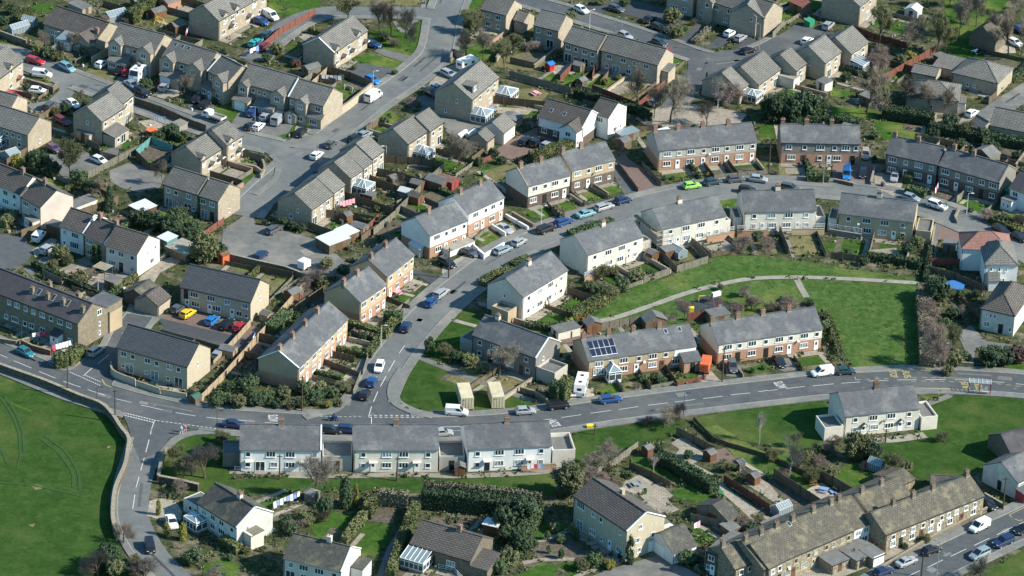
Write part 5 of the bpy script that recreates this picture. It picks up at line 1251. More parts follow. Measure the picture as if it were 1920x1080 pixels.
for x0,x1 in ((-1.8,-1.0),(.2,1.2)):
    for s in (-1,1): MB().box(x0,x1,s*1.075-.02,s*1.075+.02,1.6,2.2).build('side_window','cartglass',r)
for x in (-1.3,1.4): MB().box(x-.3,x+.3,-.3,.3,2.75,2.84).build('roof_hatch','cartglass',r)
for s in (-1,1): MB().box(2.94,3.0,s*.9-.08,s*.9+.08,.7,1.1).build('tail_light','lampred',r)
r = veh('caravan','white touring caravan on gravel beside the stone wall, roof hatch open','caravan',876,128,32,-12)
boxbody(r,5.2,2.1,.4,2.5,.5,1.3); wheels(r,[(0,-.95,.32),(0,.95,.32)],.32)
for s in (-1,1):
    for x0, x1 in ((-1.9,-1.1),(.3,1.2)): MB().box(x0,x1,s*1.05-.02,s*1.05+.02,1.3,1.9).build('side_window','cartglass',r)
MB().box(-2.63,-2.6,-.6,.6,1.3,1.9).build('rear_window','cartglass',r); MB().box(-.3,.3,-.3,.3,2.5,2.6).build('roof_hatch','metal',r)
r = veh('box_van','bright orange box van backed onto the drive between two brick terraces','van',1322,694,-10,30)
boxbody(r,4.2,1.8,.5,2.25,.15,1.4,'orangebox'); wheels(r,[(1.5,-.85,.34),(1.5,.85,.34),(-1.4,-.85,.34),(-1.4,.85,.34)])
MB().box(2.1,2.13,-.8,.8,.6,2.05).build('rear_door','orangebox',r); MB().box(2.13,2.15,-.02,.02,.6,2.05).build('door_seam','darkmetal',r)
r = veh('pickup_truck','white dropside pickup truck on the estate road above the brown fence','truck',400,225,-40,-14)
boxbody(r,2.2,1.85,.45,1.95,.6,.75,name='cab').location = (1.65,0,0)
fl = MB(); fl.box(-2.9,.5,-1.0,1.0,.85,.95); fl.build('load_bed','gravel',r)
for a in ((-2.9,.5,-1.0,-.93),(-2.9,.5,.93,1.0),(-2.9,-2.83,-.93,.93),(.43,.5,-.93,.93)): MB().box(*a,.95,1.35).build('dropside','whitemetal',r)
wheels(r,[(1.7,-.85,.36),(1.7,.85,.36),(-1.7,-.85,.36),(-1.7,.85,.36)],.36); MB().box(1.3,2.1,-.94,.94,1.25,1.75).build('side_window','cartglass',r)
MB().poly([(2.78,-.8,1.25),(2.78,.8,1.25),(2.22,.75,1.86),(2.22,-.75,1.86)]).build('windscreen','cartglass',r,(.02,0,.02))
o = copy_tree(CP[('van','B')] if ('van','B') in CP else make_proto(mkcar,'van','B')); o.name='delivery_van'; p=G(1587,333); o.location=(p.x,p.y,.1); o.rotation_euler.z=vdir(1587,333,-1,26); tag(o,'bright blue van nose to the road with stacked ladders on its roof','van')
lm = MB()
for y in (-.55,-.25,.05,.35,.6): lm.bar((-2.9,y,2.15),(1.3,y,2.05),.07,.07)
for i in range(13): lm.bar((-2.8+i*.33,-.55,2.2),(-2.8+i*.33,.6,2.2),.05,.05)
for x in (-1.6,.8): lm.box(x-.04,x+.04,-.75,.75,1.83,2.02)
lo_ = lm.build('ladder','bluep',None,(p.x,p.y,.1),o.rotation_euler.z); tag(lo_,'bundle of blue ladders lashed on the bright blue van','ladder')
for (x,y,lab) in ((866,257,'small boat under a white cover, left one beside the square garage'),(884,255,'small boat under a white cover, right one beside the square garage')):
    p = G(x,y); r = empty('covered_boat',(p.x,p.y,0),vdir(x,y,22,-16)); tag(r,lab,'boat'); m = MB()
    pts=[(-2,-.8,.9),(1.2,-.8,.9),(2.3,0,1.0),(1.2,.8,.9),(-2,.8,.9)]; rd=[(-2,0,1.5),(1.2,0,1.4)]
    m.poly([pts[0],pts[1],rd[1],rd[0]]); m.poly([pts[1],pts[2],rd[1]]); m.poly([pts[2],pts[3],rd[1]]); m.poly([pts[3],pts[4],rd[0],rd[1]]); m.poly([pts[4],pts[0],rd[0]]); m.build('cover','whitecloth',r)
    h_=MB(); b_=[(a*.92,c*.7,.35) for a,c,_ in pts]
    for i in range(5): h_.poly([pts[i],b_[i],b_[(i+1)%5],pts[(i+1)%5]])
    h_.poly(b_); h_.build('hull','whitemetal',r); MB().bar((-1.6,0,.3),(3,0,.3),.1,.1).build('trailer','metal',r)
r = veh('box_trailer','small white box trailer alone at the car park corner','trailer',570,504,20,-12)
boxbody(r,2.4,1.7,.4,2.0,.12,1.4,'paint_w'); wheels(r,[(0,-.9,.3),(0,.9,.3)],.3); MB().bar((1.2,0,.45),(2.2,0,.4),.1,.1).build('drawbar','darkmetal',r)
# ---------------- people ----------------
def person(x, y, ang, top, bot, label, pose='walk', hair='pole'):
    p = G(x, y); r = empty('person', (p.x, p.y, .2 if pose == 'walk' else .1), ang); tag(r, label, 'person')
    V = []; E = []; RR = []
    def ch(pts, par=None):
        prev = par
        for q, rad in pts:
            V.append(q); RR.append(rad); i = len(V)-1
            if prev is not None: E.append((prev, i))
            prev = i
        return prev
    if pose == 'walk':
        pel = ch([((0,0,.95),.15)]); st = ch([((0,0,1.15),.14),((0.02,0,1.38),.17),((.02,0,1.50),.07),((.03,0,1.60),.09),((.04,0,1.70),.095),((.04,0,1.77),.06)], pel); neck = pel+3; chs = pel+2
        for s, f in ((-1,1),(1,-1)):
            ch([((.02,s*.10,.9),.11),((f*.16,s*.10,.5),.075),((f*.30-.05,s*.10,.09),.05),((f*.30+.10,s*.10,.05),.045)], pel)
            ch([((.02,s*.21,1.42),.06),((-f*.14,s*.25,1.15),.048),((-f*.12+.14,s*.25,.93),.036),((-f*.12+.2,s*.25,.84),.04)], chs)
    else:   # riding
        pel = ch([((-.25,0,.85),.16)]); ch([((-.15,0,1.05),.15),((.02,0,1.25),.17),((.10,0,1.36),.08),((.16,0,1.46),.13),((.18,0,1.55),.13)], pel); chs = pel+2
        for s in (-1,1):
            ch([((-.15,s*.14,.82),.11),((.22,s*.22,.72),.08),((-.05,s*.22,.35),.06),((.10,s*.22,.30),.05)], pel)
            ch([((.05,s*.22,1.22),.065),((.25,s*.30,1.02),.05),((.50,s*.28,.98),.045)], chs)
    me = bpy.data.meshes.new('person_body'); me.from_pydata(V, E, [])
    o = link('body', me, r); sk = o.modifiers.new('skin', 'SKIN')
    for i, sv in enumerate(me.skin_vertices[0].data): sv.radius = (RR[i], RR[i]); sv.use_root = (i == 0)
    ss = o.modifiers.new('sub', 'SUBSURF'); ss.levels = 1; ss.render_levels = 1
    me.materials.append(MATS['skin'] if pose == 'walk' else MATS['black'])
    if pose == 'walk':
        MB().tube((.0,0,.93),(.02,0,1.47),.19,.23,10).build('shirt', top, r)
        for s, f in ((-1,1),(1,-1)):
            lg = MB(); lg.tube((f*.16,s*.10,.5),(.0,s*.10,.98),.09,.14,8); lg.tube((f*.28-.05,s*.10,.12),(f*.16,s*.10,.5),.07,.09,8); lg.build('trouser_leg', bot, r)
            MB().tube((-f*.12,s*.25,1.16),(.02,s*.20,1.43),.06,.08,8).build('sleeve', top, r)
        MB().tube((.02,0,1.70),(.02,0,1.84),.115,.08,8).build('hair', hair, r)
    else: MB().tube((.15,0,1.42),(.18,0,1.66),.15,.12,8).build('helmet', 'black', r)
    return r
M('greycloth',(.6,.58,.58)); M('pinkcloth',(.62,.33,.35)); M('denim',(.16,.2,.3)); M('hairbrown',(.2,.12,.07))
person(340,816,R(60),'whitecloth','greycloth','person in pale clothes walking at the corner, nearer the frame bottom',hair='whitecloth')
person(347,812,R(60),'pinkcloth','pinkcloth','person in pink clothes walking beside the pale-clothed one',hair='hairbrown')
person(1029,576,R(-40),'whitecloth','black','person in a white top standing in the garden of the tan and cream semi',hair='hairbrown')
person(542,262,R(20),'pinkcloth','denim','small person in pink on the grass beside the black estate',hair='hairbrown').scale=(.75,.75,.75)
a_ = vdir(624,790,20,0)
p = G(624,790); r = empty('motorcycle',(p.x,p.y,.09),a_); tag(r,'dark blue motorcycle riding along the main road left of the junction','motorcycle')
m = MB(); m.bar((-.7,0,.62),(.45,0,.72),.26,.3); m.bar((-.1,0,.85),(.45,0,.95),.3,.22); m.bar((.45,0,.75),(.85,0,.9),.34,.35); m.bar((-.95,0,.85),(-.5,0,.78),.2,.12); m.build('fairing','paint_b',r)
MB().bar((-.4,0,.45),(.35,0,.42),.3,.34).build('engine','darkmetal',r); MB().bar((.75,0,.95),(.66,0,.3),.1,.1).build('fork','metal',r); MB().bar((.5,-.35,1.03),(.5,.35,1.03),.05,.05).build('handlebar','black',r)
for x in (-.68,.74):
    w_=MB().tube((x,-.07,.31),(x,.07,.31),.31,.31,14).build('wheel','rubber',r); MB().tube((x,-.08,.31),(x,.08,.31),.17,.17,8).build('rim','rim',w_)
MB().box(.93,1.0,-.1,.1,.8,.95).build('headlight','lampclear',r)
person(624,790,a_,None,None,'motorcycle rider in black leathers and helmet crouched over the dark blue motorcycle','ride')
# ---------------- shipping containers ----------------
def cont(x, y, dx, dy, label):
    p = G(x, y); a = vdir(x, y, dx, dy); r = empty('shipping_container',(p.x,p.y,0),a); tag(r,label,'container','containers on the green')
    L,W,H = 6.06,2.44,2.59; m = MB()
    m.box(0,W,.0,L,.25,H-.02)
    for i in range(20):
        y0 = .25+i*.285
        m.box(-.03,0,y0,y0+.15,.35,H-.2); m.box(W,W+.03,y0,y0+.15,.35,H-.2)
    for i in range(19): m.box(.12,W-.12,.3+i*.3,.45+i*.3,H-.02,H+.012)
    m.build('body','container',r); f = MB()
    for xx in (0,W-.14):
        for yy in (-.04,L-.1): f.box(xx-.02,xx+.16,yy,yy+.14,.13,H+.02)
    for zz in (.13,H-.12): f.box(.16,W-.16,-.035,.0,zz,zz+.13)
    f.build('corner_post','container',r)
    for k in (0,1):
        d = MB(); x0 = .15+k*1.08; d.box(x0,x0+1.05,-.02,-.001,.28,H-.14)
        for j in range(3): d.box(x0+.03,x0+1.02,-.035,-.02,.35+j*.75,.35+j*.75+.6)
        dd = d.build('door','container',r)
        for xx in (.28,.78): MB().tube((x0+xx,-.07,.3),(x0+xx,-.07,H-.15),.022,.022,6).build('locking_bar','darkmetal',dd)
    t = MB(); rr = random.Random(4)
    for j,(n,z) in enumerate(((7,2.12),(5,1.98))):
        for i in range(n): t.box(.22+i*.1,.28+i*.1,-.045,-.036,z,z+.09)
    t.build('marking_plate','black',r)
    MB().box(W-.2,W+.1,-.35,0,.0,.22).build('support_block','concrete',r)
cont(864,768.5,24,-1,'cream shipping container, left of the two on the green')
cont(922,766.5,24,-1,'cream shipping container, right of the two, a dark slot on its near side')
# ---------------- trees and plants ----------------
def rdir(rg): 
    t = rg.uniform(0,2*math.pi); z = rg.uniform(-1,1); s = math.sqrt(1-z*z); return Vector((s*math.cos(t), s*math.sin(t), z))
def bare_tree(seed, dense=1.0, twigm='twig', bark='bark', up=.75, wide=.55, leaf=None):       # unit tree: height 10 m, crown radius ~4 m
    rg = random.Random(seed); tr = MB(); tw = MB(); ends = []
    def grow(p, d, L, r, lv):
        n = 3; q = p
        for i in range(n):
            d2 = (d+rdir(rg)*.16).normalized(); q2 = q+d2*L/n; r2 = r*(1-.28/n*(i+1))
            tr.tube(q, q2, r*(1-.28/n*i), r2, 5 if lv < 2 else 3, 0, False); q = q2; d = d2
            if lv < 4 and (lv > 0 or i == n-1 or i == n-2):
                for _ in range(1 if lv else 2):
                    s = rdir(rg); s = (d*up+(s-d*s.dot(d)).normalized()*wide*rg.uniform(.7,1.4)+Vector((0,0,.18))).normalized(); grow(q, s, L*rg.uniform(.55,.78), r2*.6, lv+1)
        if lv < 4: grow(q, (d+rdir(rg)*.3).normalized(), L*.6, r*.62, lv+1)
        if lv >= 2: ends.append((q, d))
    grow(Vector((0,0,0)), Vector((0,0,1)), 3.0, .2, 0)
    for q, d in ends:
        for _ in range(int(7*dense)):
            s = (d*.6+rdir(rg)*.8+Vector((0,0,.15))).normalized(); L = rg.uniform(.5,1.15); a = q+rdir(rg)*.25; b = a+s*L; w = s.orthogonal().normalized()*rg.uniform(.014,.026)
            tw.poly([a-w, a+w, b])
        if leaf:
            for _ in range(leaf):
                c = q+rdir(rg)*rg.uniform(.1,.7); n = rdir(rg); a = n.orthogonal()*.07; b = n.cross(a).normalized()*.07; tw.poly([c-a-b,c+a-b,c+a+b,c-a+b], 1)
    zs = max(v[2] for v in tw.v)/10; tr.v = [(x/zs,y/zs,z/zs) for x,y,z in tr.v]; tw.v = [(x/zs,y/zs,z/zs) for x,y,z in tw.v]
    return tr.mesh('trunk', bark, False), tw.mesh('crown', [twigm, leaf and 'leaf_olive' or twigm], False)
def leafball(rg, n, shape='ball', ls=.16, core=True, clump=26):     # unit: radius 1, height 2 (0..2)
    m = MB(); cl = []
    for _ in range(clump):
        d = rdir(rg); k = rg.uniform(.45,1.0)
        if shape == 'cone': z = rg.random()**1.3; rr = (1-z)*.85+.08; t = rg.uniform(0,6.28); c = Vector((math.cos(t)*rr*.8, math.sin(t)*rr*.8, z*1.85+.12)); s = .22*(1.25-z)+.05
        elif shape == 'col': z = rg.random(); rr = .7*math.sqrt(max(.06,1-abs(2*z-.9)**2.6)); t = rg.uniform(0,6.28); c = Vector((math.cos(t)*rr*.7, math.sin(t)*rr*.7, z*1.85+.1)); s = .26
        elif shape == 'lump': c = Vector((d.x*k*.85, d.y*k*.85, 1+d.z*k*.75)); s = rg.uniform(.10,.30)
        else: c = Vector((d.x*k*.72, d.y*k*.72, 1+d.z*k*.72)); s = rg.uniform(.24,.34)
        cl.append((c, s))
    for i in range(n):
        c, s = cl[i % clump]; d = rdir(rg); p = c+d*s*rg.uniform(.6,1.35)
        nn = (d*.8+rdir(rg)*.55+Vector((0,0,.25))).normalized(); a = nn.orthogonal().normalized(); b = nn.cross(a); t = rg.uniform(0,6.28); a, b = a*math.cos(t)+b*math.sin(t), b*math.cos(t)-a*math.sin(t)
        q = ls*rg.uniform(.6,1.2); m.poly([p-a*q-b*q*.5, p+a*q-b*q*.5, p+a*q*.8+b*q*.5, p-a*q*.8+b*q*.5])
    if core:
        for c, s in cl:
            q = s*.72; k = len(m.v)
            for v in ((0,0,q),(q,0,0),(0,q,0),(-q,0,0),(0,-q,0),(0,0,-q)): m.v.append((c.x+v[0],c.y+v[1],c.z+v[2]))
            for f in ((0,1,2),(0,2,3),(0,3,4),(0,4,1),(5,2,1),(5,3,2),(5,4,3),(5,1,4)): m.f.append(tuple(k+j for j in f)); m.m.append(0)
    return m.mesh('foliage', 'leaf_mid', False)
rg = random.Random(11)
TR = {'B':[bare_tree(s,1.5) for s in (1,2,3)], 'R':[bare_tree(s,2.1,'twig_red',up=.6,wide=.75) for s in (4,5)], 'G':[bare_tree(s,1.3,'twig_green',leaf=9) for s in (6,7)],'b':[bare_tree(8,.5,'twig','birchbark',up=.8,wide=.5)]}
LB = {'ball':[leafball(rg,2200,ls=.055,clump=60) for _ in range(2)], 'lump':[leafball(rg,3000,'lump',.062,clump=c) for c in (90,60,120)], 'cone':[leafball(rg,2200,'cone',.06,clump=90)], 'col':[leafball(rg,1800,'col',.065,clump=60)]}
tk = MB().tube((0,0,0),(0,0,.6),.07,.05,6).mesh('trunk','bark',False)
KIND = {'E':('lump','leaf_dark','evergreen_tree','dark evergreen tree','tree'),'C':('cone','leaf_dark','conifer','dark pointed conifer','conifer'),'K':('col','leaf_dark','cypress','dark columnar cypress','tree'),
 'd':('lump','leaf_dark','bush','dark green bush','bush'),'m':('lump','leaf_mid','bush','mid-green bush','bush'),'o':('lump','leaf_olive','bush','olive-green bush','bush'),'n':('lump','leaf_brown','bush','brown twiggy bush','bush'),
 'Y':('lump','leaf_yellow','bush','yellow-flowering bush','bush'),'p':('lump','leaf_purple','bush','purple-leaved bush','bush'),'u':('col','leaf_rust','conifer','rusty gold conifer','conifer'),'q':('ball','leaf_mid','topiary_bush','clipped round bush','topiary'),
 'g':('col','leaf_yellow','conifer','golden conifer','conifer'),'v':('lump','leaf_olive','tree','olive-green leafy tree','tree'),'f':('lump','leaf_pink','flowering_bush','pink-flowered bush','bush')}
BK = {'B':('bare_tree','leafless brown tree'),'R':('bare_tree','reddish leafless tree'),'G':('budding_tree','budding pale-green tree'),'b':('birch_tree','slender pale-barked birch')}
TREES = '''712,60,62,56,B 734,66,70,60,B 760,70,62,50,B 769,88,45,32,B 652,42,46,50,G 873,106,52,44,B 906,114,58,46,B 946,137,66,44,G 884,62,44,50,G 962,104,42,34,G 932,50,34,34,B
1197,208,98,64,B 1226,222,66,36,B 1257,230,92,70,B 1325,236,50,46,B 1346,205,68,18,b 1369,206,52,56,R 1324,163,27,13,C 1260,48,0,38,o 1266,75,0,34,o 1648,84,80,48,G 1700,106,74,66,B 1756,106,88,46,G 1771,102,56,36,G
1797,74,84,48,B 1806,34,52,36,B 1830,50,64,42,B 1890,106,96,58,B 1913,112,88,56,B 1862,82,64,44,B 1780,14,42,36,B 1842,20,44,36,B 1900,30,50,46,B 1740,14,40,40,B 1625,214,92,72,B 1690,202,64,48,B 1742,216,66,42,B 1770,216,56,34,B
1455,228,52,44,E 1480,230,50,44,E 1508,228,62,50,E 1532,224,48,42,E 1438,220,44,30,E 1465,216,48,40,E 1706,118,0,26,Y 1690,125,0,26,o 1660,120,0,36,n 1640,132,0,36,n 1655,190,0,30,d 1780,248,0,40,d 1810,262,0,36,n 1840,268,0,36,d
132,333,74,54,G 31,318,34,24,Y 75,326,46,44,E 100,332,34,32,E 60,312,34,30,E 148,352,0,40,m 167,366,0,34,d 190,372,44,44,B 205,394,46,26,C 305,345,54,22,B 262,428,0,44,d 290,434,0,46,d 320,446,0,50,d 348,456,0,34,d 335,424,0,44,m 362,446,0,40,m 373,404,30,13,g 382,498,0,56,v 412,486,0,34,d
20,425,0,26,o 112,492,0,38,o 98,506,0,24,o 150,535,0,34,o 168,528,0,26,n 180,496,40,24,m 190,488,0,16,Y 130,500,0,22,n 862,326,72,58,B 846,304,50,38,B 750,352,30,26,B 898,312,0,20,m 925,298,0,24,d 940,310,0,20,d 880,300,40,34,B 715,348,0,18,o 775,350,0,18,m 708,398,0,16,o 712,388,0,14,Y
530,428,0,24,d 548,433,0,22,d 565,436,0,20,d 612,506,0,28,o 592,532,0,40,n 575,545,0,28,n 606,546,0,30,o 632,440,0,12,Y 1132,528,0,34,n 1150,520,0,20,o 1166,548,0,32,m 1192,532,0,36,o 1104,548,0,26,m 1216,526,0,26,m 1140,566,0,36,n 1118,560,0,30,m 1388,442,0,22,n 1396,474,0,34,n 1430,470,0,30,n 1420,455,0,26,m
1690,452,0,28,m 1720,466,0,28,o 1702,480,0,28,d 1746,562,0,40,o 1757,566,54,48,E 1744,600,0,42,n 1762,690,86,52,R 1786,662,58,30,G 1790,690,0,36,o 1806,684,0,30,m 1776,706,0,26,o 1858,692,0,52,d 1880,688,0,44,d 1906,684,0,44,p 1745,640,48,36,R
1520,576,0,18,d 1534,602,0,20,d 1545,622,0,24,m 1560,646,0,20,m 1568,664,0,16,m 1450,592,0,30,n 1482,590,0,38,n 1410,586,0,36,n 1376,588,0,26,n 1283,604,44,42,B 1465,578,0,26,d 936,706,68,54,B 1050,752,0,30,d 1040,744,0,26,m 1058,736,0,24,d 805,662,34,22,m 832,672,0,32,n 856,682,0,28,m 880,690,0,34,o 906,702,0,28,o
405,766,0,28,m 424,760,0,30,m 446,768,0,34,o 430,742,0,32,d 462,744,0,40,m 480,764,0,34,d 500,757,0,32,m 518,768,0,24,d 530,752,0,34,o 546,770,0,22,o 570,742,0,34,m 590,762,0,38,d 600,738,0,28,o 622,748,0,30,m 634,764,0,20,o 644,738,0,28,n 656,728,0,20,n 616,766,0,16,Y 565,768,0,26,m 474,725,0,28,m 410,748,0,20,m
384,897,56,78,R 416,832,0,28,n 344,898,42,50,G 330,925,0,30,n 322,872,40,36,G 231,1020,44,38,R 200,1068,0,48,E 186,1086,0,54,n 216,1082,0,40,o 252,1062,0,26,n 272,1090,0,46,n 297,966,30,13,g 312,1004,26,16,g 343,1012,32,22,g 365,1062,0,42,q 392,1098,0,40,n 432,1052,0,16,m 462,1040,0,18,o
590,932,92,66,B 648,952,60,34,K 667,948,40,14,g 608,970,44,32,d 575,988,0,32,o 612,982,0,30,n 546,1006,0,36,m 534,990,0,30,d 562,1006,0,36,n 560,975,0,24,o 955,1064,0,42,o 935,1080,0,40,m 976,1046,0,50,E 950,1020,0,40,m 1107,892,54,60,B 1136,878,58,56,B 1065,936,0,64,v 1112,912,0,44,n 1226,890,42,34,b
985,992,0,58,E 945,1000,0,50,E 1180,1058,54,22,K 1026,1012,19,13,q 1002,1026,0,18,q 1029,1038,19,12,q 1052,1048,23,15,q 1072,1000,20,15,g 1079,1014,28,18,q 1095,1031,20,11,q 1040,1000,0,26,o 1050,1020,0,22,m 1126,1052,0,18,f 1114,1066,0,34,m 1142,1070,0,26,Y 1130,1064,0,22,m 1090,1072,0,30,o 1165,1048,0,16,d 1286,1062,0,40,m 1306,1055,0,18,d
1256,866,0,18,m 1166,906,0,12,Y 1150,900,0,24,o 1158,914,0,22,n 1140,888,0,22,n 1178,900,0,20,m 1245,802,44,62,B 1276,797,40,34,R 1424,832,72,26,b 1479,896,92,64,b 1500,880,0,34,n 1452,872,0,34,n 1462,900,0,26,n 1530,852,0,24,d 1552,850,0,26,n 1605,868,0,56,v 1634,872,0,40,E 1624,884,0,20,n 1672,890,42,44,G 1700,886,0,26,o
1570,832,0,20,n 1540,880,0,30,n 1512,870,0,30,o 1520,858,0,22,m 1560,900,0,30,o 1770,832,0,28,n 1366,890,0,26,n 1374,982,0,36,o 1394,992,0,30,n 1410,1008,0,34,d 1420,985,0,26,n 1602,1056,0,24,v 1735,1020,0,22,o 1697,1030,0,14,m 1838,1092,50,60,B 1640,905,0,18,o 1560,812,0,20,n
1235,850,0,18,d 1290,862,0,22,d 1345,935,0,14,o 1216,800,0,20,n 1495,840,34,30,B 1520,905,0,34,n 90,112,0,30,m 108,118,0,26,o 70,108,0,26,o 125,128,0,22,m 135,96,40,26,B 84,104,48,30,B 118,112,36,18,B 272,172,0,30,m 345,178,44,32,B 402,195,0,14,m 260,60,0,16,Y 5,50,0,24,d 20,30,0,26,d 0,15,0,26,d
150,195,30,14,B 160,205,0,20,d 122,215,0,24,d 105,218,0,18,n 86,160,0,16,Y 50,170,0,16,m 295,268,0,28,d 320,262,0,36,d 340,268,0,26,m 520,105,0,30,o 500,118,0,22,m 555,128,0,20,p 552,138,0,12,Y 775,198,0,18,n 785,204,0,14,m 722,235,0,20,m 730,226,0,14,n 740,142,0,14,m 664,132,0,12,m 720,80,0,24,d 740,92,0,22,n
1070,40,0,24,o 1126,12,0,22,o 1170,14,0,22,m 1370,45,0,14,m 1300,48,0,14,n 1030,100,0,14,n 1000,100,0,26,n 975,95,0,26,m 1085,160,0,16,m 1135,160,0,16,Y 1160,152,0,14,Y 1170,148,0,12,o 1640,165,0,20,o 1610,185,0,16,d 1585,155,0,24,d 1560,165,0,20,d 1838,188,0,10,m 1820,150,0,14,o
1060,325,0,12,q 1030,395,0,10,m 1262,338,0,12,q 1246,340,0,14,q 1302,333,12,8,n 1328,332,0,10,Y 1307,320,0,8,g 1510,300,28,16,K 1530,298,26,14,R 1455,330,0,12,n 1640,300,0,10,d 1750,392,0,20,n 1770,395,0,16,d 1820,400,0,14,m 1855,415,0,26,n 1880,425,0,30,m 1905,432,0,30,n
655,470,0,12,o 700,588,0,12,n 745,562,0,12,m 690,628,0,20,n 654,632,0,12,m 725,630,0,16,o 650,605,0,12,n 668,660,0,14,o 680,640,0,18,d 555,600,0,18,d 1128,740,0,9,Y 1118,738,0,9,Y 1205,718,0,20,m 1228,715,0,20,d 1240,722,0,20,d 1175,700,0,16,f 1192,728,0,14,n 1410,700,0,12,d 1432,694,0,12,m 1498,690,0,14,n
1390,560,0,26,n 1350,548,0,18,n 1620,500,0,22,d 1660,495,0,16,o 1590,480,0,18,m 1780,560,0,22,n 1800,600,0,26,n 1800,560,0,20,d 1785,600,0,30,d 1770,620,0,30,m 1830,560,0,20,d 1915,420,0,20,m 1916,330,0,20,d 1905,300,0,20,d 1860,290,0,30,d 1830,300,0,20,m 1800,280,0,24,m 1640,262,0,20,m 1750,262,0,26,d
1080,90,20,14,B 1045,160,0,12,o 1200,170,0,18,o 1240,60,0,16,d 1285,60,0,12,m 640,150,0,12,m 655,170,0,10,m 595,120,0,14,d 570,115,0,12,d 430,125,0,16,m 415,120,0,20,d 455,25,0,14,m 535,20,0,10,n 330,90,0,12,m 420,100,0,14,o 200,45,0,18,n 215,38,0,14,m 240,48,0,16,n'''
rt = random.Random(21); NTREE = 0
def scal(o, sx, sy, sz): o.scale = (sx, sy, sz)
for e in TREES.split():
    x, y, hp, wp, k = e.split(','); x, y, hp, wp = float(x), float(y), float(hp), float(wp)
    y0 = y if hp else y-wp*.12
    p = G(x, y0); v = vs(x, y); hw = v/math.cos(TH)
    rad = wp/2/hw; hm = hp/v if hp else 0
    if k in TR:
        tm, cm = rt.choice(TR[k]); nm, desc = BK[k]; r = empty(nm, (p.x,p.y,0), rt.uniform(0,6.28))
        link('trunk', tm, r); link('crown', cm, r); s = hm/10; sw = max(rad/3.9, s*.55); scal(r, sw, sw, s); auto(r, desc, 'tree', x, y-hp/2)
    elif k == 'n':                  # leafless see-through shrubs
        if not hm: hm = rad*1.9
        tm, cm = rt.choice(TR['R']+TR['G'][:1]+TR['B'][:1]); r = empty('bare_bush', (p.x,p.y,-.30*hm), rt.uniform(0,6.28)); link('trunk', tm, r); link('crown', cm, r)
        scal(r, rad/3.3, rad/3.3, hm*1.3/10); auto(r, ('small ' if hm < 1.6 else '')+'brown leafless bush', 'bush', x, y-hm*v/2)
    else:
        sh, mt, nm, desc, cat = KIND[k]
        if not hm: hm = rad*2*(.86 if k not in 'Ev' else 1.15)
        r = empty(nm, (p.x,p.y,-.05*hm), rt.uniform(0,6.28)); f = link('foliage', rt.choice(LB[sh]), r)
        f.material_slots[0].link = 'OBJECT'; f.material_slots[0].material = MATS[mt]; link('trunk', tk, r)
        j = rt.uniform(.9,1.1); scal(r, rad*1.08*j, rad*1.08/j, hm/1.9)
        size = 'tall' if hm > 4.5 else 'small' if hm < 1.6 else ''
        auto(r, (size+' '+desc).strip() if cat != 'tree' else desc, cat, x, y-hm*v/2)
# ---------------- hedges, fences, walls ----------------
def hedge(pts, h=1.6, w=1.1, mat='leaf_hedge', desc='clipped hedge', seed=0):
    P = [G(*p) for p in pts]; m = MB(); rg = random.Random(seed+len(AUTO)); o0 = P[0].copy()
    for a, b in zip(P[:-1], P[1:]):
        d = (b-a); L = d.length; t = d/L; n = Vector((-t.y,t.x,0)); a2 = a-o0
        T = Matrix(((t.x,n.x,0,a2.x),(t.y,n.y,0,a2.y),(0,0,1,0),(0,0,0,1)))
        k = max(1, int(L/1.3))
        for i in range(k):
            hh = h*rg.uniform(.86,.98); ww = w/2*rg.uniform(.82,.95); m.box(L*i/k-.08*rg.random(), L*(i+1)/k, -ww, ww, 0, hh, 0, T)
        for _ in range(int(w*h*30)):
            for xe in (0, L):
                c = T @ Vector((xe, rg.uniform(-w/2,w/2), rg.uniform(0,h))); e = rdir(rg); f = e.orthogonal().normalized()*.17; g_ = e.cross(f).normalized()*.12; m.poly([c-f-g_,c+f-g_,c+f+g_,c-f+g_])
        for _ in range(int(L*(w+2*h)*15)):
            u = rg.uniform(0, w+2*h); x = rg.uniform(-.1, L+.1)
            if u < h: q = (x,-w/2,u)
            elif u < h+w: q = (x,u-h-w/2,h+rg.uniform(-.05,.1))
            else: q = (x,w/2,u-h-w)
            c = T @ Vector(q); e = rdir(rg); f = e.orthogonal().normalized()*.17; g_ = e.cross(f).normalized()*.12
            m.poly([c-f-g_,c+f-g_,c+f+g_,c-f+g_])
    o = m.build('hedge', mat, None, (o0.x,o0.y,0), 0, False); mx = sum(p[0] for p in pts)/len(pts); my = sum(p[1] for p in pts)/len(pts)
    auto(o, desc, 'hedge', mx, my); return o
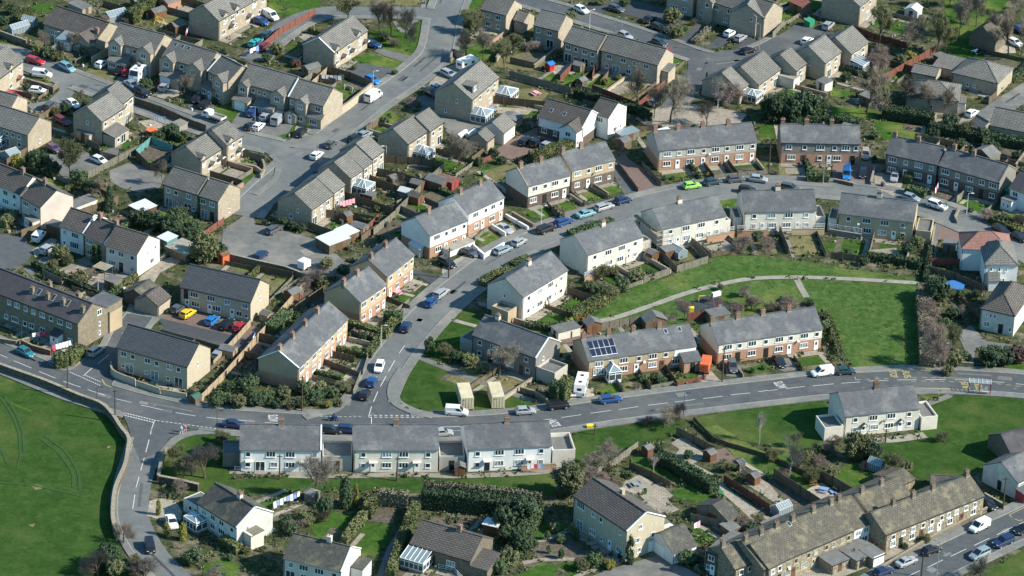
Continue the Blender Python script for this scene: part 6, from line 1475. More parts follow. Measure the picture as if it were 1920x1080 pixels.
def fence(pts, h=1.8, mat='fence', desc='wooden fence', posts=2.4, th=.04, name='fence', rails=False, postmat=None, smooth=False):
    P = [G(*p) for p in pts]
    if smooth: P = spline(P, 4)
    o0 = P[0].copy(); r = empty(name, (o0.x,o0.y,0)); 
    pn = MB(); ps = MB(); pl = []
    for a, b in zip(P[:-1], P[1:]):
        a = a-o0; b = b-o0; L = (b-a).length; n = max(1, round(L/posts)); t = (b-a)/L
        for i in range(n):
            p, q = a.lerp(b, i/n), a.lerp(b, (i+1)/n); dz = random.uniform(-.05,.05)
            if rails:
                for z in (.25*h,.6*h,.95*h): pn.bar(p+Vector((0,0,z)), q+Vector((0,0,z)), .05, .10)
            else: pn.bar(p+Vector((0,0,(h-.05)/2+.05+dz)), q+Vector((0,0,(h-.05)/2+.05+dz)), th, h-.05)
            pl.append(p)
        pl.append(b)
    for p in pl:
        (MB().box(p.x-.06,p.x+.06,p.y-.06,p.y+.06,0,h+.08).build('fence_post', postmat or mat, r) if 1 else ps.box(p.x-.06,p.x+.06,p.y-.06,p.y+.06,0,h+.08))
    pn.build('rail' if rails else 'fence_panel', mat, r); not ps.v or ps.build('fence_post', postmat or ('concrete' if posts == 2.4 and mat == 'greyfence' else mat), r)
    mx = sum(p[0] for p in pts)/len(pts); my = sum(p[1] for p in pts)/len(pts)
    auto(r, desc, 'fence', mx, my); return r
def wall(pts, h=1.2, w=.35, mat='drystone', cap='capstone', desc='stone wall', name='garden_wall', smooth=False, z=0):
    P = [G(*p) for p in pts]
    if smooth: P = spline(P, 4)
    o0 = P[0].copy(); m = MB(); c = MB()
    A, B = offs(P, w/2), offs(P, -w/2); A2, B2 = offs(P, w/2+.06), offs(P, -w/2-.06)
    for i in range(len(P)-1):
        q = [Vector((p.x-o0.x,p.y-o0.y,h)) for p in (A[i],A[i+1],B[i+1],B[i])]; m.solid(q, h)
        if cap:
            q = [Vector((p.x-o0.x,p.y-o0.y,h+.1)) for p in (A2[i],A2[i+1],B2[i+1],B2[i])]; c.solid(q, .1)
    o = m.build(name, mat, None, (o0.x,o0.y,z))
    if cap: c.build('coping', cap, o)
    mx = sum(p[0] for p in pts)/len(pts); my = sum(p[1] for p in pts)/len(pts); auto(o, desc, 'wall', mx, my); return o
def pp(s): return [tuple(float(v) for v in q.split(',')) for q in s.split()]
for s, h, w, mt, ds in (('243,45 305,0',3,2.4,'leaf_hedge','tall thick hedge'),('30,47 58,32',2.2,1.6,'leaf_hedge','thick hedge'),('140,90 182,110',2,1.6,'leaf_brown','brown hedge'),('5,427 28,408',1.8,1.8,'leaf_olive','yellow-green hedge'),
 ('100,514 128,532',1.3,1.2,'leaf_olive','yellow-topped hedge'),('62,500 100,518 150,542 205,564',1.4,1.1,'leaf_dark','dark low hedge'),('205,566 220,548',1.6,1.4,'leaf_mid','green hedge'),('104,688 126,686 151,666',2.4,2.2,'leaf_hedge','bulky clipped hedge'),
 ('655,616 718,636',1.9,1.4,'leaf_hedge','clipped hedge'),('718,636 742,608',1.9,1.6,'leaf_hedge','clipped roadside hedge'),('722,602 752,606',2.2,2.0,'leaf_mid','square-cut hedge'),('662,628 710,640',1.3,.9,'leaf_brown','brown-green hedge'),('710,640 690,672',1.4,1.2,'leaf_hedge','low hedge'),('690,672 632,658',1.2,.9,'leaf_hedge','low hedge'),
 ('905,538 925,522 958,510',1.3,1.8,'leaf_hedge','verge hedge'),('1068,445 1100,434 1147,420',1.3,2.0,'leaf_mid','verge hedge'),('960,503 990,490',1.3,2,'leaf_mid','verge hedge'),('1068,603 1100,588 1136,565',2.2,2.2,'leaf_hedge','thick field hedge'),('995,306 1076,279',2.4,2.2,'leaf_hedge','long clipped hedge'),
 ('792,948 850,954 930,964 1010,975',3.7,3.2,'leaf_dark','very tall dark hedge'),('795,940 860,944 940,952 1012,962',4.1,1.2,'leaf_brown','tall brown-topped hedge'),('702,944 765,950',3.0,1.6,'leaf_brown','tall brown hedge'),('688,972 702,944',2.8,1.6,'leaf_hedge','tall hedge'),('780,958 764,995 750,1030 732,1088',2.2,1.6,'leaf_hedge','long straight hedge'),
 ('645,1022 664,995 685,970',1.8,1.3,'leaf_olive','yellow-green hedge'),('958,1048 985,1005 1010,975',2.6,2.2,'leaf_mid','broad hedge'),('1232,868 1262,880 1292,898 1338,924',2.4,2.4,'leaf_dark','dark straggling hedge'),('1655,220 1700,226 1748,234',2.6,3,'leaf_dark','dark boundary hedge'),('1742,246 1800,258 1860,268 1925,280',2.2,2.4,'leaf_dark','long dark hedge'),
 ('1512,338 1553,340',1.6,1.6,'leaf_mid','front hedge'),('1698,362 1735,370',1.7,1.8,'leaf_mid','front hedge'),('1700,345 1708,332',1.8,1.8,'leaf_mid','side hedge'),('1858,415 1890,428 1925,444',1.5,2.4,'leaf_hedge','roadside hedge'),('1622,488 1680,494 1726,504',1.7,1.6,'leaf_dark','dark bank hedge'),
 ('985,614 1030,620 1092,610',1.3,1.6,'leaf_mid','low green hedge'),('1060,612 1078,609',1.6,1,'leaf_yellow','yellow gorse hedge'),('1080,609 1096,606',1.6,1,'leaf_rust','orange-leaved hedge'),('505,626 540,596',1.9,2.6,'leaf_mid','flat-topped hedge'),('1080,180 1150,203 1195,212 1216,228',1.9,1.8,'leaf_dark','dark hedge'),('1480,236 1540,232 1610,240',2.0,2.4,'leaf_dark','dark garden hedge'),
 ('1035,752 1048,756',4.4,2.0,'leaf_dark','tall dark hedge'),('1050,756 1064,742',4.4,2.0,'leaf_hedge','tall hedge'),('416,1020 448,1038',1.7,1.6,'leaf_hedge','rounded hedge'),('1545,590 1560,620 1572,660',1.2,1.4,'leaf_hedge','field-edge hedge'),('1730,560 1735,620 1738,690',2.0,3,'leaf_brown','scrubby boundary hedge'),
 ('1040,395 1054,412',1.3,1.0,'leaf_brown','brown garden hedge'),('1745,470 1735,530',1.2,1.2,'leaf_dark','dark hedge'),('1835,330 1855,260',2,2,'leaf_dark','dark hedge'),('1330,172 1350,160',1.5,1.2,'leaf_hedge','small hedge'),('1300,84 1336,52',1.2,1.2,'leaf_brown','brown strip hedge')):
    hedge(pp(s), h, w, mt, ds)
DF='fence'
for s, h, mt, ds in (('490,96 530,62 590,30',1.8,'redfence','long red-brown fence'),('614,137 655,148 698,166',1.8,DF,'wooden fence'),('580,168 614,137',1.6,'newfence','pale wooden fence'),('252,196 300,212 336,228 386,248',1.7,DF,'long brown fence'),('163,272 187,285 187,297 222,305 270,280 286,268',1.7,'greyfence','angled grey fence'),
 ('222,305 165,336',1.7,'greyfence','grey fence'),('255,294 283,270 322,286',1.8,'teal','teal painted fence'),('255,296 280,320 312,324',1.8,DF,'dark fence'),('371,454 420,420',1.6,'redfence','red fence'),('605,408 655,412 710,422',1.9,DF,'brown garden fence'),('578,430 628,448',1.8,DF,'brown garden fence'),('710,414 676,448',1.8,'redfence','reddish fence'),
 ('832,320 790,358 742,406',1.8,'greyfence','long grey fence'),('742,408 700,442',1.8,'greyfence','grey fence'),('645,374 735,404',1.9,DF,'dark fence'),('720,305 790,310 832,318',1.8,DF,'dark fence'),('700,327 760,340 800,352',1.8,DF,'dark fence'),('690,340 740,360 780,372',1.7,DF,'dark fence'),
 ('955,147 1070,178',1.9,'greyfence','concrete-posted fence'),('905,192 1022,205',1.9,DF,'dark fence'),('1085,118 1050,155',1.8,'redfence','red garden fence'),('1118,122 1110,152',1.6,'redfence','short red fence'),('1110,172 1195,206',1.8,'redfence','dark red fence'),('1195,206 1246,164',1.8,'redfence','bright red fence'),
 ('1148,134 1126,160',1.4,DF,'garden fence'),('1655,154 1700,128 1722,117',1.8,'redfence','orange-red fence'),('1722,117 1754,99',1.8,'redfence','red-brown fence'),('1600,60 1640,76 1700,92',1.7,'redfence','red-brown fence'),('1448,72 1470,48',1.6,'greyfence','pale panel fence'),
 ('378,754 420,712 480,645',1.8,'newfence','new light wooden fence'),('482,642 520,600 566,548',1.8,'newfence','new light wooden fence'),('354,738 378,754',1.5,'newfence','short new fence'),('400,690 445,640 470,612',1.6,'newfence','new light wooden fence'),('1105,624 1180,611 1268,602',1.9,'greyfence','grey panelled fence'),('1288,602 1340,598',1.9,'redfence','red fence'),
 ('1235,478 1268,512 1328,493 1296,458',1.7,'greyfence','square garden fence'),('1198,700 1220,732',1.1,DF,'low garden fence'),('1248,693 1270,726',1.1,DF,'low garden fence'),('1152,712 1168,736',1.0,'greyfence','low garden fence'),('1220,730 1262,722',.9,'greyfence','low front fence'),('1270,724 1322,711',.9,'redfence','low red fence'),('1376,690 1392,708',.8,DF,'low fence'),('1488,672 1504,696',.9,DF,'low dark fence'),
 ('1318,310 1338,336',1.2,DF,'dividing fence'),('1365,308 1383,331',1.2,DF,'dividing fence'),('1338,336 1383,331 1440,327',1.0,'greyfence','low picket fence'),('1066,362 1096,388',1.0,DF,'dividing fence'),('1026,385 1044,408',1.0,DF,'dividing fence'),('1104,355 1140,374',1.0,'greyfence','low fence'),('1158,310 1196,360',1.0,DF,'dark fence'),('1204,312 1240,350',1.2,'greyfence','grey fence'),
 ('1120,893 1160,868 1196,842',1.7,'greyfence','pale grey fence'),('1357,905 1400,932 1442,960',1.7,'redfence','red-brown fence'),('1295,977 1350,988 1386,1020',1.6,'greyfence','curving grey fence'),('1180,878 1220,895 1256,915',1.4,DF,'brown fence'),('1268,815 1300,830 1340,852',1.7,DF,'dark plank fence'),('1450,898 1500,930 1548,962',2.2,DF,'tall dark fence'),('1518,890 1560,912 1602,936',2.2,DF,'tall dark fence'),
 ('1740,512 1790,525 1842,548',1.7,DF,'dark garden fence'),('1742,498 1800,500',1.8,'redfence','dark red fence'),('924,298 905,306',1.2,'redfence','low red fence'),('1320,705 1322,690',.9,'redfence','low red fence'),('595,714 650,730',1.2,'greyfence','garden fence'),('605,682 672,708',1.3,DF,'weathered fence'),('585,712 660,740',1.0,'greyfence','low garden fence'),('662,742 676,706',1.3,'greyfence','grey front fence'),('680,704 690,672',1.1,'greyfence','grey front fence'),
 ('720,560 768,580',.9,DF,'low fence'),('722,600 768,566',.8,'greyfence','low front fence'),('560,580 520,612',1.5,DF,'dark fence'),('620,540 560,580',1.6,DF,'dark fence'),('890,452 915,430',.9,'greyfence','low fence'),('1742,560 1744,620',1.4,DF,'wire-and-post fence'),('1795,560 1845,610',1.4,DF,'dark fence'),('1300,790 1340,830 1440,860 1540,905',1.0,DF,'thin field fence'),('600,120 640,110 625,140',1.5,DF,'garden fence')):
    fence(pp(s), h, mt, ds)
for s, h, w, mt, ds, nm, sm in (('-30,684 20,702 87,726 150,753 190,768 212,790 226,812 241,832 240,855 234,885 222,912 214,940 212,985 222,1012',1.5,.6,'drystone','long drystone field wall','drystone_wall',1),
 ('313,850 302,875 297,902',1.2,.5,'drystone','drystone wall','drystone_wall',0),('298,906 340,914 372,922',1.6,.5,'drystone','dark drystone wall','drystone_wall',0),('606,238 655,205 697,171',2.0,.3,'buff','long stone garden wall','garden_wall',0),('425,487 480,500 535,512 578,528',1.5,.4,'oldstone','car park boundary wall','garden_wall',0),('578,528 560,562',1.4,.4,'oldstone','stone wall','garden_wall',0),
 ('208,690 210,704 226,714 254,724',1.5,.25,'buff','curved front wall','garden_wall',1),('256,725 300,740',1.3,.25,'buff','front wall','garden_wall',0),('303,741 350,750',1.3,.25,'buff','front wall','garden_wall',0),('1063,636 1103,622',1.0,.3,'brick','low brick wall','garden_wall',0),
 ('1095,533 1142,511',1.4,.25,'brick','brick retaining wall','retaining_wall',0),('1172,494 1212,478',1.4,.25,'brick','brick retaining wall','retaining_wall',0),('1325,456 1376,445',1.4,.25,'brick','brick retaining wall','retaining_wall',0),('1382,444 1440,442',1.3,.25,'brick','brick retaining wall','retaining_wall',0),('1484,441 1545,440',1.4,.25,'tan','tan retaining wall','retaining_wall',0),('1554,440 1614,450',1.3,.25,'dashgrey','grey retaining wall','retaining_wall',0),
 ('963,606 1000,618',1.2,.25,'brick','brick retaining wall','retaining_wall',0),('977,884 1042,880',1.2,.25,'brick','brick retaining wall','retaining_wall',0),('896,478 908,487',1.2,.25,'white','white drive wall','garden_wall',0),('872,452 908,484',.9,.2,'white','white garden wall','garden_wall',0),('908,484 945,462',.9,.25,'white','white front wall','garden_wall',0),('922,428 948,444',.9,.25,'white','white drive wall','garden_wall',0),
 ('960,405 1000,428',1.0,.3,'oldstone','dark garden wall','garden_wall',0),('948,408 990,432',.8,.3,'white','pale stepped wall','garden_wall',0),('975,735 1000,742 1026,758',1.1,.3,'oldstone','stone garden wall','garden_wall',0),('440,312 480,320 494,330',1.0,.3,'stone','curved stone wall','garden_wall',0),('425,305 455,292 485,298 496,318 488,336',.9,.3,'stone','curved stone wall','garden_wall',1),
 ('60,640 30,648 -20,640',1.0,.3,'oldstone','dark garden wall','garden_wall',0),('95,668 60,658 40,648',1.3,.3,'redfence','red-brown boundary wall','garden_wall',0),('1650,1070 1700,1040 1750,1010 1800,985',.8,.3,'oldstone','low stone front wall','garden_wall',0),('1800,985 1830,970 1850,958',.8,.3,'oldstone','low stone front wall','garden_wall',0),('1845,935 1880,955',1.2,.3,'oldstone','stone wall','garden_wall',0),
 ('1776,590 1790,596',.9,.3,'oldstone','low wall','garden_wall',0),('1755,685 1825,690',1.1,.3,'greyfence','low boundary wall','garden_wall',0),('50,160 100,175 108,165',1.6,.3,'oldstone','brown boundary wall','garden_wall',0),('0,70 50,88',1.6,.3,'oldstone','dark boundary wall','garden_wall',0),('172,122 205,104',1.9,.3,'tan','sunlit tan wall','garden_wall',0),('845,120 848,104 870,112',1.6,.4,'stone','stone wall','garden_wall',0),
 ('930,118 945,95 958,80',1.4,.3,'capstone','pale stone wall','garden_wall',0),('1600,350 1580,345 1562,342',.8,.3,'darkbrick','low brick wall','garden_wall',0),('1632,348 1640,318',.9,.3,'concrete','pale drive wall','garden_wall',0),('1795,420 1790,412 1798,395',.8,.3,'capstone','low pale wall','garden_wall',0),('750,440 742,500 740,520',1.0,.3,'concrete','lane wall','garden_wall',0)):
    if s.startswith('750,440'): s = '1752,430 1742,500 1736,520'
    wall(pp(s), h, w, mt, 'capstone' if mt != 'white' else 'white', ds, nm, bool(sm))
for s, h, ds in (('1095,530 1142,508',.95,'white balustrade'),('1172,491 1212,475',.95,'white balustrade'),('1325,453 1376,442',.95,'white balustrade'),('1382,441 1440,439',.95,'white balustrade'),('1484,438 1545,437',.95,'white balustrade'),('1554,437 1614,447',.95,'white balustrade'),('963,603 1000,615',.9,'white balustrade'),
  ('977,881 1042,877',.9,'white balustrade'),('440,882 486,884',.9,'white railing'),('822,1066 850,1072 866,1088',1.0,'white ramp railing')):
    o = fence(pp(s), h, 'whitemetal', ds, 1.6, rails=True, name='balustrade'); 
    if h == .95: o.location.z = 1.3
    o['category'] = 'railing'
# ---------------- lamps, poles, signs ----------------
def lampmesh(hh, arm, mat):
    m = MB(); m.tube((0,0,0),(0,0,hh*.25),.10,.09,7); m.tube((0,0,hh*.25),(0,0,hh),.07,.05,7)
    return m.mesh('column', mat, False)
for x, y, hp, ang, kind in ((103,104,42,0,'g'),(202,163,18,0,'g'),(478,250,48,200,'g'),(699,172,37,0,'w'),(596,284,36,0,'g'),(724,302,27,200,'w'),(1105,54,33,20,'w'),(1317,96,37,0,'g'),(1423,94,46,160,'g'),(1333,150,36,180,'g'),(714,651,40,0,'w'),(1014,427,40,0,'w'),(1281,347,38,20,'g'),(1543,344,38,0,'g'),(1812,402,38,0,'w'),
  (184,556,34,180,'w'),(41,645,35,160,'d'),(182,762,36,0,'d'),(407,812,42,0,'d'),(1281,780,42,20,'d'),(1755,1086,72,150,'g'),(1000,824,26,0,'d'),(1512,699,14,0,'d'),(1165,66,30,0,'g'),(1345,205,40,0,'w'),(1152,64,30,0,'g')):
    p = G(x, y); hm = hp/vs(x, y); r = empty('street_lamp', (p.x,p.y,.1), R(ang)); mt = {'g':'metal','w':'whitemetal','d':'darkmetal'}[kind]
    link('column', lampmesh(hm, 1, mt), r); MB().bar((0,0,hm-.05),(.7,0,hm+.1),.07,.07).build('arm', mt, r); h_ = MB().box(.6,1.2,-.14,.14,hm+.02,hm+.16).build('lamp_head', mt, r); MB().box(.68,1.12,-.1,.1,hm-.02,hm+.02).build('lamp_lens', 'glassroof', h_)
    auto(r, {'g':'grey','w':'white','d':'dark'}[kind]+' street lamp', 'street lamp', x, y, 'street lamps along the roads')
for x, y, hp in ((127,741,60),(216,791,62),(566,772,68),(841,523,58),(1354,717,66),(524,899,48),(744,902,46),(1727,1082,46),(1880,957,64),(1441,325,52),(1660,830,26),(1062,598,36),(1115,815,20)):
    p = G(x, y); hm = hp/vs(x, y); r = empty('telegraph_pole', (p.x,p.y,0)); MB().tube((0,0,0),(0,0,hm),.15,.11,8).build('pole','pole',r); MB().box(-.5,.5,-.05,.05,hm-.5,hm-.38).build('crossarm','pole',r)
    auto(r, 'wooden telegraph pole', 'telegraph pole', x, y-hp*.3, 'telegraph poles')
r = empty('bus_stop_sign', tuple(G(1728,687))); tag(r,'dark red bus stop post with a white timetable case beside the long lawn','bus stop sign')
MB().tube((0,0,0),(0,0,2.9),.06,.06,7).build('post','maroon',r); MB().box(-.2,.2,-.05,.05,1.0,1.75).build('timetable_case','whitemetal',r); MB().box(-.25,.25,-.03,.03,2.4,2.9).build('sign_panel','maroon',r)
p = G(1836,740); a = vdir(1836,740,20,1.5); r = empty('bus_shelter',(p.x,p.y,.1),a); tag(r,'dark red framed bus shelter with a glazed ribbed roof by the yellow road lettering','bus shelter')
f = MB(); W_=4.2
for x in (-W_/2,0,W_/2):
    for y in (0,1.4): f.bar((x,y,0),(x,y,2.4),.09,.09)
for z in (.5,2.35): f.bar((-W_/2,0,z),(W_/2,0,z),.08,.1)
f.bar((-W_/2,1.4,2.35),(W_/2,1.4,2.35),.1,.12); f.build('frame','maroon',r)
f = MB()
for i in range(6): f.bar((-W_/2+i*W_/5,-.15,2.45),(-W_/2+i*W_/5,1.6,2.6),.08,.06)
f.build('roof_rib','whitemetal',r); MB().solid([(-W_/2,-.1,2.42),(W_/2,-.1,2.42),(W_/2,1.55,2.56),(-W_/2,1.55,2.56)],.02).build('roof','clearglass',r); MB().box(-1.9,1.9,.05,.4,.45,.52).build('bench','whitemetal',r); MB().box(.9,1.5,-.03,.0,.9,1.7).build('timetable_case','whitemetal',r)
# grit bin, small boxes
def boxy(name, x, y, w, d, h, mat, label, cat, dx=20, dy=0, lid=None, z=0):
    p = G(x, y); r = empty(name, (p.x,p.y,z), vdir(x,y,dx,dy)); tag(r, label, cat)
    MB().box(-w/2,w/2,-d/2,d/2,0,h*.8).build('body', mat, r); MB().poly([(-w/2-.03,-d/2-.03,h*.8),(w/2+.03,-d/2-.03,h*.8),(w/2+.03,d/2+.03,h),(-w/2-.03,d/2+.03,h)]).box(-w/2-.03,w/2+.03,-d/2-.03,d/2+.03,h*.8,h*.82).build('lid', lid or mat, r); return r
boxy('grit_bin',1106,803,1.2,.7,.8,'yellowp','yellow grit bin on the verge of the main road','grit bin')
boxy('oil_tank',1517,48,2.2,1.6,1.7,'tank','green oil tank beside the parking court','tank',20,-12)
boxy('wheelie_bin',495,422,1.1,.7,1.2,'black','dark wheelie bin at the car park corner','bin')
boxy('wheelie_bin',1379,305,.7,.7,1.15,'darkmetal','dark wheelie bin against the orange-brick terrace','bin')
boxy('cool_box',666,511,1.6,.9,.8,'bluep','blue storage crate behind the near tan pair','crate')
boxy('water_butt',392,318,.7,.7,1.4,'bluep','blue barrel on the stone pair front path','barrel')
boxy('storage_box',404,600,.9,.6,1,'black','black bin by the new block parking bays','bin') if 0 else None
boxy('rubble_bag',121,484,1.0,1.0,.7,'concrete','pale builder bag beside the lane by the silver off-roader','bag')
boxy('skip',583,233,3.0,1.6,1.1,'yellowp','yellow skip heaped with rubbish by the end house','skip',26,-14,'gravel')
# sheds
def shed(x, y, w, d, h, dx, dy, mat, roof, label, kind='gable', name='shed', cat='shed'):
    p = G(x, y); r = empty(name, (p.x,p.y,0), vdir(x,y,dx,dy)); tag(r, label, cat); m = MB(); w2, d2 = w/2, d/2; rise = w2*.45 if kind == 'gable' else 0
    for a, b in (((-w2,-d2),(w2,-d2)),((w2,-d2),(w2,d2)),((w2,d2),(-w2,d2)),((-w2,d2),(-w2,-d2))):
        pts = [(a[0],a[1],0),(b[0],b[1],0),(b[0],b[1],h)]
        if a[1] == b[1] and kind == 'gable': pts.append((0,a[1],h+rise))
        pts.append((a[0],a[1],h)); m.poly(pts)
    m.build('wall', mat, r); q = MB()
    if kind == 'gable':
        for s in (-1,1): q.solid([(s*(w2+.15),-d2-.15,h-.05),(0,-d2-.15,h+rise+.05),(0,d2+.15,h+rise+.05),(s*(w2+.15),d2+.15,h-.05)],.06)
    else: q.solid([(-w2-.15,-d2-.15,h+.02),(w2+.15,-d2-.15,h+.02),(w2+.15,d2+.15,h+.22),(-w2-.15,d2+.15,h+.22)],.08)
    q.build('roof', roof, r); MB().box(-w2*.3,w2*.3,-d2-.03,-d2-.005,.05,h*.9).build('door', 'framewood' if mat != 'white' else 'frame', r)
    THINGS.append(r); return r
SHEDS='''295,33,2.6,3.4,2.0,26,14,shedwood,felt,gable|brown shed with a grey-green roof beside the small top lawn
318,14,3.4,4,2.1,26,12,brick,tile,gable|small brick outbuilding behind the tall thick hedge
583,140,2.6,3.6,2.1,26,14,greyfence,felt,gable|pale green shed in the back garden of the three-house terrace
332,60,2.8,2.8,2.1,20,12,shedwood,tile,gable|brown summerhouse behind the washing by the garage house
150,22,3,4.6,1.8,30,-12,concrete,felt,flat|low pale outbuilding above the brown-roofed bungalow
337,243,2.4,2.4,1.6,26,12,concrete,concrete,flat|square cream store beside the brown estate fence
285,255,2.0,1.6,1.4,24,10,redfence,orangebox,flat|rusty orange-topped hutch below the washing line
165,262,4,3,2.2,30,14,tan,felt,flat|flat-roofed lean-to below the stepped semi
1085,132,2.2,2,1.7,24,-16,greyfence,felt,gable|tiny grey shed beside the red garden fence
1043,88,1.6,1.6,1.2,20,0,shedwood,felt,gable|small dark hutch in the dry lawn corner
1030,132,1.6,1.6,1.8,20,8,paint_r,paint_B,gable|toy playhouse with a bright blue roof in the dry lawn garden
1090,162,2.0,1.8,1.8,24,10,fence,felt,gable|little dark shed behind the red-fenced terrace
150,398,3.0,7.0,2.4,18,10,cream,felt,flat|long cream garage block with a ribbed roof
268,402,4.4,3.6,2.0,30,-12,shedwood,whitecloth,flat|ramshackle dark hut with a white patch on its roof
112,440,2.6,5.0,2.2,20,-14,shedwood,felt,flat|brown lean-to beside the white end unit
314,462,2.8,3.0,2.2,26,12,teal,whitecloth,flat|green store with a white flat roof right of the creeper-clad unit
345,478,5,5.5,1.8,28,-14,oldstone,concrete,flat|flat stone garage with a weathered roof among bushes
419,492,1.6,1.8,2.0,20,10,orangebox,shedwood,gable|orange wooden store by the car park wall
624,464,5.6,4.2,2.2,32,-12,fence,whitemetal,flat|dark carport with a wide white ribbed roof beside the car park
650,450,3.6,3.6,2.2,32,-14,fence,whitemetal,flat|smaller white-roofed carport joining the wide one
674,438,2.4,3.0,2.0,22,-16,greyfence,felt,gable|grey shed above the white-roofed carports
760,370,2.2,2.4,1.8,22,-16,greyfence,whitemetal,gable|small shed with a pale sheet roof by the long grey fence
782,355,2.2,2.4,1.8,22,-16,shedwood,felt,gable|brown shed by the long grey fence
820,352,3.2,4.4,2.1,20,-12,fence,felt,gable|dark green-grey shed behind the far half of the white pair
840,350,2.6,3.6,2.0,22,-14,redp,redtile,gable|dark red shed behind the far half of the white pair
690,372,3,1.6,1.2,28,8,fence,felt,flat|low dark store behind the pink washing
780,380,2.4,2.6,1.9,22,-14,shedwood,browntile,gable|brown-roofed shed in the white pair back garden
785,475,2.6,3.4,2.0,26,-10,cream,whitemetal,gable|pale garage roof behind the bright white house
1222,488,2.0,2.0,2.0,20,-8,shedwood,felt,gable|dark arched shed below the brown-gabled cream semi
1252,482,2.6,2.2,2.0,24,-6,shedwood,felt,flat|pinkish-brown shed in the square garden below the scaffolding
1110,620,3.2,2.4,2.0,24,-4,shedwood,felt,gable|brown summerhouse behind the solar-panelled terrace
1225,612,4.5,3,2.0,30,-4,fence,felt,gable|long dark shed behind the solar-panelled terrace
1345,602,4,3,2.0,28,-6,greyfence,felt,flat|grey store beside the red playground fence
1060,630,3.0,5,2.0,16,14,cream,felt,flat|cream garden store with a strip roof below the green
1386,625,1,1.2,1.2,20,0,shedwood,felt,gable|tiny wooden hutch between the two brick terraces
1248,265,3,3.6,2.2,24,-6,greyfence,whitecloth,flat|white-roofed shed above the orange-brick terrace
1175,262,5,2.4,2.0,36,-12,greyfence,glassroof,flat|long grey shed right of the white garage wing
1168,277,2.6,2.4,2.0,24,10,fence,felt,gable|small grey shed below the long grey one
1626,195,3,2.4,2.2,24,10,greyfence,felt,flat|grey sheet-sided shed under the tall bare tree
1545,168,2.6,2.6,2.2,22,10,cream,felt,flat|small cream store below the parking-court house
1590,250,3.2,2.4,1.6,24,6,felt,felt,flat|low grey bunker in the garden below the dark hedge
1762,118,2.4,2.2,1.9,22,-8,redfence,felt,flat|dark shed at the red-brown fence end
1848,300,5,3.6,2.0,24,10,greyfence,felt,gable|arched grey shed above the right grey terrace
1893,368,2.6,4,2.2,20,14,tank,tank,flat|green-roofed garden store by the right-edge white house
1500,22,4.2,3.4,2.4,26,12,fence,redfence,flat|dark open-fronted store beside the green tank
1712,28,3.2,3.2,1.8,26,6,whitemetal,whitecloth,gable|white garden tent between the top trees
1230,998,5.6,2.4,2.2,40,22,shedwood,whitemetal,flat|long brown shed with a bright white roof behind the tall stone house
1262,1014,2.0,2.0,2.1,24,-10,greyfence,felt,flat|small grey-green shed behind the double garage
1345,975,7.5,3.2,2.2,40,20,greyfence,mossroof,gable|long wooden building with a rippled black roof
1368,1000,2.6,2.6,1.6,30,-12,fence,felt,flat|low decked store at the end of the rippled black roof
1293,895,1.9,1.6,.9,26,12,whitemetal,whitecloth,flat|flat white cold frame in the dark hedge garden
922,998,2.8,2.2,2.0,26,6,shedwood,whitecloth,flat|red-brown shed with a white roof behind the sunroom bungalow
862,890,1.9,1.7,2.0,20,0,shedwood,felt,gable|small orange-brown shed beside the rightmost white semi
585,938,2.2,2.0,1.8,22,-14,greyfence,concrete,gable|pale-roofed shed beneath the big bare tree
548,560,2.4,2.6,1.8,26,12,shedwood,felt,gable|dark shed between the new block and the near tan pair
366,755,1.8,1.8,1.5,22,10,fence,darkgreen,gable|small green-roofed store inside the short new fence
428,668,2.2,3.0,1.9,20,-20,newfence,felt,gable|new wooden shed with a grey roof behind the pale gable
500,600,2,2,1.6,24,-12,newfence,felt,gable|small tan shed beside the new light fence
212,540,2.6,2.4,2.0,26,10,greyfence,felt,flat|grey hut beside the lamp in the left garden
1780,470,2.6,2.0,1.9,24,4,greyfence,felt,flat|grey shed in the yard left of the red-roofed house
1450,995,4.5,2.4,1.8,30,-14,cream,felt,flat|low rendered store behind the long mossy terrace'''
for ln in SHEDS.split('\n'):
    d, lab = ln.split('|'); v = d.split(','); shed(*map(float, v[:7]), v[7], v[8], lab, v[9])
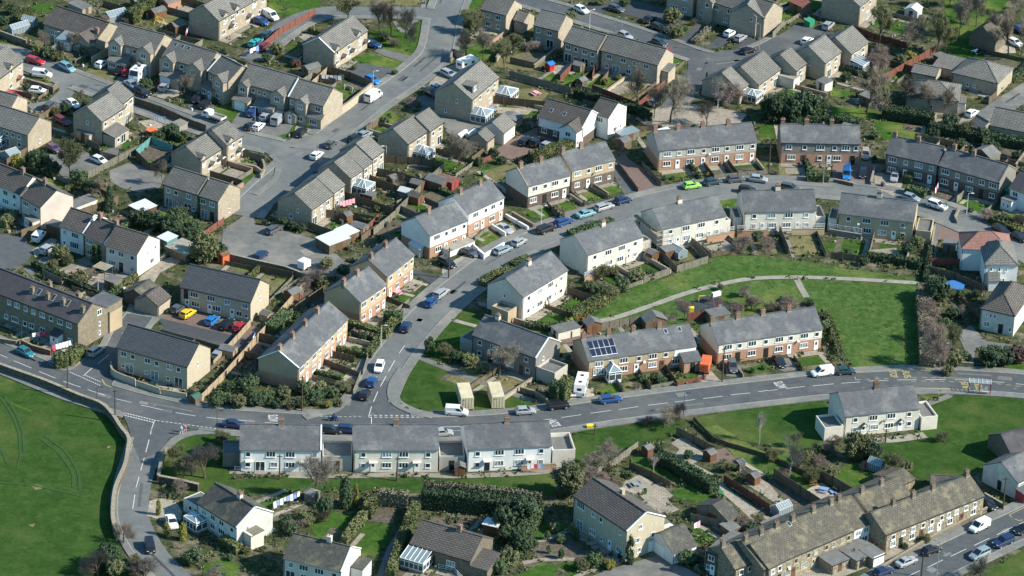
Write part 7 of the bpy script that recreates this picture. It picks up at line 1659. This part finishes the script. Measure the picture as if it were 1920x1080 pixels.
for ln in '''216,36,3.2,5.0,26,16|large glass greenhouse above the brown-roofed bungalow
55,48,2.2,3.2,22,-16|small greenhouse beside the thick hedge at the top left
35,60,2.0,5,26,14|long low cold frame beside the dark boundary wall
1270,480,2.4,3.2,22,-8|arched greenhouse inside the square garden fence
1465,962,2.2,3.4,24,14|pale polytunnel greenhouse behind the tall dark fence
1642,880,2.2,2.8,18,-16|dark-framed greenhouse by the tall stacked garden shed
20,298,3,3,26,12|small glazed lean-to left of the yellow bush'''.split('\n'):
    d, lab = ln.split('|'); x, y, w, dd, dx, dy = map(float, d.split(',')); p = G(x, y); r = empty('greenhouse',(p.x,p.y,0),vdir(x,y,dx,dy)); tag(r, lab, 'greenhouse')
    f = MB(); g = MB(); w2, d2, h = w/2, dd/2, 1.6
    for i in range(7):
        y_ = -d2+dd*i/6; f.bar((-w2,y_,0),(-w2,y_,h),.06,.06); f.bar((w2,y_,0),(w2,y_,h),.06,.06); f.bar((-w2,y_,h),(0,y_,h+.8),.06,.06); f.bar((w2,y_,h),(0,y_,h+.8),.06,.06)
    f.bar((0,-d2,h+.8),(0,d2,h+.8),.09,.07)
    for s in (-1,1): f.bar((s*w2,-d2,h),(s*w2,d2,h),.07,.07); g.poly([(s*w2,-d2,0),(s*w2,d2,0),(s*w2,d2,h),(s*w2,-d2,h)]); g.poly([(s*w2,-d2,h),(s*w2,d2,h),(0,d2,h+.8),(0,-d2,h+.8)])
    for s in (-1,1): g.poly([(-w2,s*d2,0),(w2,s*d2,0),(w2,s*d2,h),(0,s*d2,h+.8),(-w2,s*d2,h)])
    f.build('frame','whitemetal',r); g.build('glazing','glassroof',r)
# washing lines, each with its laundry
M('cloth_white',(.8,.8,.82)); M('cloth_pink',(.75,.35,.42)); M('cloth_red',(.5,.06,.12)); M('cloth_blue',(.2,.3,.55)); M('cloth_grey',(.45,.46,.5))
for ln in '''288,232 310,235|wwwww|row of white washing behind the stepped semi
246,225 262,245|wbrgw|mixed washing hanging along the stepped semi's garden
602,155 640,158|wwwgw|white washing on the line by the goal posts
636,395 665,388|ppppp|pink washing strung beside the second staggered house
98,665 134,655|rwwwww|white washing in the old stone terrace's front yard
60,642 90,638|wprr|pink and crimson washing beside the lower terrace hedge
512,960 562,938|wbwgbwbw|pale blue and white washing above the white semi by the lane
987,888 1020,888|wwrgb|washing pegged beneath the rightmost semi's railing
1300,1000 1312,994|wp|two sheets hanging behind the double garage
474,650 478,640|wb|small washing behind the new block
348,75 355,60|rwwp|red and white washing behind the house with the cream garage
468,108 485,100|wwb|washing beside the turquoise cars
12,1 30,6|wb|washing at the extreme top left garden
1752,370 1758,358|wrg|red white and green flags by the right grey terrace'''.split('\n'):
    d, cs, lab = ln.split('|'); a, b = [G(*q) for q in pp(d)]; r = empty('washing_line',(a.x,a.y,0)); tag(r, lab, 'washing line'); v = b-a
    m = MB(); m.tube((0,0,0),(0,0,2.1),.04,.04,6); m.tube((v.x,v.y,0),(v.x,v.y,2.1),.04,.04,6); m.bar((0,0,2.05),(v.x,v.y,2.05),.02,.02); m.build('line_post','metal',r); n = len(cs); t = v.normalized()
    for i, c in enumerate(cs):
        p = v*((i+.5)/n); wd = min(.9, v.length/n*.42); q = MB(); hh = random.uniform(.8,1.4)
        q.poly([(p.x-t.x*wd,p.y-t.y*wd,2.04),(p.x+t.x*wd,p.y+t.y*wd,2.04),(p.x+t.x*wd*.95+.1,p.y+t.y*wd*.95-.1,2.04-hh),(p.x-t.x*wd*.9+.06,p.y-t.y*wd*.9-.12,2.04-hh*.95)])
        q.build('laundry','cloth_'+{'w':'white','p':'pink','r':'red','b':'blue','g':'grey'}[c], r)
# playground
def frame(x, y, dx, dy, w, h, d, mat, label, name, cat, extra=None):
    p = G(x, y); r = empty(name,(p.x,p.y,0),vdir(x,y,dx,dy)); tag(r, label, cat); m = MB()
    for s in (-1,1): m.bar((s*w/2,-d/2,0),(s*w/2,0,h),.1,.1); m.bar((s*w/2,d/2,0),(s*w/2,0,h),.1,.1)
    m.bar((-w/2,0,h),(w/2,0,h),.1,.1); m.build('frame', mat, r)
    if extra == 'swing':
        for s in (-.25,.25): MB().bar((s*w-.2,0,h),(s*w-.2,0,.5),.03,.03).bar((s*w+.2,0,h),(s*w+.2,0,.5),.03,.03).box(s*w-.25,s*w+.25,-.12,.12,.45,.52).build('swing_seat','black',r)
    if extra == 'slide': MB().bar((0,0,h-.2),(1.9,-1.8,.2),.5,.06).build('slide', 'metal', r)
    if extra == 'panel': MB().box(-w/2,w/2,-.3,.3,h-.8,h+.1).build('roof_panel','paint_w',r)
    return r
frame(1342,568,22,-6,2.0,2.4,1.6,'redp','red climbing tower with a white and red canopy on the play surface','climbing_frame','play equipment','panel')
frame(1350,582,16,6,1.4,1.6,1.2,'redp','low red climber beside the climbing tower','climbing_frame','play equipment','slide')
frame(1318,590,12,-10,1.4,1.6,1.6,'darkmetal','dark climbing arch on the near side of the play surface','climbing_frame','play equipment')
boxy('spring_rocker',1296,586,1.0,.5,1.3,'yellowp','yellow spring rocker at the left of the play surface','play equipment')
p = G(1318,567); r = empty('goal_frame',(p.x,p.y,0),R(10)); tag(r,'small yellow goal frame behind the play surface','goal'); MB().bar((-.9,0,0),(-.9,0,1.5),.12,.12).bar((.9,0,0),(.9,0,1.5),.12,.12).bar((-.95,0,1.5),(.95,0,1.5),.12,.12).build('post','yellowp',r)
frame(300,48,26,12,2.4,2.0,1.6,'yellowp','yellow-framed garden swing on the estate lawn','garden_swing','swing','swing')
p = G(653,172); r = empty('football_goal',(p.x,p.y,0),vdir(653,172,20,8)); tag(r,'small white football goal on the walled back lawn','goal'); MB().bar((-1.2,0,0),(-1.2,0,1.5),.08,.08).bar((1.2,0,0),(1.2,0,1.5),.08,.08).bar((-1.2,0,1.5),(1.2,0,1.5),.08,.08).bar((-1.2,0,1.5),(-1.2,1,.05),.05,.05).bar((1.2,0,1.5),(1.2,1,.05),.05,.05).build('post','whitemetal',r)
# pergolas, tables, trampolines etc
p = G(193,517); r = empty('pergola',(p.x,p.y,0),vdir(193,517,24,8)); tag(r,'pale slatted pergola beside the creeper-clad end unit','pergola'); m = MB()
for i in range(9): m.bar((-1.5+i*.37,-1.4,2.2),(-1.5+i*.37,1.4,2.2),.12,.06)
m.build('slatted_roof','buff',r); m = MB()
for a in (-1.4,1.4):
    for b in (-1.3,1.3): m.bar((a,b,0),(a,b,2.15),.1,.1)
m.build('post','fence',r)
def table(x, y, label, mat='shedwood'):
    p = G(x, y); r = empty('garden_table',(p.x,p.y,0),random.uniform(0,3)); tag(r, label, 'garden table'); MB().box(-.8,.8,-.5,.5,.7,.76).build('tabletop', mat, r)
    for s in (-1,1):
        MB().box(-.8,.8,s*.85-.15,s*.85+.15,.42,.47).build('bench_seat', mat, r)
        MB().bar((s*.6,-.9,0),(s*.6,0,.7),.07,.07).bar((s*.6,.9,0),(s*.6,0,.7),.07,.07).build('leg', mat, r)
for x, y, l, mt in ((1545,922,'pale blue picnic table on the gravel garden behind the mossy terrace','cloth_blue'),(1523,908,'brown picnic table at the top of the gravel garden','shedwood'),(1190,912,'garden table on the flagged patio with round planters','metal'),(745,552,'pink and white garden table outside the far tan pair','cloth_pink'),(270,72,'garden table on the top estate patio','teal'),(1005,178,'pink garden table set on the dry lawn','cloth_pink'),
 (920,208,'garden table on the brick patio by the box-dormered house','cloth_blue'),(1640,258,'table with red chairs behind the left grey terrace','cloth_red'),(232,680,'white garden table on the terrace of the new block','frame'),(1830,100,'cluttered table beside the mossy cottage','cloth_white'),(1128,708,'small table by the white glazed porch','framewood')): table(x, y, l, mt)
for x, y, rad, l in ((1098,250,1.2,'round dark trampoline by the white-gabled house drive'),(1840,102,1.2,'round trampoline beside the mossy cottage')):
    p = G(x, y); r = empty('trampoline',(p.x,p.y,0)); tag(r, l, 'trampoline'); MB().tube((0,0,.7),(0,0,.76),rad,rad,20).build('mat','black',r)
    for i in range(6): t = i*1.047; MB().tube((math.cos(t)*rad,math.sin(t)*rad,0),(math.cos(t)*rad,math.sin(t)*rad,.7),.03,.03,5).build('leg','metal',r)
for x, y, l in ((1186,912,'left of two dark round planters on the pale patio'),(1195,908,'right of two dark round planters on the pale patio')):
    p = G(x, y); r = MB().tube((0,0,0),(0,0,.35),.55,.62,14).build('planter','darkmetal',None,(p.x,p.y,.05)); tag(r, l, 'planter')
def lounger(x, y, l):
    p = G(x, y); r = empty('sun_lounger',(p.x,p.y,0),vdir(x,y,10,10)); tag(r, l, 'sun lounger'); MB().box(-.9,.4,-.3,.3,.3,.36).build('seat','cloth_blue',r); MB().bar((.4,0,.33),(.9,0,.8),.6,.06).build('backrest','cloth_blue',r)
lounger(1561,926,'blue sun lounger, left of two on the gravel garden'); lounger(1569,928,'blue sun lounger, right of two on the gravel garden')
# blue paddling pool and parasol, tarpaulin
p = G(1790,538); r = MB().tube((0,0,0),(0,0,.5),1.9,2.0,20).build('paddling_pool','B_pool' if 'B_pool' in MATS else 'bluep',None,(p.x,p.y,0)); tag(r,'bright blue round paddling pool in the shaded garden on the right','paddling pool')
r = empty('raised_deck',tuple(G(1060,636)),R(15)); tag(r,'terracotta paved deck with planters behind the solar-panelled terrace','deck'); MB().box(-3,3,-2,2,0,.3).build('deck_surface','blockpave',r); MB().box(-3,-2.6,-2,2,.3,.8).build('edging_wall','brick',r)
# scaffolding round the left gable of the scaffolded semi
H = next(q[3] for q in BLD if q[2] == 'the scaffolded semi'); m = MB(); r = empty('scaffolding', tuple(H.T.translation), H.rz); tag(r,'tubular scaffolding wrapped round the left gable of the cream semi','scaffolding')
for x in (-1.6,-.5):
    for y in (-1.2,1.5,4.2,6.9,9.6): m.tube((x,y,0),(x,y,H.he+1.2),.035,.035,5,0,False)
for x in (1.8,4): m.tube((x,-1.2,0),(x,-1.2,H.he+.8),.035,.035,5,0,False)
for z in (2,3,4,5): 
    for x in (-1.6,-.5): m.tube((x,-1.6,z),(x,10,z),.03,.03,5,0,False)
    m.tube((-1.8,-1.2,z),(4.4,-1.2,z),.03,.03,5,0,False)
m.build('scaffold_tube','metal',r); MB().box(-1.6,-.5,-1.2,9.6,3.95,4.0).build('scaffold_board','newfence',r)
# raised flag pole and aerial dishes omitted; satellite dishes on facades
for q in BLD:
    H = q[3]
    if H.L > 11 and H.he > 4.2 and random.random() < .55:
        x = H.L*random.choice((.28,.52,.77)); o = MB().tube((0,-.28,0),(0,-.34,.05),.24,.28,10).bar((0,0,-.1),(0,-.28,0),.04,.04).build('satellite_dish','whitemetal' if random.random() < .6 else 'darkmetal',H.root,(x,0,H.he-1.9))

for x, y, l in ((612,352,'blue'),(640,420,'dark'),(905,330,'green'),(1500,312,'dark'),(1655,350,'dark'),(560,205,'dark'),(1120,700,'dark'),(1395,640,'dark'),(500,610,'green'),(1238,302,'dark'),(725,425,'dark'),(265,640,'dark')):
    o = boxy('wheelie_bin', x, y, .6, .7, 1.1, {'blue':'bluep','dark':'darkmetal','green':'darkgreen'}[l], 'x', 'bin', rs_ := random.uniform(10,20), random.uniform(-8,8)); auto(o, l+' wheelie bin', 'bin', x, y)

for x, y, w, d, l, mt in ((1412,905,2.2,1.6,'small wooden shed','shedwood'),(1385,880,1.8,1.5,'grey plank shed','greyfence'),(1330,862,2.0,1.6,'small wooden shed','shedwood'),(1213,853,1.8,1.5,'small wooden shed','shedwood'),(690,330,2.0,1.6,'small wooden shed','shedwood'),(735,345,2.0,1.6,'grey plank shed','greyfence'),(650,415,2.0,1.6,'small wooden shed','shedwood'),(255,12,2.2,1.8,'small wooden shed','shedwood'),(440,15,2.0,1.6,'grey plank shed','greyfence')):
    o = shed(x, y, w, d, 1.8, 24, 13, mt, 'felt', 'x', 'gable'); del o['label']; auto(o, l, 'shed', x, y)
# ---------------- undergrowth and garden litter: what nobody could count ----------------
rs = random.Random(99); bpy.context.view_layer.update()
BIG = [z for z in ZONES if z[0] in ('field','meadow','verge','play_surface')]; SM = [z for z in ZONES if z[0] not in ('field','meadow','verge','play_surface')]
PAVED = [[G(*p) for p in pts] for _, pts, _ in CARP]+[p for p, _ in POLYS]
def bbox(P): return min(p.x for p in P), max(p.x for p in P), min(p.y for p in P), max(p.y for p in P)
BBX = [(bbox(P), P) for P in PAVED]; BBZ = [(bbox(P), P) for _, P in BIG]; BBS = [(bbox(P), P, n) for n, P in SM]
def hit(p, L): return any(b[0] <= p.x <= b[1] and b[2] <= p.y <= b[3] and inside(p, P) for b, P in L)
HB = [(H.T.inverted(), H.L, H.dep) for *_, H in BLD]
def free(p):
    for nm, P, w, mt, pw, k in ROADS:
        if dist_poly(p, P[::3]+[P[-1]]) < w/2+max(pw)+.3: return False
    if hit(p, BBX): return False
    return True
def house_d(p):
    best = 99
    for T, L, D in HB:
        q = T @ p; dx = max(-q.x, q.x-L, 0); dy = max(-q.y, q.y-D, 0); best = min(best, math.hypot(dx, dy))
        if best <= 0: return 0
    return best
# ---------------- plots round every house: paths, paving, lawns, dividing fences ----------------
rq = random.Random(5); SM0 = list(BBS); nd = 0
M('plot_path', (.30,.275,.225), (.22,.205,.17), 1, rnd=.2); M('mud', (.135,.115,.075), (.085,.08,.05), .9, rnd=.15, fine=.3)
def okp(p, H, inn): 
    x, y = npx(p)
    if not (-60 < x < 1980 and -60 < y < 1140): return False
    if hit(p, BBX) or hit(p, BBZ): return False
    for nm, P, w, mt, pw, k in ROADS:
        if dist_poly(p, P[::3]+[P[-1]]) < w/2+max(pw)+.1: return False
    for T, L, D in HB:
        q = T @ p
        if -.4 < q.x < L+.4 and -.4 < q.y < D+.4: return False
    return True
for b_ in list(BLD):
    H = b_[3]
    if H.L < 5.5 or H.cat in ('garage','outbuilding','garden room','cottage','garage wing'): continue
    n = max(1, round(H.L/(6.6 if H.L > 11 else 12))); u = H.L/n
    for side in (-1, 1):
        y0 = 0 if side < 0 else H.dep; prev = 0
        if 'roadside' in (b_[2] or '') or 'right-edge dark' in (b_[2] or ''): continue
        if ('white semi' in (b_[2] or '') or 'middle cream' in (b_[2] or '') or 'lone cream' in (b_[2] or '')) and (side < 0 or 'lone' in b_[2]): continue
        for k in range(n):
            xa, xb = k*u, (k+1)*u; dmax = 0
            for d in (2.2,3,4,5,6,7.5,9,10.5,12):
                if all(okp(H.T @ Vector((x, y0+side*d, 0)), H, 1) for x in (xa+.3,(xa+xb)/2,xb-.3)): dmax = d
                else: break
            if dmax < 2.2: prev = 0; continue
            W = lambda x, d: (H.T @ Vector((x, y0+side*d, 0)))
            def sh(nm, x0, x1, d0, d1, mt, z):
                P4 = [W(x0,d0), W(x1,d0), W(x1,d1), W(x0,d1)]; sheet(nm, P4, mt, world=True, z=z)
            sh('patio', xa+.1, xb-.1, .15, min(rq.uniform(1.2,2.4), dmax), rq.choice(('flags','concrete','plot_path','gravel')), .052)
            px_ = xa+.5 if rq.random() < .5 else xb-1.5
            sh('footpath', px_, px_+.95, .3, dmax-.1, rq.choice(('plot_path','concrete','flags')), .057)
            if dmax > 3.5:
                t_ = rq.random(); sh('lawn' if t_ < .66 else 'flower_bed', xa+rq.uniform(.4,1.1), xb-rq.uniform(.4,1.1), 2.5, dmax-rq.uniform(.3,1.2), 'grass' if t_ < .5 else 'drygrass' if t_ < .66 else rq.choice(('mud','soil','gravel')), .047)
                if dmax > 7 and rq.random() < .7: sh('flower_bed', xa+.4, xa+rq.uniform(1.2,1.9), 2.6, dmax-.6, rq.choice(('mud','soil')), .0495)
            if dmax > 4 and nd < 190:
                nd += 1; A_, B_ = W(xb, .3), W(xb, dmax); pa, pb = npx(A_), npx(B_); r_ = rq.random()
                if r_ < .55: fence([pa, pb], rq.choice((.9,1.1,1.5,1.7)), rq.choice(('fence','greyfence','greyfence','fence')), 'dividing garden fence')
                elif r_ < .75: hedge([pa, pb], rq.uniform(.9,1.5), .7, rq.choice(('leaf_hedge','leaf_olive','leaf_mid')), 'narrow dividing hedge')
                else: wall([pa, pb], rq.uniform(.6,1.1), .25, rq.choice(('oldstone','stone','brick')), 'capstone', 'low dividing wall')
            if dmax > 6 and nd < 190 and rq.random() < .6:
                nd += 1; pa, pb = npx(W(xa+.2, dmax)), npx(W(xb-.2, dmax)); fence([pa, pb], rq.choice((1.0,1.6)), rq.choice(('fence','greyfence')), 'back garden fence' if side > 0 else 'front garden fence')
und = MB(); lit = MB(); cnt = 0
clu = [G(rs.uniform(-20,1940), rs.uniform(-20,1090)) for _ in range(900)]
for i in range(15000):
    p = rs.choice(clu)+Vector((rs.gauss(0,2.6), rs.gauss(0,2.6), 0)) if rs.random() < .6 else G(rs.uniform(-30,1950), rs.uniform(-30,1100))
    hd = house_d(p)
    if hd < .35 or not free(p): continue
    if hit(p, BBZ): continue
    sm = any(b[0] <= p.x <= b[1] and b[2] <= p.y <= b[3] and inside(p, P) for b, P, n in BBS)
    if sm and (rs.random() < .93 or any(n == 'green' and b[0] <= p.x <= b[1] and b[2] <= p.y <= b[3] and inside(p, P) for b, P, n in BBS)): continue
    cnt += 1; mi = rs.choice((0,0,1,1,2,2,3,4)); s = rs.uniform(.2,.7)*(1 if rs.random() < .8 else 1.6); hgt = s*rs.uniform(.5,1.3)
    for _ in range(9):
        c = p+Vector((rs.gauss(0,s*.5), rs.gauss(0,s*.5), rs.uniform(.05,1)*hgt)); n = rdir(rs); a = n.orthogonal()*rs.uniform(.09,.2); b = n.cross(a.normalized())*rs.uniform(.08,.17)
        und.poly([c-a-b, c+a-b, c+a+b, c-a+b], mi)
tag(und.build('undergrowth', ['leaf_dark','leaf_mid','leaf_olive','leaf_brown','drygrass'], uv=False), kind='stuff')
for i in range(5200):
    T, L, D = rs.choice(HB); q = T.inverted() @ Vector((rs.uniform(-4, L+4), rs.choice((rs.uniform(-11,-.8), rs.uniform(D+.8, D+9))), 0))
    if house_d(q) < .6 or not free(q) or hit(q, BBZ) or any(b[0] <= q.x <= b[1] and b[2] <= q.y <= b[3] and inside(q, P) for b, P, n in BBS if n in ('lawn','green')): continue
    if rs.random() < .55: continue
    w, d, h = rs.uniform(.15,.6), rs.uniform(.15,.6), rs.uniform(.08,.55); a = rs.uniform(0,3)
    T2 = Matrix.Translation((q.x,q.y,.02)) @ Matrix.Rotation(a,4,'Z'); lit.box(-w/2,w/2,-d/2,d/2,0,h, rs.choice((0,0,1,1,2,3,3,5,5,6,6,4)), T2)
tag(lit.build('debris', ['concrete','capstone','terracotta','black','whitecloth','shedwood','soil'], uv=False), kind='stuff')
# grass tufts standing on the rougher greens
tf = MB()
for nm, P in BIG:
    if nm != 'meadow': continue
    b = bbox(P); n = int(min(9000, (b[1]-b[0])*(b[3]-b[2])*.35))
    for _ in range(n):
        p = Vector((rs.uniform(b[0], b[1]), rs.uniform(b[2], b[3]), 0))
        x, y = npx(p)
        if not (-40 < x < 1960 and -40 < y < 1120) or not inside(p, P): continue
        s = rs.uniform(.08,.22); t = rs.uniform(0,3.14); a = Vector((math.cos(t), math.sin(t), 0))*s; c = p+Vector((0,0,.03))
        tf.poly([c-a, c+a, c+a*.6+Vector((0,0,s*.7)), c-a*.6+Vector((0,0,s*.5))], rs.choice((0,0,1,2)))
tag(tf.build('grass_tufts', ['roughgrass','grass','field'], uv=False), kind='stuff')
print('SCATTER', cnt, len(lit.f)//6, len(tf.f))

finish_labels()
for p in PROTO: del_tree(p)
# ---------------- light, sky, camera ----------------
SUN_EL, SUN_AZ = R(36), R(-11)      # azimuth measured from +X towards +Y
sd = Vector((math.cos(SUN_EL)*math.cos(SUN_AZ), math.cos(SUN_EL)*math.sin(SUN_AZ), math.sin(SUN_EL)))
L = bpy.data.lights.new('sun','SUN'); L.energy = 5.0; L.angle = R(.5); L.color = (1,.94,.815)
lo = bpy.data.objects.new('sun', L); COL.objects.link(lo); lo.rotation_euler = sd.to_track_quat('Z','Y').to_euler()
w = bpy.data.worlds.new('World'); S.world = w; w.use_nodes = True; nt = w.node_tree
sk = nt.nodes.new('ShaderNodeTexSky'); sk.sky_type = 'NISHITA'; sk.sun_disc = False; sk.sun_elevation = SUN_EL
sk.sun_rotation = math.atan2(sd.x, sd.y); sk.air_density = 1.3; sk.dust_density = .6; sk.ozone_density = 2.5
tn = nt.nodes.new('ShaderNodeMix'); tn.data_type = 'RGBA'; tn.blend_type = 'MULTIPLY'; tn.inputs[0].default_value = 1; tn.inputs[7].default_value = (.55,1.0,1.15,1)
nt.links.new(sk.outputs[0], tn.inputs[6]); nt.links.new(tn.outputs[2], nt.nodes['Background'].inputs[0]); nt.nodes['Background'].inputs[1].default_value = .10
cd = bpy.data.cameras.new('camera'); cd.sensor_width = 36; cd.lens = 36*FPX/1920; cd.clip_start = 1; cd.clip_end = 6000
co = bpy.data.objects.new('camera', cd); COL.objects.link(co)
co.matrix_world = Matrix(((Rt.x,Up.x,-Fw.x,CAM.x),(Rt.y,Up.y,-Fw.y,CAM.y),(Rt.z,Up.z,-Fw.z,CAM.z),(0,0,0,1)))
S.camera = co
S.view_settings.view_transform = 'Standard'; S.view_settings.look = 'None'; S.view_settings.exposure = .64; S.view_settings.gamma = 1
S.cycles.max_bounces = 6; S.cycles.diffuse_bounces = 3; S.cycles.glossy_bounces = 2; S.cycles.use_denoising = True
